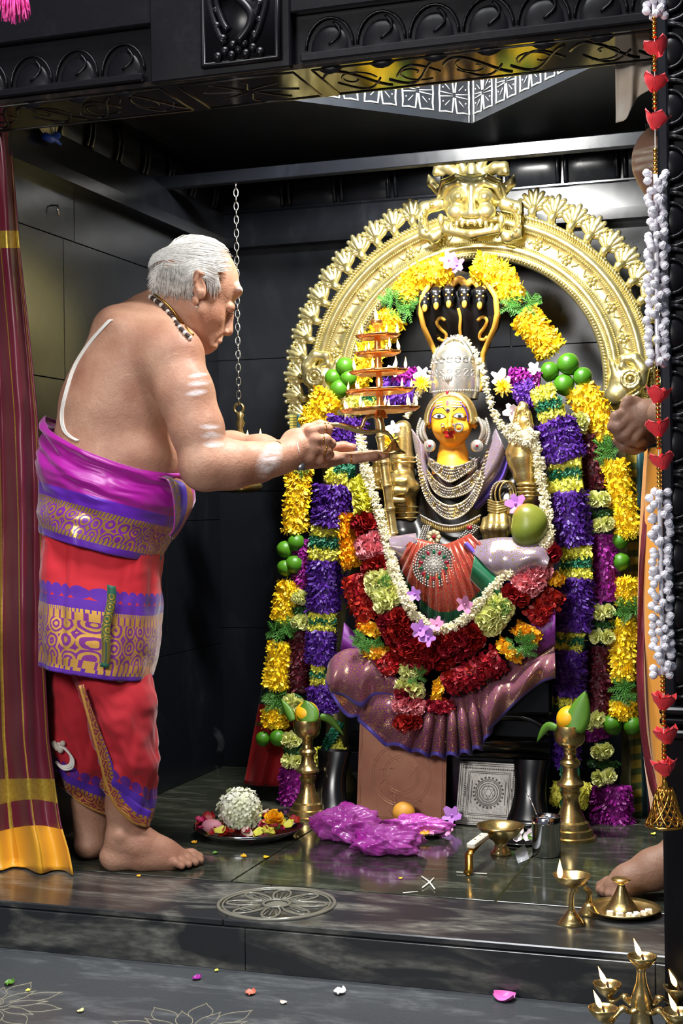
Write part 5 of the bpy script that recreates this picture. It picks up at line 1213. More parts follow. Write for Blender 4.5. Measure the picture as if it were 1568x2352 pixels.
M_red2 = mat('crimson_petal', 'a60d1c', .55, col2='7d0814', nscale=80, rand=.2)
M_pink = mat('pink_petal', 'f0a3ab', .55, col2='e8848f', nscale=60, rand=.1)
M_cream = mat('cream_petal', 'eef0b4', .55, col2='dfe27c', nscale=60, rand=.12)
M_lime_y = mat('lime_yellow_petal', 'f2ee6a', .55, col2='e3e04a', nscale=60, rand=.12)
M_purple = mat('purple_petal', '3c1076', .5, col2='6a30ac', nscale=140, nsharp=(.4, .75))
M_violet = mat('violet_petal', '5c2aa0', .5, col2='7d48c0', nscale=140)
M_maroon = mat('maroon_petal', '4a0a1e', .5, col2='7a1830', nscale=140, nsharp=(.45, .8))
M_mag = mat('magenta_petal', '7c0f78', .5, col2='a8229a', nscale=140)
M_dgreen = mat('dyed_green_petal', '0c5a40', .55, col2='1f7a58', nscale=140)
M_leafg = mat('fern_green', '3f7a2c', .55, col2='5a9a3a', nscale=60, rand=.2)
M_dleaf = mat('dark_leaf', '234a22', .5, col2='34642c', nscale=60)
M_jas = mat('jasmine_white', 'f2ecd2', .55, col2='dfd6a8', nscale=90)
M_orc = mat('lilac_orchid', 'c88ad8', .5, col2='a86ac8', nscale=30); M_orcp = mat('pink_orchid', 'd884b8', .5, col2='e8a4cc', nscale=30); M_orcw = mat('white_orchid', 'f0e6ea', .5, col2='d8c0d0', nscale=30)
M_limef = mat('green_lime', '3a7414', .32, col2='4f8a1c', nscale=6, bump=(500, .25))
MUM = [mum(seed=i).mesh('flower') for i in range(3)]; ROSE = [rose(i).mesh('rose') for i in range(2)]; CARN = [carn(i).mesh('carnation') for i in range(3)]; SPR = [sprig(i).mesh('fern_sprig') for i in range(3)]; ORC = [orchid(i).mesh('orchid') for i in range(2)]
_mm = {}
def inst(name, me, m, loc, nrm, s, par, tw=None, **kw):
    k = (me.name, m.name)
    if k not in _mm: q = me.copy(); q.materials.clear(); q.materials.append(m); _mm[k] = q
    up = Vector((rnd.uniform(-1, 1), rnd.uniform(-.3, .3), rnd.uniform(-1, 1))) if tw is None else Vector(tw)
    if abs(Vector(nrm).normalized().dot(up.normalized())) > .95: up = Vector((1, 0, .3))
    return link(name, _mm[k], None, par, mw=frame(loc, nrm, up, s), **kw)
PXM = lambda Y: 1.0 / (FPX / (Y / .97))      # metres per pixel at depth Y
def pathpts(path, n, Y):
    sp = spline(path, n); f = Y if callable(Y) else (lambda x, y: Y); P3 = [AT(x, y, f(x, y)) for x, y in sp]; return sp, P3
def mums(par, path, w, Y, m=M_yel, s=.030, step=.030, cols=2, name='flower', lib=None):
    lib = lib or MUM; sp, P3 = pathpts(path, 60, Y); L = sum((P3[i + 1] - P3[i]).length for i in range(59)); n = max(1, int(L / step)); wm = w * PXM(P3[0].y) / 2
    b = MB(); b.tube(P3, wm * .55, 8); b.build('cord_core', M_dleaf, par)
    for i in range(n):
        q = (i + .5) / n * 59; k = min(int(q), 58); p = P3[k].lerp(P3[k + 1], q - k); t = (P3[k + 1] - P3[k]).normalized(); sd = t.cross(Vector((0, -1, 0))).normalized()
        for c_ in range(cols):
            u = ((c_ + .5) / cols * 2 - 1) if cols > 1 else 0; ph = u * 1.05 + rnd.uniform(-.15, .15); nn = (sd * math.sin(ph) + Vector((0, -1, 0)) * math.cos(ph) + t * rnd.uniform(-.25, .25)).normalized()
            inst(name, rnd.choice(lib), m, p + sd * math.sin(ph) * wm * .62 + Vector((0, -1, 0)) * math.cos(ph) * wm * .5 + t * rnd.uniform(-.25, .25) * step, nn, s * rnd.uniform(.9, 1.12), par)
def sprigs(par, x, y, w, Y, n=7, s=.034):
    for k in range(n):
        a = rnd.uniform(0, 2 * PI); p = AT(x + rnd.uniform(-.35, .35) * w, y + rnd.uniform(-10, 10), Y - .012); inst('fern_sprig', rnd.choice(SPR), M_leafg, p, (math.cos(a) * .35, -1, math.sin(a) * .2), s * rnd.uniform(.8, 1.2), par, tw=(math.cos(a), 0, math.sin(a)))
def band(par, path, w, Y, m, n=420, L=.015, W_=.0055, depth=.55, name='petal_band', curl=.3):
    sp, P3 = pathpts(path, 24, Y); wm = w * PXM(P3[0].y) / 2; b = MB()
    core = []; b.tube(P3, wm * .86, 12, flat=(1, 1) if depth > .8 else None); 
    # flatten the core in depth
    V = b.V[-1]; cy = np.array([p.y for p in P3]).repeat(12); V[:, 1] = cy + (V[:, 1] - cy) * depth
    Ls = np.linspace(0, 22.99, n)
    for i in range(n):
        q = rnd.uniform(0, 22.99); k = int(q); p = P3[k].lerp(P3[k + 1], q - k); t = (P3[k + 1] - P3[k]).normalized(); sd = t.cross(Vector((0, -1, 0))).normalized()
        ph = rnd.uniform(-2.0, 2.0); nn = sd * math.sin(ph) + Vector((0, -1, 0)) * math.cos(ph) * 1.0; pos = p + sd * math.sin(ph) * wm * .9 + Vector((0, -1, 0)) * math.cos(ph) * wm * depth * .9
        tw = rnd.uniform(0, 2 * PI); M = frame(pos, nn, t) @ Matrix.Rotation(tw, 4, 'Z') @ Matrix.Translation((0, -L * .4, 0)) @ Matrix.Rotation(rnd.uniform(.1, .9), 4, 'X'); petal(b, M, L * rnd.uniform(.7, 1.25), W_ * rnd.uniform(.7, 1.4), rnd.uniform(-curl, curl), 2, .45)
    return b.build(name, m, par)
def ruffle(par, path, w, Y, m, s=.034, step=.030, cols=2, name='carnation'): mums(par, path, w, Y, m, s, step, cols, name, CARN)
def limes(par, pts, Y, r=.026):
    for (x, y, *q) in pts:
        b = MB(); rr = q[0] * PXM(Y) if q else r
        Mx = Matrix.Rotation(rnd.uniform(-.6, .6), 3, 'Y'); b.lathe([(.0005, -rr * 1.10), (rr * .16, -rr * 1.06), (rr * .42, -rr * .92), (rr * .78, -rr * .62), (rr * .97, -rr * .2), (rr * .99, rr * .15), (rr * .85, rr * .58), (rr * .55, rr * .86), (rr * .2, rr * .98), (.0005, rr * .97)], AT(x, y, Y), 18, M=Mx); b.build('lime', M_limef, par)
# ------------------------------------------------------------------ yellow chrysanthemum garland with limes
g1 = thing('chrysanthemum_garland', AT(1045, 600, 3.88), 'long yellow chrysanthemum garland with fern tufts and limes, outermost round the statue', 'garland')
for path, w, Y in (([(1035, 612), (985, 630), (945, 650), (932, 690)], 64, 3.86), ([(905, 725), (880, 765), (845, 815)], 62, 3.86), ([(850, 800), (830, 860), (800, 900)], 50, 3.86), ([(762, 905), (735, 945), (718, 985)], 72, 3.80), ([(690, 1070), (685, 1120), (680, 1170), (678, 1222)], 58, 3.78), ([(668, 1340), (660, 1380), (650, 1425)], 60, 3.78), ([(645, 1475), (640, 1530), (632, 1580)], 58, 3.78), ([(632, 1632), (632, 1668)], 56, 3.78),
                   ([(1090, 612), (1135, 625), (1165, 655), (1178, 690)], 62, 3.86), ([(1200, 722), (1235, 765), (1268, 810)], 66, 3.86), ([(1330, 895), (1365, 945), (1390, 1010)], 70, 3.80), ([(1405, 1060), (1425, 1130), (1440, 1200), (1448, 1225)], 56, 3.78), ([(1445, 1330), (1445, 1390)], 52, 3.78), ([(1432, 1425), (1430, 1500), (1432, 1560)], 58, 3.78), ([(1430, 1610), (1430, 1650)], 54, 3.78)):
    band(g1, path, w * .98, Y, M_yel, 420, .016, .008, .8, 'petal_mass', .4); mums(g1, path, w, Y, s=.026, step=.021, cols=2)
for x, y, w, Y in ((925, 708, 70, 3.85), (915, 690, 60, 3.86), (1192, 706, 80, 3.85), (1400, 1040, 70, 3.77), (652, 1445, 60, 3.77), (640, 1606, 60, 3.77), (1440, 1405, 50, 3.77), (1430, 1588, 60, 3.77), (690, 1062, 40, 3.77)): sprigs(g1, x, y, w, Y)
limes(g1, [(792, 842, 22), (765, 868, 21), (800, 868, 20), (778, 893, 23)], 3.80); limes(g1, [(1305, 836, 25), (1262, 853, 22), (1338, 866, 22), (1295, 884, 24)], 3.79)
limes(g1, [(680, 1246, 21), (655, 1262, 21), (676, 1296, 22), (655, 1304, 20)], 3.77); limes(g1, [(1424, 1242, 19), (1426, 1290, 20)], 3.78); limes(g1, [(604, 1697, 18), (638, 1695, 20)], 3.76); limes(g1, [(1406, 1664, 23), (1452, 1666, 21)], 3.77)
# ------------------------------------------------------------------ purple garland
g2 = thing('purple_garland', AT(760, 1400, 3.74), 'broad purple petal garland banded in yellow and green, hanging on both sides', 'garland')
def seg2(lst, Y):
    for kind, path, w in lst:
        if kind == 'p': band(g2, path, w, Y, M_purple, 700, .016, .006)
        elif kind == 'v': band(g2, path, w, Y, M_violet, 420, .016, .007)
        elif kind == 'y': band(g2, path, w, Y - .004, M_lime_y, 300, .013, .007, curl=.5)
        elif kind == 'g': band(g2, path, w, Y - .006, M_dgreen, 260, .013, .005)
        elif kind == 'm': band(g2, path, w, Y, M_mag, 420, .014, .006)
seg2([('m', [(905, 868), (955, 868)], 36), ('v', [(880, 900), (950, 905)], 54), ('y', [(800, 930), (870, 925)], 34), ('g', [(835, 912), (870, 912)], 24)], 3.775)
seg2([('p', [(800, 960), (785, 1035)], 92), ('g', [(770, 1078), (815, 1078)], 30), ('y', [(752, 1095), (800, 1098)], 34), ('p', [(768, 1115), (762, 1210)], 92), ('y', [(718, 1222), (780, 1226)], 26), ('g', [(712, 1244), (780, 1248)], 30), ('y', [(710, 1270), (778, 1276)], 32), ('p', [(745, 1288), (742, 1405)], 78), ('y', [(712, 1415), (772, 1418)], 20), ('g', [(712, 1427), (772, 1428)], 18), ('y', [(712, 1438), (770, 1440)], 18), ('p', [(738, 1450), (735, 1525)], 68), ('y', [(718, 1535), (745, 1538)], 20), ('g', [(716, 1548), (746, 1549)], 18), ('y', [(716, 1560), (746, 1562)], 18), ('p', [(735, 1575), (745, 1640)], 60), ('g', [(755, 1690), (770, 1700)], 80), ('y', [(725, 1745), (790, 1715)], 40), ('g', [(750, 1770), (765, 1775)], 76)], 3.74)
seg2([('m', [(1170, 868), (1240, 872)], 36), ('v', [(1185, 915), (1230, 890)], 60)], 3.775)
seg2([('y', [(1225, 918), (1275, 902)], 38), ('g', [(1232, 938), (1290, 925)], 30), ('y', [(1240, 960), (1298, 950)], 36), ('p', [(1270, 968), (1300, 1060)], 92), ('y', [(1262, 1066), (1335, 1062)], 36), ('g', [(1262, 1092), (1336, 1086)], 30), ('y', [(1258, 1125), (1338, 1112)], 44), ('p', [(1300, 1130), (1312, 1255)], 92), ('y', [(1288, 1278), (1358, 1268)], 30), ('g', [(1288, 1298), (1358, 1292)], 28), ('y', [(1288, 1322), (1358, 1314)], 30), ('p', [(1318, 1328), (1314, 1450)], 82), ('y', [(1278, 1458), (1340, 1462)], 18), ('g', [(1276, 1470), (1340, 1474)], 18), ('y', [(1275, 1484), (1336, 1488)], 20), ('p', [(1308, 1495), (1303, 1600)], 70), ('y', [(1282, 1612), (1326, 1614)], 20), ('g', [(1280, 1628), (1326, 1628)], 18), ('p', [(1300, 1640), (1300, 1760)], 52), ('g', [(1290, 1785), (1330, 1785)], 76), ('y', [(1268, 1820), (1292, 1826)], 44), ('y', [(1330, 1824), (1352, 1830)], 44), ('g', [(1290, 1860), (1330, 1860)], 60)], 3.73)
# ------------------------------------------------------------------ maroon garland
g3 = thing('maroon_garland', AT(1380, 1400, 3.78), 'narrow maroon and magenta petal garland with cream carnation bands', 'garland')
for kind, path, w, Y in (('m', [(690, 1240), (695, 1350)], 40, 3.78), ('c', [(694, 1362), (693, 1385)], 40, 3.77), ('d', [(694, 1396), (694, 1408)], 40, 3.77), ('c', [(692, 1416), (690, 1440)], 42, 3.77), ('r', [(690, 1450), (686, 1590)], 46, 3.78), ('c', [(690, 1598), (676, 1625)], 56, 3.77), ('c', [(676, 1690), (675, 1705)], 46, 3.77), ('d', [(676, 1715), (676, 1730)], 44, 3.77), ('c', [(676, 1735), (676, 1752)], 46, 3.77), ('m', [(680, 1765), (680, 1850)], 78, 3.78),
                        ('c', [(1325, 955), (1332, 995)], 44, 3.77), ('r', [(1340, 1000), (1370, 1125)], 62, 3.785), ('c', [(1372, 1132), (1376, 1160)], 58, 3.775), ('d', [(1380, 1176), (1382, 1186)], 58, 3.775), ('c', [(1384, 1194), (1386, 1218)], 58, 3.775), ('m', [(1386, 1228), (1388, 1380)], 60, 3.78), ('c', [(1388, 1394), (1388, 1420)], 62, 3.77), ('d', [(1388, 1430), (1388, 1438)], 60, 3.77), ('c', [(1386, 1446), (1385, 1476)], 62, 3.77), ('r', [(1380, 1486), (1374, 1635)], 54, 3.78), ('c', [(1365, 1645), (1366, 1665)], 40, 3.77), ('m', [(1370, 1675), (1376, 1695)], 50, 3.775), ('c', [(1384, 1706), (1386, 1736)], 62, 3.77), ('d', [(1386, 1748), (1386, 1760)], 62, 3.775), ('c', [(1390, 1770), (1392, 1796)], 66, 3.77), ('m', [(1400, 1805), (1406, 1895)], 92, 3.78)):
    if kind == 'c': ruffle(g3, path, w, Y, M_cream, .024, .022, 2)
    else: band(g3, path, w, Y, {'m': M_mag, 'd': M_dleaf, 'r': M_maroon}[kind], {'m': 480, 'd': 160, 'r': 520}[kind], .014, .0065)
# ------------------------------------------------------------------ carnation garland
YL = lambda x, y: 3.70 - .10 * min(1, max(0, (y - 1120) / 260)) - .02 * max(0, (y - 1450) / 200)
g4 = thing('carnation_garland', AT(960, 1500, 3.58), 'red, pink and cream carnation garland looped inside with a tassel', 'garland')
for m, path, w in ((M_lime_y, [(828, 1105), (838, 1140), (845, 1172)], 44), (M_red2, [(830, 1190), (850, 1222)], 46), (M_pink, [(848, 1232), (855, 1278)], 58), (M_red2, [(862, 1288), (865, 1308)], 52), (M_cream, [(872, 1322), (882, 1352), (900, 1392)], 62), (M_red2, [(900, 1412), (925, 1460), (955, 1500), (985, 1520)], 78), (M_red2, [(1262, 1262), (1255, 1278)], 50), (M_pink, [(1248, 1290), (1225, 1320), (1205, 1350)], 66), (M_red2, [(1195, 1352), (1180, 1380)], 58), (M_cream, [(1160, 1385), (1140, 1405), (1110, 1435)], 70), (M_red2, [(1095, 1445), (1055, 1475), (1000, 1505)], 80), (M_cream, [(952, 1525), (952, 1545)], 64), (M_cream, [(948, 1568), (946, 1588)], 66), (M_red2, [(942, 1596), (940, 1600)], 60), (M_pink, [(942, 1612), (940, 1628)], 72), (M_red2, [(940, 1645), (940, 1668)], 84)):
    ruffle(g4, path, w, YL, m, .027, .020, 3 if w > 50 else 2)
for x, y in ((880, 1345), (1150, 1395), (950, 1556)): sprigs(g4, x, y, 40, YL(x, y) - .02, 4, .022)
# ------------------------------------------------------------------ rose garland
YR = lambda x, y: 3.685 - .09 * min(1, max(0, (y - 1200) / 280)) - .02 * max(0, (y - 1450) / 200)
g5 = thing('rose_garland', AT(1010, 1600, 3.58), 'red and yellow rose garland looped outside the carnation garland', 'garland')
for m, path, w, st in ((M_yrose, [(805, 1185), (802, 1240), (808, 1300)], 46, .020), (M_rrose, [(815, 1325), (828, 1380), (848, 1425)], 58, .026), (M_yrose, [(855, 1430), (845, 1455)], 44, .026), (M_yrose, [(865, 1485), (862, 1510)], 48, .026), (M_rrose, [(885, 1510), (905, 1545)], 58, .026), (M_yrose, [(1272, 1318), (1266, 1335)], 40, .026), (M_rrose, [(1268, 1355), (1250, 1395), (1228, 1425)], 56, .026), (M_yrose, [(1218, 1440), (1205, 1465)], 58, .028), (M_yrose, [(1178, 1485), (1165, 1500)], 54, .028), (M_rrose, [(1150, 1510), (1110, 1535), (1060, 1555), (1025, 1568)], 60, .026), (M_yrose, [(1002, 1585), (1015, 1590)], 50, .026), (M_rrose, [(1010, 1610), (1010, 1630)], 52, .026)):
    band(g5, path, w, YR, m, 160, .016, .011, .7, 'petal_mass', .4); mums(g5, path, w * 1.1, YR, m, .021, st * .8, 3, 'rose', ROSE)
for x, y in ((850, 1472), (838, 1478), (1192, 1478), (1195, 1485)): sprigs(g5, x, y, 40, YR(x, y) - .01, 6, .026)
# ------------------------------------------------------------------ jasmine strings
def jasmine(name, label, path, w, Y, n):
    t = thing(name, AT(*path[len(path) // 2], Y(*path[len(path) // 2])), label, 'jasmine string'); sp, P3 = pathpts(path, 60, Y); b = MB(); wm = w * PXM(P3[0].y) / 2
    for i in range(n):
        q = rnd.uniform(0, 58.9); k = int(q); p = P3[k].lerp(P3[k + 1], q - k); tg = (P3[k + 1] - P3[k]).normalized(); sd = tg.cross(Vector((0, -1, 0))).normalized(); ph = rnd.uniform(-2, 2); nn = (sd * math.sin(ph) + Vector((0, -1, 0)) * math.cos(ph) + tg * rnd.uniform(-.5, .5)).normalized(); c0 = p + nn * wm * .5
        M = frame(c0, nn).to_3x3(); b.ball(c0, (.0040, .0040, .0095 * rnd.uniform(.8, 1.2)), 6, 5, M=M)
        if i % 3 == 0:
            for j in range(4): petal(b, frame(c0 + nn * .006, nn) @ Matrix.Rotation(j * PI / 2, 4, 'Z') @ Matrix.Rotation(.4, 4, 'X'), .008, .005, 0, 1, .6)
    b.build('buds', M_jas, t, kind='stuff'); b = MB(); b.tube(P3, .0012, 4); b.build('thread', M_cord, t); return t
jasmine('jasmine_string', 'white jasmine string arched over the silver crown down past both earrings', [(935, 960), (960, 905), (985, 870), (1005, 815), (1030, 785), (1050, 778), (1075, 790), (1105, 840), (1115, 880), (1128, 930), (1145, 970), (1170, 1000)], 7, lambda x, y: 3.775, 260)
jasmine('jasmine_string', 'white jasmine string hanging inside the carnation garland on the photo\'s left', [(828, 1000), (838, 1070), (855, 1130), (875, 1190), (890, 1250), (905, 1310), (925, 1360), (950, 1410), (985, 1440)], 24, lambda x, y: YL(x, y) - .025, 620)
jasmine('jasmine_string', 'white jasmine string from the raised gold hand down around the mango', [(1165, 990), (1185, 1010), (1215, 1000), (1235, 1040), (1242, 1100), (1255, 1170), (1262, 1230), (1235, 1265), (1190, 1300), (1150, 1335), (1110, 1375), (1070, 1420), (1030, 1445), (995, 1445)], 22, lambda x, y: YL(x, y) - .03, 760)
jasmine('jasmine_string', 'jasmine cluster wound round the raised gold hand', [(1175, 975), (1190, 1000), (1215, 1015), (1225, 990)], 30, lambda x, y: 3.665, 160)
# ------------------------------------------------------------------ loose orchids tucked in
for i, (x, y, Y, s, m, lab) in enumerate(((1030, 597, 3.83, .028, M_orcp, 'pink orchid bloom tucked into the top of the arch garland'), (1050, 608, 3.82, .026, M_orc, 'lilac orchid bloom just right of the pink one above the cobra hood'), (970, 860, 3.74, .026, M_orcw, 'white orchid bloom beside the crown, left of it'), (1148, 870, 3.74, .030, M_orcw, 'white orchid bloom with dark throat right of the crown'), (1228, 848, 3.77, .022, M_orcw, 'small white orchid bloom next to the upper right limes'), (1175, 945, 3.70, .026, M_orcw, 'white orchid bloom above the raised gold hand'), (905, 985, 3.70, .024, M_orcw, 'pale orchid bloom behind the handle of the tiered lamp'), (905, 850, 3.74, .022, M_orcw, 'white orchid bloom behind the stem of the tiered lamp'), (1185, 1158, 3.62, .030, M_orc, 'lilac orchid bloom resting on top of the mango'), (952, 1365, 3.55, .022, M_orc, 'small lilac bloom left of the green sari hem'), (1068, 1388, 3.54, .026, M_orcp, 'pink bloom lying on the sari pleats'), (966, 1446, 3.54, .028, M_orc, 'lilac bloom at the bottom of the jasmine loop'), (1003, 1435, 3.54, .024, M_orcp, 'pink bloom at the bottom of the jasmine loop'), (985, 1465, 3.535, .028, M_orc, 'lowest lilac bloom at the bottom of the jasmine loop'))):
    inst('orchid_flower', ORC[i % 2], m, AT(x, y, Y), (rnd.uniform(-.3, .3), -1, rnd.uniform(-.2, .4)), s, None, label=lab, cat='flower', group='orchids tucked around the statue')
for x, y, Y, lab in ((968, 882, 3.72, 'single yellow flower left of the silver crown'), (1155, 890, 3.72, 'single yellow flower right of the silver crown'), (893, 1015, 3.66, 'yellow flower behind the bell foot of the tiered lamp')):
    inst('chrysanthemum_flower', MUM[0], M_yel, AT(x, y, Y), (.1, -1, .2), .028, None, label=lab, cat='flower')
# ------------------------------------------------------------------ mango
mc = AT(1213, 1208, 3.62); m = bpy.data.materials.new('mango_skin'); m.use_nodes = True; t = NT(m)
gz = t.n('ShaderNodeSeparateXYZ'); t.l(t.coord('Object'), gz.inputs[0]); f = t.math('ADD', t.math('MULTIPLY', gz.outputs[2], 16), t.math('MULTIPLY', gz.outputs[0], -14)); f = t.math('ADD', t.math('MULTIPLY', f, .55), t.math('MULTIPLY', t.noise(22, 3, t.coord('Object')), .9))
t.l(t.ramp(f, [(.35, srgb('6f7f2c')), (.85, srgb('82842f')), (1.0, srgb('a87834'))]), t.b.inputs['Base Color']); t.b.inputs['Roughness'].default_value = .34; t.bump(t.noise(600, 2, t.coord('Object')), .15, .001)
SM = SDF((-.07, -.06, -.075), (.07, .06, .075), .0025); SM.ell((.004, 0, .008), (.045, .038, .045), k=.02); SM.ell((.0, 0, -.022), (.034, .032, .034), k=.03); SM.ell((-.012, 0, .028), (.028, .028, .024), k=.02)
mo = SM.mb().build('mango', m, None, mw=Matrix.Translation(mc) @ Matrix.Rotation(R(12), 4, 'Y'), label='green mango with a reddish blush beside the gold fist', cat='mango')
# ================================================================== flames
def flame_mesh():
    b = MB(); b.lathe([(.0004, 0), (.0034, .004), (.0046, .009), (.0040, .015), (.0022, .022), (.0003, .031)], (0, 0, 0), 10); return b.mesh('flame')
FME = flame_mesh(); FME.materials.append(M_flame)
M_wick = mat('wick', '3a2a20', .9)
def flame(par, p, s=1.0, lean=(0, 0)):
    Mx = Matrix.Translation(Vector(p)) @ Matrix.Rotation(lean[0], 4, 'Y') @ Matrix.Rotation(lean[1], 4, 'X') @ Matrix.Diagonal((s, s, s, 1)); return link('flame', FME, None, par, mw=Mx)
# ================================================================== tiered lamp held by the priest
M_cop = mat('coppery_brass', 'f2b878', .3, .9, col2='dc9650', nscale=80, bump=(200, .1))
DT = D0 - .085
def T(px, py, dd=0.0): return P(px, py, DT + dd)
tl = thing('tiered_oil_lamp', T(905, 1045), 'brass lamp with five tiers of lit wicks held out by the priest', 'oil lamp')
ax0, ax1 = T(874, 958), T(865, 745); axd = (ax1 - ax0).normalized(); TM = frame(ax0, axd, (1, 0, 0)); T3 = TM.to_3x3()
def along(y): t = (958 - y) / (958 - 745); return ax0.lerp(ax1, t)
px2 = DT / FPX
b = MB(); pr = []
for y, r in ((960, 16), (948, 13), (940, 8), (930, 9), (918, 7), (905, 9), (890, 7), (876, 9), (862, 6), (845, 9), (830, 7), (815, 8), (800, 9), (788, 7), (776, 7), (766, 4), (756, 4), (750, 8), (744, 13), (738, 14), (734, 11), (736, 4)): pr.append((r * px2, (along(y) - ax0).dot(axd)))
b.lathe(pr, ax0, 18, M=T3); b.build('stem', M_cop, tl)
for y, rad, nf in ((945, 90, 9), (902, 78, 8), (858, 66, 7), (815, 52, 6), (776, 50, 5)):
    c0 = along(y); r = rad * px2; b = MB()
    b.lathe([(.006, .008), (r * .55, .004), (r * .8, -.002), (r * .92, .0), (r, .005), (r * .985, .007), (r * .9, .003), (r * .78, .0005), (r * .5, .006), (.006, .011)], c0, nf * 6, M=T3, wob=lambda th, n=nf: 1 + .055 * np.cos(n * th)); tr = b.build('tray', M_cop, tl)
    for k in range(nf):
        a = 2 * PI * (k + .35) / nf; q = c0 + T3 @ Vector((r * .93 * math.cos(a), r * .93 * math.sin(a), .006)); b = MB(); b.ball(q, (.0055, .0055, .004), 8, 5); b.build('wick_cup', M_cop, tr)
        flame(tr, q + Vector((0, 0, .003)), rnd.uniform(.55, .9), (rnd.uniform(-.15, .1), 0))
flame(tl, along(736) + Vector((0, 0, .0)), 1.0, (-.12, 0))
b = MB(); b.tube([T(x, y) for x, y in spline([(752, 976), (775, 976), (800, 982), (825, 990), (850, 993), (872, 990), (890, 996), (900, 1008), (905, 1024)], 40)], [.0042 + .001 * math.sin(i * .16) for i in range(40)], 10, flat=(1, 1.3)); b.build('handle', M_brass2, tl)
b = MB(); b.tube([T(x, y) for x, y in spline([(822, 988), (832, 978), (838, 962), (852, 955), (866, 958), (874, 972), (876, 990)], 26)], [.0045] * 13 + [.005 + .0004 * i for i in range(13)], 10); b.ball(T(822, 984), (.009, .005, .006), 10, 6); b.build('snake_loop', M_brass2, tl)
b = MB(); b.lathe([(.028, .0), (.0285, .003), (.020, .009), (.014, .016), (.010, .024), (.006, .028), (.005, .034)], T(905, 1042), 24); b.build('bell_foot', M_brass2, tl)
# ================================================================== hanging lamp on a chain
YH = 3.836
M_chain = mat('bright_chain_steel', 'd8d8d6', .2, 1.0)
hl_ = thing('hanging_lamp', AT(550, 930, YH), 'brass hanging lamp on a long steel chain behind the priest\'s hands', 'hanging lamp')
b = MB(); n = 16; b.tube([(.0062 * math.cos(t), 0, .0125 * math.sin(t)) for t in np.linspace(0, 2 * PI, n, endpoint=False)], .0017, 6, closed=True); lkm = b.mesh('chain_link'); lkm.materials.append(M_chain)
c0, c1 = AT(541, 404, YH), AT(548, 930, YH); nl = 34
for k in range(nl):
    p = c0.lerp(c1, (k + .5) / nl); link('chain_link', lkm, None, hl_, mw=Matrix.Translation(p) @ Matrix.Rotation(R(25 + 90 * (k % 2)), 4, 'Z'))
hc_ = AT(552, 1000, YH); pm = 3300 / (YH / .925)
torus('hook_ring', AT(548, 938, YH), .014, .004, M_brass2, hl_)
b = MB(); zz = lambda y: AT(552, y, YH).z - hc_.z
b.lathe([(.004, zz(945)), (.012, zz(952)), (.008, zz(962)), (.014, zz(972)), (.007, zz(985)), (.010, zz(995)), (.008, zz(1010))], hc_, 16); b.build('finial', M_brass2, hl_)
b = MB(); b.lathe([(.004, zz(1020)), (.030, zz(1018)), (.060, zz(1006)), (.064, zz(1002)), (.062, zz(1006)), (.045, zz(1030)), (.012, zz(1045)), (.010, zz(1060)), (.010, zz(1095)), (.020, zz(1103)), (.060, zz(1112)), (.062, zz(1118)), (.058, zz(1126)), (.03, zz(1132)), (.002, zz(1133))], hc_, 28, wob=lambda th: 1 + .05 * np.cos(5 * th)); b.build('oil_dish', M_brass2, hl_)
for a in (0.25, 1.6, 2.9, 4.2): flame(hl_, (hc_.x + .058 * math.cos(a), hc_.y + .058 * math.sin(a), hc_.z + zz(1004)), .75)
# ================================================================== standing brass lamps with lemon and leaves
M_lemon = mat('lemon_yellow', 'f2b51a', .35, bump=(500, .2)); M_betel = mat('betel_leaf', '5f8f2e', .4, col2='4c7a26', nscale=10)
def leafmesh(L, Wd, bend, fold=.2, n=10):
    G = []
    for i in range(n + 1):
        t = i / n; w = Wd * math.sin(PI * min(1, t ** .7)) ** .9 * (1 - .15 * t) + .0006; z = bend * L * t * t
        G.append([(s * w, L * t, z + fold * abs(s) * w) for s in (-1, -.5, 0, .5, 1)])
    b = MB(); b.grid(G); return b
lprof = [(0, 58), (8, 58), (10, 52), (24, 50), (26, 44), (40, 41), (44, 34), (56, 30), (70, 23), (84, 19), (96, 18), (104, 22), (108, 24), (112, 19), (118, 20), (124, 31), (130, 31), (136, 24), (150, 18), (166, 16), (172, 22), (178, 24), (184, 20), (188, 15), (196, 13), (202, 16), (206, 13), (212, 16), (218, 26), (226, 33), (240, 36), (262, 38), (264, 37), (262, 35), (240, 32), (226, 24), (224, 1)]
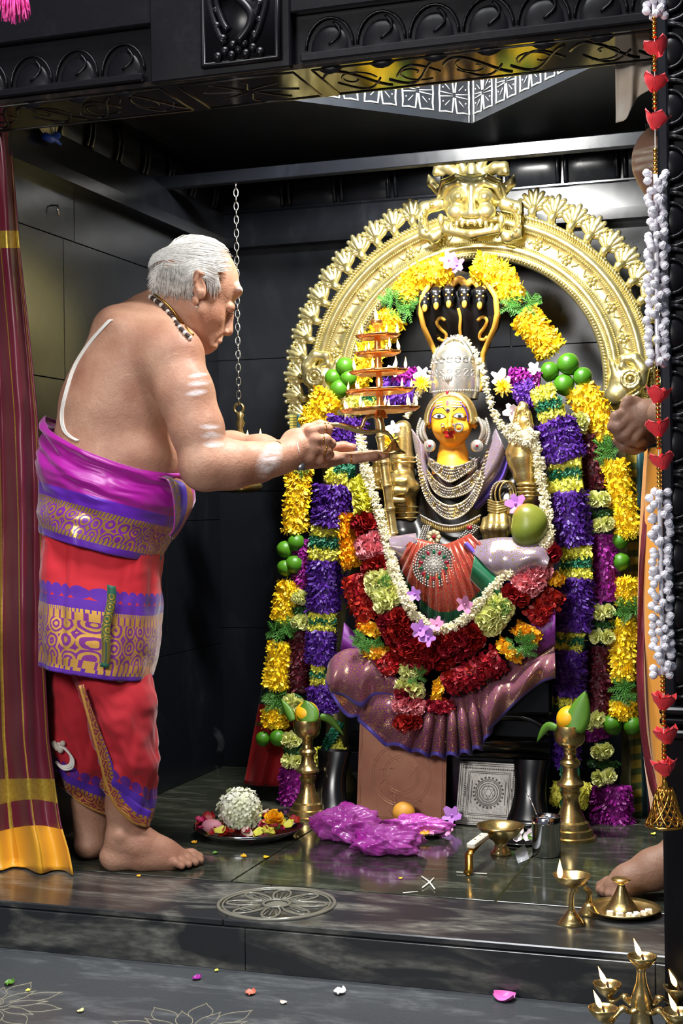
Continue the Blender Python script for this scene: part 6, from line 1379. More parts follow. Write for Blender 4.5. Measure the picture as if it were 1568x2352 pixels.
for k, (bx, by, hpx, lab, leaves) in enumerate(((708, 1886, 226, 'tall brass oil lamp topped with lemon and leaves, left of the copper plate', ([(672, 1655), (660, 1630), (645, 1605)], [(708, 1660), (706, 1635), (702, 1608)], [(735, 1645), (760, 1655), (790, 1690)])), (1311, 1935, 262, 'tall brass oil lamp topped with lemon and leaves, right of the steel cup', ([(1278, 1672), (1255, 1670), (1232, 1705)], [(1318, 1680), (1330, 1640), (1345, 1586)])))):
    c0 = FL(bx, by - 8); dd = (c0 - CO).dot(ray(784, 1176)); sc = dd / FPX * (hpx / 264)
    lp = thing('standing_lamp', c0, lab, 'oil lamp', 'standing lamps beside the statue')
    b = MB(); b.lathe([(r * sc, z * sc) for z, r in lprof], c0, 32); autosharp(b.build('lamp_body', M_brass2, lp), 32)
    ct_ = c0 + Vector((0, 0, 262 * sc)); lm = thing('lemon', ct_, 'yellow lemon seated in the cup of the %s tall brass lamp' % ('left' if k == 0 else 'right'), 'lemon', 'lemons on the standing lamps')
    b = MB(); b.ball((ct_.x, ct_.y, ct_.z + .016), (.033, .033, .034), 20, 14); b.build('fruit', M_lemon, lm)
    for j, path in enumerate(leaves):
        Yl = ct_.y - .036; wmax = (.012, .030, .011)[j] if k == 0 else (.011, .030)[j]; sp3 = spline(path, 12); G = []
        for i, (x, y) in enumerate(sp3):
            q0, q1 = sp3[max(0, i - 1)], sp3[min(11, i + 1)]; tx, ty = q1[0] - q0[0], q1[1] - q0[1]; l_ = math.hypot(tx, ty); t = i / 11; w = (wmax * math.sin(PI * min(1, .22 + .78 * t)) ** .8 * (1 if t < .98 else .05)) / sc / (264 / hpx)
            G.append([tuple(AT(x - ty / l_ * w * s_, y + tx / l_ * w * s_, Yl + .005 * s_ * s_ + (.02 * t if j != 1 else .012 * t))) for s_ in (-1, -.5, 0, .5, 1)])
        b = MB(); b.grid(G); o = b.build('leaf', M_betel, lp); md = o.modifiers.new('t', 'SOLIDIFY'); md.thickness = .0008
# ================================================================== copper plate, silver plate
cpb = AT(818, 1880, 3.645); cpr = AT(1022, 1887, 3.645); cpt = AT(818, 1670, 3.69)
cw = (cpr - cpb).length; chh = .255; Mc = frame(Vector((cpb.x, 3.645, 0)), Vector((0, -1, .16)), Vector((1, 0, 0)))
cp_ = thing('copper_plate', (cpb.x + cw / 2, 3.645, 0), 'upright engraved copper sheet leaning on the pedestal', 'plate')
b = MB(); b.box((cw / 2, chh / 2, 0), (cw, chh, .004), bev=.001); o = b.build('sheet', M_copper, cp_, smooth=False, mw=Mc)
b = MB()
for r in (.082, .076, .050, .044): b.tube([(cw / 2 + r * math.cos(t), chh * .48 + r * math.sin(t), .0021) for t in np.linspace(0, 2 * PI, 60, endpoint=False)], .0006, 5, closed=True)
for m_ in (.006, .010): b.tube([(m_, m_, .0021), (cw - m_, m_, .0021), (cw - m_, chh - m_, .0021), (m_, chh - m_, .0021)], .0006, 5, closed=True)
for k in range(14): a = rnd.uniform(0, 6.28); r0 = rnd.uniform(.02, .09); b.tube([(cw / 2 + r0 * math.cos(a), chh * .45 + r0 * math.sin(a), .0021), (cw / 2 + (r0 + .03) * math.cos(a + .5), chh * .45 + (r0 + .03) * math.sin(a + .5), .0021)], .0004, 4)
b.build('engraving', mat('copper_scratch', 'c99a78', .3, .8), cp_, mw=Mc)
M_tin = mat('dull_embossed_silver', '98948e', .42, .7, col2='726e6a', nscale=14, bump=(160, .3))
s0 = FL(1045, 1895); s1 = FL(1180, 1905); sw = .165; sh = .165
Ms = frame(s0 + Vector((0, 0, .003)), Vector((-.03, -1, .32)), (s1 - s0).normalized())
sp_ = thing('silver_plate', s0, 'square embossed silver plate propped beside the copper sheet', 'plate')
b = MB(); b.box((sw / 2, sh / 2, 0), (sw, sh, .003), bev=.001); b.build('sheet', M_tin, sp_, smooth=False, mw=Ms)
b = MB()
for m_ in (.005, .010, .026, .030): b.tube([(m_, m_, .0016), (sw - m_, m_, .0016), (sw - m_, sh - m_, .0016), (m_, sh - m_, .0016)], .0012, 6, closed=True)
for r in (.034, .030, .024, .018): b.tube([(sw / 2 + r * math.cos(t), sh * .52 + r * math.sin(t), .002) for t in np.linspace(0, 2 * PI, 40, endpoint=False)], .0013, 6, closed=True)
for k in range(24): a = k * PI / 12; b.ball((sw / 2 + .039 * math.cos(a), sh * .52 + .039 * math.sin(a), .002), (.003, .003, .0018), 6, 4)
for sg in (-1, 1):
    for st_ in (0, 1, 2): b.tube([(sw / 2 + sg * (.045 + .008 * st_), sh * .52 - .03 + .008 * st_, .0016), (sw / 2 + sg * (.045 + .008 * st_), sh * .52 + .03 - .008 * st_, .0016)], .0011, 5)
for k in range(2): b.tube([(sw / 2 + .016 * math.cos(t + k * PI) , sh * .52 + .016 * math.sin(t + k * PI), .0022) for t in (PI / 2, PI / 2 + 2.094, PI / 2 + 4.188)], .001, 5, closed=True)
for k in range(30):
    for e_ in range(2): b.ball((.008 + (sw - .016) * (k + .5) / 30, .018 if e_ else sh - .018, .0015), (.0022, .0022, .0014), 5, 4); b.ball((.018 if e_ else sw - .018, .008 + (sh - .016) * (k + .5) / 30, .0015), (.0022, .0022, .0014), 5, 4)
b.build('embossing', M_tin, sp_, mw=Ms)
# ================================================================== offering plate
M_steel = mat('polished_steel', 'c9c9cc', .14, 1.0); M_darksteel = mat('dark_steel_tray', '6a6264', .2, 1.0)
tc = FL(572, 1918); thali = thing('steel_plate', tc, 'round steel plate heaped with petals beside the priest\'s foot', 'plate')
b = MB(); b.lathe([(.001, .004), (.108, .004), (.128, .018), (.140, .026), (.142, .025), (.131, .015), (.110, .0), (.001, .0)], tc, 48); b.build('dish', M_steel, thali)
def bloom_ball(name, c0, r, m, n, label, cat, par=None):
    t = thing(name, c0 - Vector((0, 0, r)), label, cat) if par is None else par; b = MB()
    for i in range(n):
        z = 1 - 1.75 * (i + .5) / n; a = i * 2.39996; rr = math.sqrt(max(0, 1 - z * z)); d = Vector((rr * math.cos(a), rr * math.sin(a), z)); p = c0 + d * r * rnd.uniform(.82, 1.05)
        for j in range(4): petal(b, frame(p, d + Vector((rnd.uniform(-.4, .4), rnd.uniform(-.4, .4), rnd.uniform(-.4, .4)))) @ Matrix.Rotation(j * PI / 2 + i, 4, 'Z') @ Matrix.Rotation(.35, 4, 'X'), .0085, .0075, -.1, 2, .7)
    b.ball(c0, r * .86, 14, 10); b.build('florets', m, t, kind='stuff'); return t
bloom_ball('jasmine_ball', tc + Vector((-.026, .0, .062)), .056, mat('white_floret', 'f4f4e6', .5, col2='e2e8c0', nscale=18), 260, 'rounded heap of white jasmine on the steel plate', 'flower')
inst('marigold_flower', CARN[0], M_yrose, tc + Vector((.062, .02, .034)), (.1, -.4, 1), .030, None, label='golden marigold lying on the steel plate behind the petals', cat='flower')
pcols = [(M_red2, 26, 'dark red rose petal scattered on the steel plate'), (M_lime_y, 12, 'yellow petal scattered on the steel plate'), (mat('cream_rose_petal', 'f0d8c8', .5), 7, 'cream rose petal scattered on the steel plate'), (mat('hot_pink_petal', 'd0246a', .5), 9, 'hot pink petal scattered on the steel plate'), (M_betel, 5, 'green leaf scrap scattered on the steel plate')]
b = MB(); b.grid([[(s_ * .46 * math.sin(PI * (.06 + .88 * t_) ** .8) ** .75, t_ - .5, .16 * (2 * t_ - 1) ** 2 + .14 * s_ * s_ + .05 * math.sin(5 * s_ + 4 * t_)) for s_ in np.linspace(-1, 1, 7)] for t_ in np.linspace(0, 1, 9)]); PETM = b.mesh('petal')
for m_, n_, lab in pcols:
    for k in range(n_):
        a = rnd.uniform(0, 2 * PI) if k % 3 else rnd.uniform(PI, 2 * PI); r = .128 * math.sqrt(rnd.uniform(.35, 1)); p = tc + Vector((r * math.cos(a), r * math.sin(a), .012 + .016 * rnd.random() + (.012 if r > .11 else 0)))
        inst('petal', PETM, m_, p, (rnd.uniform(-.6, .6), rnd.uniform(-.8, .2), 1), rnd.uniform(.022, .040), None, label=lab, cat='petal', group=lab + 's')
b = MB(); rb = tc + Vector((-.072, -.070, .034)); b.ball(rb, (.028, .018, .017), 14, 9); o = b.build('rosebud', mat('pink_bud', 'f0a0b0', .45), None, label='pale pink rosebud at the front of the steel plate', cat='flower')
# ================================================================== magenta plastic bag on a tray, orange
trc = FL(985, 1925); tray = thing('oval_tray', trc, 'dark steel tray under the crumpled magenta bag', 'tray')
b = MB(); b.lathe([(.001, .003), (.085, .003), (.108, .016), (.110, .015), (.088, .0), (.001, .0)], (trc.x - .10, trc.y + .02, 0), 40, M=Matrix.Diagonal((1.35, .62, 1))); b.build('dish', M_darksteel, tray)
m = bpy.data.materials.new('magenta_plastic'); m.use_nodes = True; t = NT(m); t.l(t.mix(t.ramp(t.noise(16, 4, t.coord('Object')), [(.3, 0.), (.7, 1.)]), srgb('c226b4'), srgb('e878e0')), t.b.inputs['Base Color']); t.b.inputs['Roughness'].default_value = .16; t.b.inputs['Alpha'].default_value = .9; t.b.inputs['Transmission Weight'].default_value = .15; t.bump(t.noise(60, 3, t.coord('Object'), 2.0), .3, .003); t.b.inputs['Coat Weight'].default_value = .6; t.b.inputs['Coat Roughness'].default_value = .05
bagc = FL(835, 1945)
def bag(name, cx, cy, rx, ry, hz, seed, par):
    nu, nv = 90, 46; G = np.zeros((nv, nu, 3)); c0 = FL(cx, cy)
    for i in range(nv):
        ph = PI * (i + .5) / nv / 1.0
        for j in range(nu):
            th = 2 * PI * j / nu; d = np.array([math.sin(ph) * math.cos(th), math.sin(ph) * math.sin(th), math.cos(ph)])
            f = 1 + .10 * fbm(d[0] * 2.3 + seed, d[1] * 2.1 + d[2] * 1.7, seed) - .20 * abs(math.sin(3.1 * d[0] + 2.3 * d[2] + 1.2 * math.sin(4 * d[1] + seed) + seed)) - .13 * abs(math.sin(6.3 * d[1] - 5.1 * d[0] + 4.4 * d[2] + 2 * seed)) - .07 * abs(math.sin(13 * d[0] + 11 * d[2] - 9 * d[1] + seed)) + .2
            G[i, j] = (c0.x + rx * d[0] * f, c0.y + ry * d[1] * f, max(.003, hz * .42 + hz * .58 * d[2] * f))
    b = MB(); b.grid(G, cv=True); return b.build(name, m, par)
bagt = thing('plastic_bag', bagc, 'crumpled magenta plastic bag in front of the copper plate', 'bag')
bag('bag_body', 795, 1930, .088, .055, .085, 1.3, bagt); bag('bag_body', 885, 1958, .085, .060, .066, 4.1, bagt); bag('bag_end', 955, 1920, .085, .030, .052, 7.7, bagt)
b = MB(); oc = FL(920, 1905) + Vector((0, .03, .0)); b.ball((oc.x, oc.y, .036), .030, 18, 12); b.build('orange_fruit', mat('orange_peel', 'd99a3a', .45, bump=(400, .3)), None, label='small orange fruit behind the magenta bag', cat='fruit')
for k in range(16): p = FL(rnd.uniform(955, 1030), rnd.uniform(1920, 1935)); inst('petal', PETM, M_yrose if k % 3 else M_orcp, p + Vector((0, .02, .014)), (rnd.uniform(-.5, .5), -.5, 1), .018, None, label='small golden or pink petal on the tray rim beside the magenta bag', cat='petal', group='petals on the oval tray')
inst('lilac_flower', ORC[0], M_orc, FL(1035, 1905) + Vector((0, .02, .03)), (-.2, -1, .6), .030, None, label='lilac flower leaning on the corner of the silver plate', cat='flower')
# ================================================================== camphor burner with white handle
bc = FL(1150, 1962); cb_ = thing('camphor_burner', bc, 'brass bowl burner with white grip handle in front of the silver plate', 'burner')
b = MB(); b.lathe([(.024, .0), (.026, .004), (.018, .012), (.014, .024), (.018, .032), (.040, .046), (.052, .062), (.058, .070), (.056, .070), (.048, .060), (.034, .048), (.001, .044)], bc, 32); b.build('bowl', M_brass2, cb_)
h0 = bc + Vector((-.015, -.050, .058)); fl_ = FL(1080, 2008); h1 = Vector((fl_.x, fl_.y, .050))
b = MB(); b.tube([h0, h0.lerp(h1, .5) + Vector((0, 0, .002)), h1, h1 + Vector((-.002, -.006, -.006)), Vector((h1.x - .001, h1.y - .008, .012)), Vector((h1.x - .006, h1.y - .014, .002))], .0062, 8, flat=(1.5, .6)); b.build('handle_bar', M_gold, cb_)
dv = (h1 - h0); Mh = frame(h0.lerp(h1, .62) + Vector((0, 0, .010)), Vector((0, 0, 1)), dv)
b = MB(); b.box((0, 0, 0), (dv.length * .72, .020, .013), bev=.003); b.build('grip', mat('ivory_plastic', 'eae6d6', .35), cb_, smooth=False, mw=Mh)
for q in (-.02, .02): b = MB(); b.ball((q, 0, .0068), (.0028, .0028, .001), 8, 4); b.build('rivet', M_brass2, cb_, mw=Mh)
# ================================================================== steel cup with spoon, small plate
cc_ = FL(1255, 1965); cup = thing('steel_cup', cc_, 'straight steel cup standing before the right brass lamp', 'cup'); sc = (cc_ - CO).dot(ray(784, 1176)) / FPX
b = MB(); b.lathe([(.001, 0), (31 * sc, 0), (33 * sc, 3 * sc), (33 * sc, 74 * sc), (34.5 * sc, 76 * sc), (33 * sc, 80 * sc), (33.5 * sc, 90 * sc), (32.5 * sc, 91 * sc), (31.5 * sc, 80 * sc), (31.5 * sc, 6 * sc), (.001, 5 * sc)], cc_, 36); b.build('wall', M_steel, cup)
b = MB(); b.tube([cc_ + Vector((.01, 0, .02)), cc_ + Vector((-.030, .012, .108)), cc_ + Vector((-.052, .02, .150))], .002, 6); b.build('spoon_handle', M_steel, cup)
spc = FL(1195, 1935); sp2 = thing('small_plate', spc, 'small steel plate with white petals between burner and steel cup', 'plate'); b = MB(); b.lathe([(.001, .002), (.045, .002), (.056, .009), (.057, .008), (.046, .0), (.001, .0)], spc, 30); b.build('dish', M_steel, sp2)
for k in range(9): inst('petal', PETM, M_orcw if k % 4 else M_betel, spc + Vector((rnd.uniform(-.03, .04), rnd.uniform(-.02, .02), .012 + .012 * rnd.random())), (rnd.uniform(-.5, .5), -.8, .8), .026, None, label='white petal or leaf scrap on the small steel plate', cat='petal', group='petals on the small plate')
# ================================================================== small snake-handled lamp
lc = FL(1312, 2122); sl = thing('hand_lamp', lc, 'small brass lamp with curved snake handle burning at the step edge', 'oil lamp'); sc = (lc - CO).dot(ray(784, 1176)) / FPX
b = MB(); b.lathe([(32 * sc, 0), (33 * sc, 2 * sc), (26 * sc, 8 * sc), (24 * sc, 12 * sc), (17 * sc, 20 * sc), (10 * sc, 28 * sc), (8 * sc, 32 * sc), (.0005, 33 * sc)], lc, 28); b.build('foot', M_brass2, sl)
b = MB(); b.tube([lc + Vector((x * sc, 0, z * sc)) for x, z in spline([(0, 28), (0, 48), (2, 68), (8, 82), (14, 84), (12, 74)], 24)], [7 * sc * (1 - .02 * i) for i in range(24)], 10); b.build('stem', M_brass2, sl)
bo = lc + Vector((2 * sc, 0, 84 * sc)); b = MB(); b.lathe([(.001, 0), (16 * sc, 2 * sc), (34 * sc, 14 * sc), (43 * sc, 28 * sc), (44 * sc, 30 * sc), (41 * sc, 28 * sc), (32 * sc, 16 * sc), (14 * sc, 6 * sc), (.001, 5 * sc)], bo, 32, wob=lambda th: 1 + .05 * np.exp(-((np.angle(np.exp(1j * (th - 4.0)))) / .3) ** 2)); b.build('bowl', M_brass2, sl)
b = MB(); b.lathe([(26 * sc, 0), (27 * sc, 2 * sc), (22 * sc, 8 * sc), (14 * sc, 20 * sc), (9 * sc, 28 * sc), (.0005, 29 * sc)], FL(1352, 2100), 24); b.build('rear_foot', M_brass2, sl); rf = FL(1352, 2100)
b = MB(); b.tube([rf + Vector((0, 0, 24 * sc)), rf + Vector((2 * sc, 0, 52 * sc)), rf + Vector((-10 * sc, -.006, 66 * sc)), bo + Vector((30 * sc, .004, 12 * sc))], [8 * sc, 7 * sc, 6 * sc, 5 * sc], 10); b.build('handle', M_brass2, sl)
flame(sl, bo + Vector((-.018, -.030, 26 * sc)), 1.25)
# ================================================================== brass plate with cone lid and camphor
dc_ = FL(1430, 2098); dp = thing('brass_plate', dc_, 'round brass plate at the step corner holding a cone lid', 'plate'); sc = (dc_ - CO).dot(ray(784, 1176)) / FPX
b = MB(); b.lathe([(.001, .003), (60 * sc, .003), (76 * sc, .010), (86 * sc, .014), (86 * sc, .012), (77 * sc, .007), (62 * sc, 0), (.001, 0)], dc_, 44); b.build('dish', M_brass2, dp)
cone = thing('cone_lid', dc_ + Vector((-.004, .012, .003)), 'brass cone lid with flat knob standing on the brass plate', 'lid')
b = MB(); b.lathe([(44 * sc, 0), (44 * sc, 2 * sc), (34 * sc, 10 * sc), (24 * sc, 24 * sc), (15 * sc, 42 * sc), (9 * sc, 56 * sc), (7 * sc, 60 * sc), (10 * sc, 63 * sc), (18 * sc, 67 * sc), (23 * sc, 71 * sc), (23 * sc, 73 * sc), (.001, 74 * sc)], dc_ + Vector((-.004, .012, .003)), 32); b.build('cone', M_brass2, cone)
for k, (x, y) in enumerate(((-.02, -.046), (.0, -.054), (.018, -.05), (.032, -.04), (.045, -.028), (.052, -.012), (.03, -.055))):
    b = MB(); b.box(dc_ + Vector((x, y + .006, .010)), (.013, .010, .009), M=Matrix.Rotation(k * .7, 3, 'Z'), bev=.001); b.build('camphor_cube', mat('camphor_white', 'f0ece0', .6, sss=.1), None, smooth=False, label='white camphor cube on the brass plate', cat='camphor', group='camphor cubes on the brass plate')
# ================================================================== five-wick lamp in the corner
fb = FL(1474, 2392, -.1); fv = thing('five_wick_lamp', fb, 'brass stand with five lit oil bowls in the lower right corner', 'oil lamp'); dF = (fb - CO).dot(ray(784, 1176)); sc = dF / FPX
zf = lambda y: P(1474, y, dF).z - fb.z
b = MB(); b.lathe([(60 * sc, 0), (60 * sc, .004), (46 * sc, .012), (30 * sc, .02), (22 * sc, zf(2330)), (20 * sc, zf(2318)), (26 * sc, zf(2310)), (24 * sc, zf(2304)), (26 * sc, zf(2296)), (20 * sc, zf(2278)), (13 * sc, zf(2258)), (10 * sc, zf(2235)), (11 * sc, zf(2226)), (9 * sc, zf(2222)), (.0005, zf(2222))], fb, 28); b.build('stem', M_brass2, fv)
bowlp = [(.0005, 0), (8 * sc, 2 * sc), (20 * sc, 12 * sc), (31 * sc, 26 * sc), (34 * sc, 34 * sc), (32 * sc, 34 * sc), (28 * sc, 26 * sc), (16 * sc, 14 * sc), (.0005, 9 * sc)]
def fbowl(px, py, dd, lean):
    c0 = P(px, py, dF + dd) - Vector((0, 0, 34 * sc)); b = MB(); b.lathe(bowlp, c0, 26, wob=lambda th: 1 + .06 * np.exp(-((np.angle(np.exp(1j * (th - 4.4)))) / .35) ** 2)); o = b.build('oil_bowl', M_brass2, fv)
    b = MB(); b.tube([c0 + Vector((.004, -.008, 24 * sc)), c0 + Vector((0, -.004, 38 * sc))], .0022, 6); b.build('wick', M_wick, o); flame(o, c0 + Vector((-.002, -.006, 34 * sc)), 1.05, lean); return c0
fbowl(1474, 2195, 0, (-.35, 0))
hub = fb + Vector((0, 0, zf(2306)))
for px_, py_, dd in ((1394, 2258, .05), (1384, 2314, -.05), (1556, 2265, .05), (1556, 2322, -.06)):
    c0 = fbowl(px_, py_, dd, (-.4, 0)); md_ = hub.lerp(c0, .5) + Vector((0, 0, .004)); b = MB(); b.tube([tuple(q) for q in spline([hub, hub.lerp(c0, .3) + Vector((0, 0, -.006)), md_ + Vector((0, 0, .004)), hub.lerp(c0, .8) + Vector((0, 0, -.004)), c0 + Vector((0, 0, 2 * sc))], 20)], [.006 + .0022 * math.sin(i * .9) for i in range(20)], 8, flat=(1.2, .7)); b.build('arm', M_brass2, fv)
# ================================================================== small things on the floor
loose = [(560, 1970, 0, M_yrose, .016), (445, 1938, 0, M_yrose, .016), (612, 1972, 0, M_yel, .015), (1500, 1918, 0, M_lime_y, .014), (920, 2020, 0, M_yel, .009), (1470, 2095, 0, M_red2, .010), (452, 2250, -.1, M_mag, .020), (575, 2285, -.1, mat('coral_petal', 'd8705a', .5), .022), (1158, 2297, -.1, mat('bright_pink_petal', 'f07ac8', .4), .042), (22, 2262, -.1, M_betel, .022), (65, 2278, -.1, M_lime_y, .010), (650, 2306, -.1, mat('cream_rose_petal', 'f0d8c8', .5), .013), (780, 2283, -.1, M_white, .026), (186, 2325, -.1, M_cream, .014), (497, 2232, -.1, M_lime_y, .010), (318, 2015, 0, M_yrose, .010), (495, 1962, 0, M_betel, .014)]
names = {'golden_petal': 'golden', 'yellow_petal': 'yellow', 'lime_yellow_petal': 'pale yellow', 'crimson_petal': 'dark red', 'magenta_petal': 'magenta', 'coral_petal': 'coral', 'bright_pink_petal': 'large bright pink', 'betel_leaf': 'green leaf scrap and', 'cream_rose_petal': 'cream', 'white_paint': 'white', 'cream_petal': 'cream'}
spots_ = ['near the big toe of the priest', 'left of the steel plate foot', 'before the steel plate', 'right of the magenta tassel', 'beside the white sticks', 'behind the brass plate', 'below the carved lotus', 'right of the magenta petal below the step', 'below the step near the oil stand', 'at the left edge of the lower floor', 'just right of the green scrap on the lower floor', 'above the engraved flower on the lower floor', 'curled on the lower floor below the step', 'above the left engraved flower', 'at the foot of the step riser', 'on the step below the priest\'s heel', 'right of the priest\'s toes']
for (x, y, z, m_, s), sp in zip(loose, spots_):
    inst('loose_petal', PETM, m_, FL(x, y, z) + Vector((0, 0, .002)), (rnd.uniform(-.15, .15), -.15, 1), s, None, tw=(rnd.uniform(-1, 1), rnd.uniform(-.4, .4), 0), label=names[m_.name] + ' petal ' + sp, cat='petal')
M_stick = mat('white_stem', 'ece8da', .6)
for k, pts in enumerate((((968, 2016), (985, 2028), (998, 2045)), ((996, 2020), (986, 2030), (970, 2042)), ((925, 2054), (960, 2051)), ((1048, 2006), (1118, 2010)))):
    b = MB(); b.tube([FL(x, y) + Vector((0, 0, .003)) for x, y in pts], .0018 if k < 2 else .0011, 6); b.build('flower_stem', M_stick, None, label=('longer crossed white stem on the wet floor', 'shorter crossed white stem on the wet floor', 'thin white stem left of the crossed ones', 'thin pale stem beside the brass handle foot')[k], cat='stem')
b = MB(); b.add([FL(x, y) + Vector((0, 0, z)) for x, y, z in ((1180, 1958, .001), (1205, 1955, .016), (1215, 1975, .002), (1190, 1985, .001))], [[0, 1, 2, 3]]); o = b.build('plastic_scrap', mat('clear_wrap', 'c8ccd0', .15, alpha=.55), None, label='scrap of clear wrapper between burner and steel cup', cat='wrapper'); md = o.modifiers.new('t', 'SOLIDIFY'); md.thickness = .001
# ================================================================== left curtain
M_cur = bpy.data.materials.new('maroon_satin_curtain'); M_cur.use_nodes = True; t = NT(M_cur); u = t.attr('u'); v = t.attr('v')
col = t.mix(t.noise(8, 3, t.coord('Object')), srgb('5c1426'), srgb('6e1c30'))
gold = t.mix(t.noise(120, 3, t.coord('Object')), srgb('8a6a1c'), srgb('d8b648'))
def rng(a, lo, hi): return t.math('MULTIPLY', t.math('GREATER_THAN', a, lo), t.math('LESS_THAN', a, hi))
g = t.math('MAXIMUM', t.math('MAXIMUM', rng(v, 530, 570), rng(v, 1790, 1848)), t.math('MAXIMUM', rng(u, .78, .79), t.math('MAXIMUM', rng(u, .585, .62), rng(u, .98, .99))))
col = t.mix(g, col, gold); col = t.mix(rng(v, 1908, 3000), col, t.mix(t.noise(8, 2, t.coord('Object')), srgb('e0991c'), srgb('f0b030')))
t.l(col, t.b.inputs['Base Color']); t.b.inputs['Roughness'].default_value = .38; t.b.inputs['Sheen Weight'].default_value = .08; t.l(t.math('MULTIPLY', g, .5), t.b.inputs['Metallic']); t.bump(t.noise(260, 2, t.coord('Object')), .1, .001)
cyy = [285, 400, 560, 760, 960, 1200, 1500, 1700, 1790, 1850, 1900, 1960, 2010]; cxr = [22, 32, 44, 66, 86, 97, 101, 112, 124, 132, 140, 158, 168]; cxl = [-45, -45, -45, -45, -45, -45, -45, -45, -45, -45, -45, -45, -45]
nu, nv = 70, 90; G = np.zeros((nv, nu, 3)); U = np.zeros((nv, nu)); Vv = np.zeros((nv, nu))
for i, y in enumerate(np.linspace(270, 2012, nv)):
    xr = np.interp(y, cyy, cxr); xl = -150
    fl_ = max(0, (y - 1850) / 160)
    for j in range(nu):
        s = j / (nu - 1); yy = y + (12 * math.sin(s * 6) if y > 1780 else 0) * min(1, (y - 1780) / 60 if y > 1780 else 0) * (1 - max(0, (y - 1960) / 52)); w = 14 * math.sin(s * 11 + 1) * (1 - s) * s
        d = 3.03 + .024 * math.sin(s * 20 + .0010 * y) + .004 * math.sin(s * 45 + .004 * y) - .03 * fl_ * s + .006 * fbm(s * 4, y * .006, 3)
        Yc = 2.935 + (d - 3.03)
        q = AT(xl + (xr - xl) * s + w * .3, yy, Yc); G[i, j] = (q.x, q.y, max(q.z, .004)); U[i, j] = s; Vv[i, j] = y
cur = thing('curtain', AT(60, 2010, 2.93), 'maroon satin curtain with gold trim and yellow hem at the left', 'curtain')
grid_mesh('curtain_cloth', G, {'u': U, 'v': Vv}, M_cur, cur, thick=.003)
kn = thing('cotton_cord', AT(140, 1740, 2.99), 'knotted white cotton cord hanging beside the curtain', 'cord')
b = MB()
for k in range(3): b.tube([AT(x + k * 3, y + k * 4, 2.985 - .004 * k) for x, y in spline([(120, 1712), (135, 1708), (152, 1722), (163, 1738), (160, 1756), (142, 1760), (128, 1750)], 24)], .0035 - .0006 * k, 7)
b.build('loop', M_cord, kn); b = MB()
for k in range(7): b.ball(AT(124 + 5 * k % 22, 1708 + 5 * (k % 4), 2.98), .0075, 8, 6)
b.build('knot', mat('grubby_cotton', 'c8bfae', .8), kn)
# ================================================================== attendant behind the right pillar
D2 = 3.02
AR = Matrix.Translation(Vector((P(1540, 2000, D2).x, P(1540, 2000, D2).y, 0))) @ Matrix.Rotation(YAW, 4, 'Z'); ARI = AR.inverted()
def Q(px, py, dy=0.0): return ARI @ P(px, py, D2 + dy)
att = link('person', None, None, None, label='attendant in saffron dhoti with clasped hands, mostly hidden by the right pillar', cat='person', mw=AR)
SA = SDF((Q(1440, 1000).x, -.26, Q(1500, 1250).z), (Q(1800, 1000).x, .30, Q(1500, 280).z), .004)
SA.ell(Q(1540, 372), (.080, .070, .085), RX(-30), k=.02); SA.ell(Q(1545, 425), (.055, .055, .060), RX(-30), k=.02); SA.ell(Q(1545, 472), (.026, .03, .022), None, k=.015); SA.ell(Q(1498, 428), (.013, .010, .020), RX(-20), k=.012); SA.ell(Q(1526, 455), (.018, .026, .018), None, k=.012)
SA.ell(Q(1484, 385), (.020, .045, .012), None, k=.012)
for sg in (-1, 1): SA.ell(Q(1490, 405, sg * .03), (.012, .013, .009), None, k=.006, op=-1); SA.ell(Q(1497, 405, sg * .03), (.011, .012, .010), None, k=.003); SA.ell(Q(1570, 410, sg * .072), (.016, .008, .028), None, k=.006)
SA.cap(Q(1580, 440), Q(1640, 540), .050, .06, k=.03)
SA.ell(Q(1672, 640), (.105, .19, .13), None, k=.05); SA.ell(Q(1668, 800), (.11, .165, .15), None, k=.05); SA.ell(Q(1655, 960), (.115, .165, .14), None, k=.05); SA.ell(Q(1640, 1090), (.11, .15, .14), None, k=.05)
for sg in (-1, 1): SA.chain([Q(1672, 590, sg * .18), Q(1680, 760, sg * .22), Q(1660, 930, sg * .22)], [.058, .050, .044], k=.03); SA.chain([Q(1660, 930, sg * .22), Q(1590, 950, sg * .13), Q(1520, 950, sg * .07 - .02)], [.044, .040, .030], k=.02)
SHn = SDF((Q(1380, 1000).x, -.13, Q(1500, 1060).z), (Q(1545, 1000).x, .11, Q(1500, 885).z), .0024)
SHn.cap(Q(1525, 948, -.06), Q(1488, 950, -.055), .029, .027, k=.02); SHn.ell(Q(1460, 962, -.05), (.044, .022, .036), RX(-28), k=.02)
for pts, rs in (([(1440, 945, -.055), (1415, 958, -.06), (1408, 980, -.06), (1420, 994, -.05)], [.013, .012, .0115, .010]), ([(1442, 962, -.06), (1420, 982, -.066), (1424, 1002, -.06), (1438, 1006, -.05)], [.013, .012, .011, .010]), ([(1452, 980, -.06), (1436, 1000, -.066), (1444, 1012, -.058), (1456, 1012, -.05)], [.0125, .0115, .0105, .0095]), ([(1468, 992, -.058), (1456, 1008, -.062), (1464, 1016, -.055), (1474, 1014, -.05)], [.0115, .0105, .0098, .009]), ([(1480, 945, -.04), (1458, 926, -.05), (1442, 922, -.056), (1434, 932, -.058)], [.015, .0135, .012, .010])): SHn.chain([Q(*q) for q in pts], rs, k=.006)
SHn.cap(Q(1525, 965, .02), Q(1490, 985, .0), .028, .026, k=.02); SHn.ell(Q(1462, 1000, -.01), (.045, .026, .028), RX(-10), k=.02)
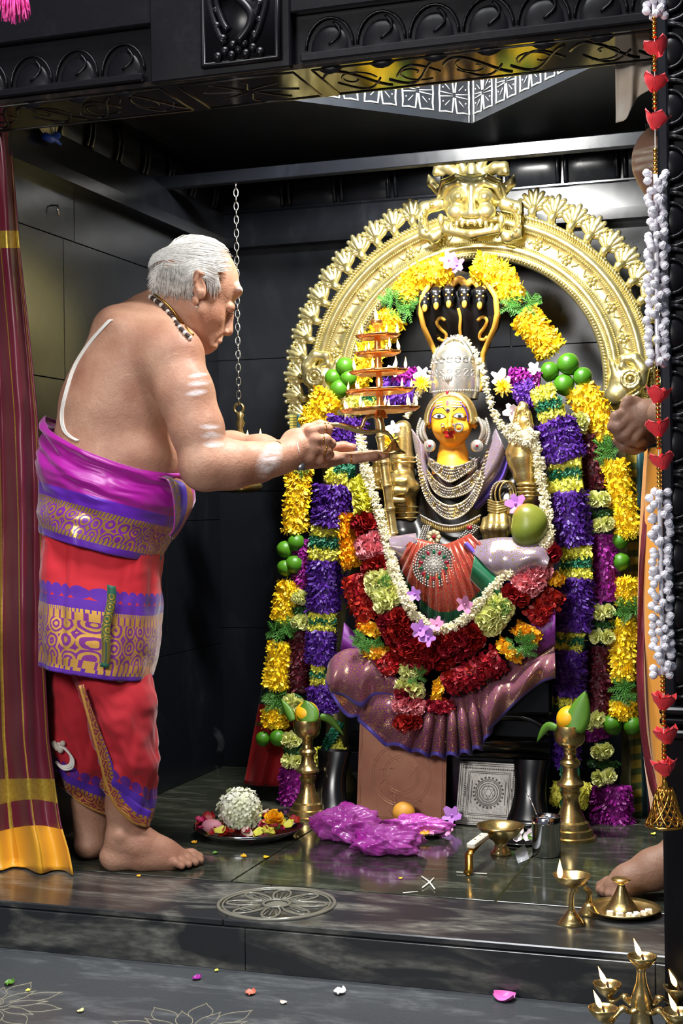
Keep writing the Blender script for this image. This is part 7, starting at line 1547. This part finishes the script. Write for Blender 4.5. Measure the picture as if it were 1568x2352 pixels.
for i in range(4): SHn.chain([Q(1445 + 5 * i, 1000 + 3 * i, -.03 + .014 * i), Q(1422 + 6 * i, 1012 + 4 * i, -.03 + .014 * i), Q(1432 + 8 * i, 1026 + 2 * i, -.034 + .012 * i), Q(1452 + 8 * i, 1028, -.034 + .012 * i)], [.0125, .0118, .011, .0095], k=.006)
SFt = SDF((Q(1340, 2085).x, -.12, -.005), (Q(1680, 2085).x, .12, .62), .0032)
def F2(px, z, dy): q = Q(px, 2060, dy); return Vector((q.x, q.y, z))
SFt.chain([F2(1590, .60, 0), F2(1590, .40, 0), F2(1575, .12, 0)], [.06, .055, .042], k=.02); SFt.ell(F2(1592, .035, 0), (.036, .034, .034), None, k=.02)
SFt.chain([F2(1560, .085, 0), F2(1500, .060, 0), F2(1440, .036, 0), F2(1410, .024, 0)], [.042, .040, .032, .022], k=.02)
for i, (x1, dy, r) in enumerate(((1376, .046, .0135), (1372, .022, .0105), (1380, .003, .0098), (1392, -.016, .009), (1406, -.033, .0085))): SFt.chain([F2(1425 + 3 * i, .024, dy * .6), F2(x1 + 22, .021, dy * .9), F2(x1 + 6, .0135, dy)], [r * 1.15, r * 1.1, r], k=.006)
def ash2(Vl):
    x, y = topx(Vl, AR); a = np.zeros(len(Vl))
    for q in ((1485, 345, 40, 7, -12), (1482, 364, 42, 6, -12), (1480, 383, 42, 6, -12)): a = np.maximum(a, .9 * blot(x, y, *q))
    return a
mbp = SA.mb(ash2)
for s_ in (SHn, SFt): Vq, Qq = s_.net(); mbp.add(Vq, Qq)
mbp.build('body', M_skin2, att, mw=AR)
b = MB()
for k in range(420):
    a = rnd.uniform(0, 2 * PI); e_ = rnd.uniform(.15, 1.5); d = Vector((math.cos(a) * math.cos(e_), math.sin(a) * math.cos(e_), math.sin(e_)))
    if d.x < -.55 and d.z < .75: continue
    c0 = Q(1543, 370) + Vector((d.x * .082, d.y * .072, d.z * .086)); b.tube([c0, c0 + d * .012 + Vector((.006, 0, .004)), c0 + d * .018 + Vector((.014, 0, 0))], [.0012, .0010, .0003], 3)
b.build('hair', mat('dark_grey_hair', '3c3836', .6), att, mw=AR)
M_saf = fabric('saffron_cotton', 'd98a1c', [(-.02, .02, '6a1420', '6a1420', 'plain', 1)], .7, .3, base2='e89c2a')
rows = spline(np.array([(1488, 1030, 1700), (1478, 1200, 1700), (1474, 1400, 1700), (1478, 1600, 1695), (1490, 1750, 1690), (1508, 1885, 1685)], dtype=float), 50); th = np.linspace(0, 2 * PI, 80, endpoint=False); G = np.zeros((50, 80, 3)); U = np.zeros((50, 80)); Vv = np.zeros((50, 80))
for i, (xl, y, xr) in enumerate(rows):
    l = np.array(Q(xl, y)); r = np.array(Q(xr, y)); c0 = (l + r) / 2; a_ = (r - l) / 2; w = .010 * np.sin(9 * th + .04 * i) + .005 * np.sin(17 * th + i * .1)
    G[i] = c0 + a_ * np.cos(th)[:, None] * (1 + w[:, None] * 3) + np.array([0, -.17, 0]) * np.sin(th)[:, None] * (1 + w[:, None] * 2); U[i] = th * .15; Vv[i] = -.9 + i * .017
grid_mesh('dhoti', G, {'u': U, 'v': Vv}, M_saf, att, cv=True, thick=.002, mw=AR)
G = []; uu = []
for i, (x, y) in enumerate(spline([(1492, 1060), (1480, 1160), (1468, 1300), (1464, 1450), (1462, 1560), (1470, 1680), (1488, 1790), (1500, 1830)], 40)):
    G.append([tuple(Q(x + q * 15, y, -.02 - .05 * q * (i / 40) + .012 * math.sin(i * .35 + 3 * q))) for q in (0, .33, .66, 1)])
grid_mesh('dhoti_border', G, {'u': np.zeros((40, 4)), 'v': np.zeros((40, 4))}, mat('maroon_border', '5c1420', .5, col2='7a2030', nscale=20), att, thick=.002, mw=AR)
# ================================================================== bead string in front of the pillar
DB = 2.42
def BP(px, py, dd=0.0): return P(px, py, DB + dd)
bs = thing('bead_garland', BP(1527, 1890), 'hanging string of white beads, gold beads and red roses with a gold bell', 'garland')
xline = lambda y: np.interp(y, [0, 300, 900, 1200, 1780], [1502, 1504, 1510, 1515, 1526])
b = MB(); b.tube([BP(xline(y), y) for y in np.linspace(-30, 1800, 60)], .0009, 5); b.build('string', M_cord, bs)
M_pearl = mat('white_bead', 'f6f3f6', .18, spec=.7, col2='e6e0ea', nscale=90); M_gbead = mat('gold_bead', 'e0a548', .2, 1.0); M_foam = mat('red_foam', 'f23a42', .6, sheen=.3)
b = MB(); b.ball((0, 0, 0), .0068, 10, 8); 
for k in range(6): b.tube([(.0069 * math.cos(k * PI / 3) * math.sin(t), .0069 * math.sin(k * PI / 3) * math.sin(t), .0069 * math.cos(t)) for t in np.linspace(.2, PI - .2, 7)], .0006, 4)
pm_ = b.mesh('white_bead'); pm_.materials.append(M_pearl)
for y0, y1 in ((-20, 40), (400, 840), (1130, 1550)):
    y = y0; k = 0
    while y < y1:
        for j in range(3):
            a = k * 1.15 + j * 2 * PI / 3 + rnd.uniform(-.7, .7); off = .0125 + .005 * rnd.random(); p = BP(xline(y), y + rnd.uniform(-5, 5)) + Vector((off * math.cos(a), off * math.sin(a) * .8, 0)); link('white_bead', pm_, None, bs, mw=Matrix.Translation(p) @ Matrix.Rotation(a, 4, 'Z') @ Matrix.Rotation(1.2, 4, 'Y'))
        y += 13.5; k += 1
    b = MB(); b.tube([BP(xline(q), q) for q in np.linspace(y0, y1, 12)], .0040, 8); b.build('sleeve', M_pearl, bs)
b = MB(); b.ball((0, 0, 0), (.0046, .0046, .0038), 10, 7); gm_ = b.mesh('gold_bead'); gm_.materials.append(M_gbead)
for y0, y1 in ((42, 85), (128, 168), (205, 252), (345, 398), (852, 884), (918, 962), (996, 1036), (1076, 1128), (1555, 1590), (1622, 1668), (1700, 1742), (1774, 1796)):
    for y in np.arange(y0, y1, 10.4): link('gold_bead', gm_, None, bs, mw=Matrix.Translation(BP(xline(y), y)))
b = MB()
for n_, rb, H_, fl in ((3, .006, .021, .10), (4, .011, .022, .35)):
    for j in range(n_):
        G = []
        for t_ in np.linspace(0, 1, 8):
            al = (1.25 if n_ == 3 else 1.0) * math.sqrt(max(.0, 1 - t_ ** 3.2)) * (.45 + .55 * min(1, t_ * 2.2)) + .02; r_ = rb * (.35 + .65 * min(1, t_ * 2)) + fl * .016 * t_ ** 2
            G.append([(r_ * math.cos(2 * PI * (j + (n_ == 4) * .4) / n_ + q * al), r_ * math.sin(2 * PI * (j + (n_ == 4) * .4) / n_ + q * al), -.010 + H_ * t_ - .003 * q * q * t_) for q in np.linspace(-1, 1, 9)])
        b.grid(G)
rm_ = b.mesh('foam_rose'); rm_.materials.append(M_foam)
for x, y in ((1508, 112), (1503, 192), (1506, 278), (1510, 908), (1511, 984), (1520, 1060), (1523, 1612), (1530, 1690), (1526, 1764)):
    link('foam_rose', rm_, None, bs, mw=Matrix.Translation(BP(x, y)) @ Matrix.Rotation(rnd.uniform(-.3, .3), 4, 'Y') @ Matrix.Rotation(rnd.uniform(0, 6), 4, 'Z') @ Matrix.Diagonal((1.4, 1.4, 1.4, 1)))
bt = BP(1527, 1796); sc = DB / FPX; bprof = [(5, 0), (10, -6), (16, -14), (22, -28), (26, -46), (31, -66), (38, -82), (45, -94)]
b = MB(); b.lathe([(3 * sc, 4 * sc), (6 * sc, 0), (9 * sc, -10 * sc), (17 * sc, -15 * sc), (17 * sc, -18 * sc)], bt, 20); b.lathe([(44 * sc, -96 * sc), (47 * sc, -97 * sc), (47 * sc, -101 * sc), (43 * sc, -101 * sc)], bt, 32); b.build('bell_rims', M_gbead, bs, kind='stuff')
b = MB(); zr = [(q[1], q[0]) for q in bprof][::-1]
for k in range(14):
    for sg in (-1, 1):
        pts = []
        for z in np.linspace(-14, -97, 14): r = np.interp(z, [q[0] for q in zr], [q[1] for q in zr]); a = 2 * PI * k / 14 + sg * (z + 14) / -83 * 1.35; pts.append(bt + Vector((r * sc * math.cos(a), r * sc * math.sin(a), z * sc)))
        b.tube(pts, .0019, 6)
b.build('bell_lattice', M_gbead, bs)
# ================================================================== rag, tassel, broom, nail
def drape(name, label, cat, top, bot, Y, m, amp=.01, n=24, nv=24, fr=9):
    t_ = thing(name, AT(*bot[0], Y), label, cat); a = spline(top, n); c = spline(bot, n); G = np.zeros((nv, n, 3)); U = np.zeros((nv, n)); Vv = np.zeros((nv, n))
    for j in range(n):
        for i in range(nv):
            s = i / (nv - 1); q = a[j] * (1 - s) + c[j] * s; G[i, j] = AT(q[0], q[1], Y + amp * math.sin(fr * j / n + 1.5 * s) + amp * .5 * fbm(j * .2, s * 3, 4) * .4); U[i, j] = j / n; Vv[i, j] = s
    grid_mesh('cloth', G, {'u': U, 'v': Vv}, m, t_, thick=.002); return t_
drape('white_rag', 'frayed off-white rag hanging behind the beam at upper right', 'cloth', [(1412, 95), (1440, 92), (1470, 90), (1500, 88)], [(1414, 282), (1436, 274), (1450, 248), (1466, 222), (1492, 206)], 2.90, mat('off_white_cotton', 'd6cdbf', .85, col2='c0b09e', nscale=14), .008)
tp = BP(30, -30, .15); ta = thing('silk_tassel', BP(30, 50, .15), 'bright pink silk tassel at the upper left corner', 'tassel'); b = MB()
for k in range(130):
    x = rnd.uniform(-38, 38); b.tube([BP(30 + x * .5, -40, .15 + rnd.uniform(-.01, .01)), BP(32 + x * .9, 5, .15 + rnd.uniform(-.012, .012)), BP(33 + x, 40 + rnd.uniform(-10, 18) - abs(x) * .3, .15 + rnd.uniform(-.014, .014))], [.0012, .0012, .0007], 4)
b.build('threads', mat('hot_pink_silk', 'e0208c', .35, col2='f25ab0', nscale=90), ta, kind='stuff')
br_ = thing('hand_brush', LW(118, 320, -1.79), 'blue-handled bristle brush lying on the left wall ledge', 'brush'); b = MB()
ba, bb_ = LW(110, 312, -1.79), LW(90, 285, -1.79)
for k in range(90): x = rnd.uniform(-1, 1); b.tube([LW(116 + x * 12, 314 + x * 5 * .3, -1.79), LW(104 + x * 28, 282 + x * 4 - rnd.uniform(0, 6), -1.79 + rnd.uniform(-.01, .015))], [.0013, .0010], 4)
b.build('bristles', mat('straw_bristle', 'd8d09a', .6, col2='f0ecd8', nscale=60), br_, kind='stuff')
b = MB(); b.tube([LW(102, 312, -1.785), LW(118, 320, -1.785), LW(132, 310, -1.785)], .010, 8); b.tube([LW(120, 316, -1.785), LW(139, 331, -1.785)], [.008, .004], 8); b.build('handle', mat('blue_plastic', '2a5ad8', .35), br_)
b = MB(); q = LW(117, 480); b.tube([LW(116, 472) + Vector((.0, 0, 0)), LW(116, 473) + Vector((.02, 0, 0)), LW(117, 496) + Vector((.022, 0, 0))], .0025, 6); b.build('wall_hook', M_chain, None, label='small steel hook high on the left wall', cat='hook')
# ================================================================== cloths hung on the arch posts
M_rc = fabric('red_green_cotton', 'b8161e', [(.0, .05, '16342c', '16342c', 'plain', 1), (.05, .10, '16342c', 'b08a3a', 'beads', 20), (.10, .25, '1c3a30', '1c3a30', 'plain', 1), (.42, .45, '6a5a1c', 'b08a3a', 'plain', 1)], .6, .3)
drape('red_cloth', 'red cotton cloth with green bands hanging left of the statue behind limes', 'cloth', [(606, 1555), (650, 1560), (690, 1570)], [(560, 1800), (600, 1806), (650, 1806)], 3.86, M_rc, .014)
M_teal = fabric('teal_gold_border', '1c3c40', [], .5, .3); 
m = bpy.data.materials.new('striped_sari_cloth'); m.use_nodes = True; t = NT(m); u = t.attr('u'); v = t.attr('v'); c = t.mix(rng(u, .0, .42), srgb('24484c'), t.mix(t.math('GREATER_THAN', t.math('FRACT', t.math('MULTIPLY', v, 26)), .45), srgb('5c6a3c'), srgb('b0983c'))); c = t.mix(rng(u, .72, .86), c, srgb('7a1428')); c = t.mix(rng(u, .86, 1.1), c, srgb('1c1a10')); t.l(c, t.b.inputs['Base Color']); t.b.inputs['Roughness'].default_value = .5
drape('sari_cloth', 'teal, gold and maroon striped cloth hanging right of the statue', 'cloth', [(1438, 1030), (1465, 1030), (1490, 1030)], [(1450, 1900), (1478, 1895), (1500, 1890)], 3.88, m, .008)
drape('blue_cloth', 'blue and gold striped cloth on the arch post left of the yellow garland', 'cloth', [(664, 952), (684, 952), (704, 955)], [(668, 1110), (686, 1110), (704, 1110)], 3.93, m, .006)
# ================================================================== incense smoke rising behind the petal plate
m = bpy.data.materials.new('incense_smoke'); m.use_nodes = True; nt = m.node_tree; nt.nodes.remove(nt.nodes['Principled BSDF'])
pv = nt.nodes.new('ShaderNodeVolumePrincipled'); nz = nt.nodes.new('ShaderNodeTexNoise'); tc_ = nt.nodes.new('ShaderNodeTexCoord'); rp = nt.nodes.new('ShaderNodeMath'); rp.operation = 'MULTIPLY_ADD'
nt.links.new(tc_.outputs['Object'], nz.inputs[0]); nz.inputs['Scale'].default_value = 26; nz.inputs['Detail'].default_value = 4; nt.links.new(nz.outputs[0], rp.inputs[0]); rp.inputs[1].default_value = 22; rp.inputs[2].default_value = -10.5; rp.use_clamp = False
mx = nt.nodes.new('ShaderNodeMath'); mx.operation = 'MAXIMUM'; nt.links.new(rp.outputs[0], mx.inputs[0]); mx.inputs[1].default_value = 0; nt.links.new(mx.outputs[0], pv.inputs['Density']); pv.inputs['Color'].default_value = (.8, .84, .9, 1); nt.links.new(pv.outputs[0], nt.nodes['Material Output'].inputs['Volume'])
b = MB(); sp = spline([(516, 1818), (506, 1790), (498, 1760), (500, 1735), (508, 1710), (500, 1685), (480, 1668), (470, 1640)], 40); b.tube([AT(x, y, 3.55) for x, y in sp], [(.002 + .016 * (i / 39) ** 1.2) * (1 if i < 28 else max(.02, (39 - i) / 11)) for i in range(40)], 10, flat=(1, .6)); b.build('smoke', m, None, kind='stuff', label='thin wisp of incense smoke above the petal plate', cat='smoke')
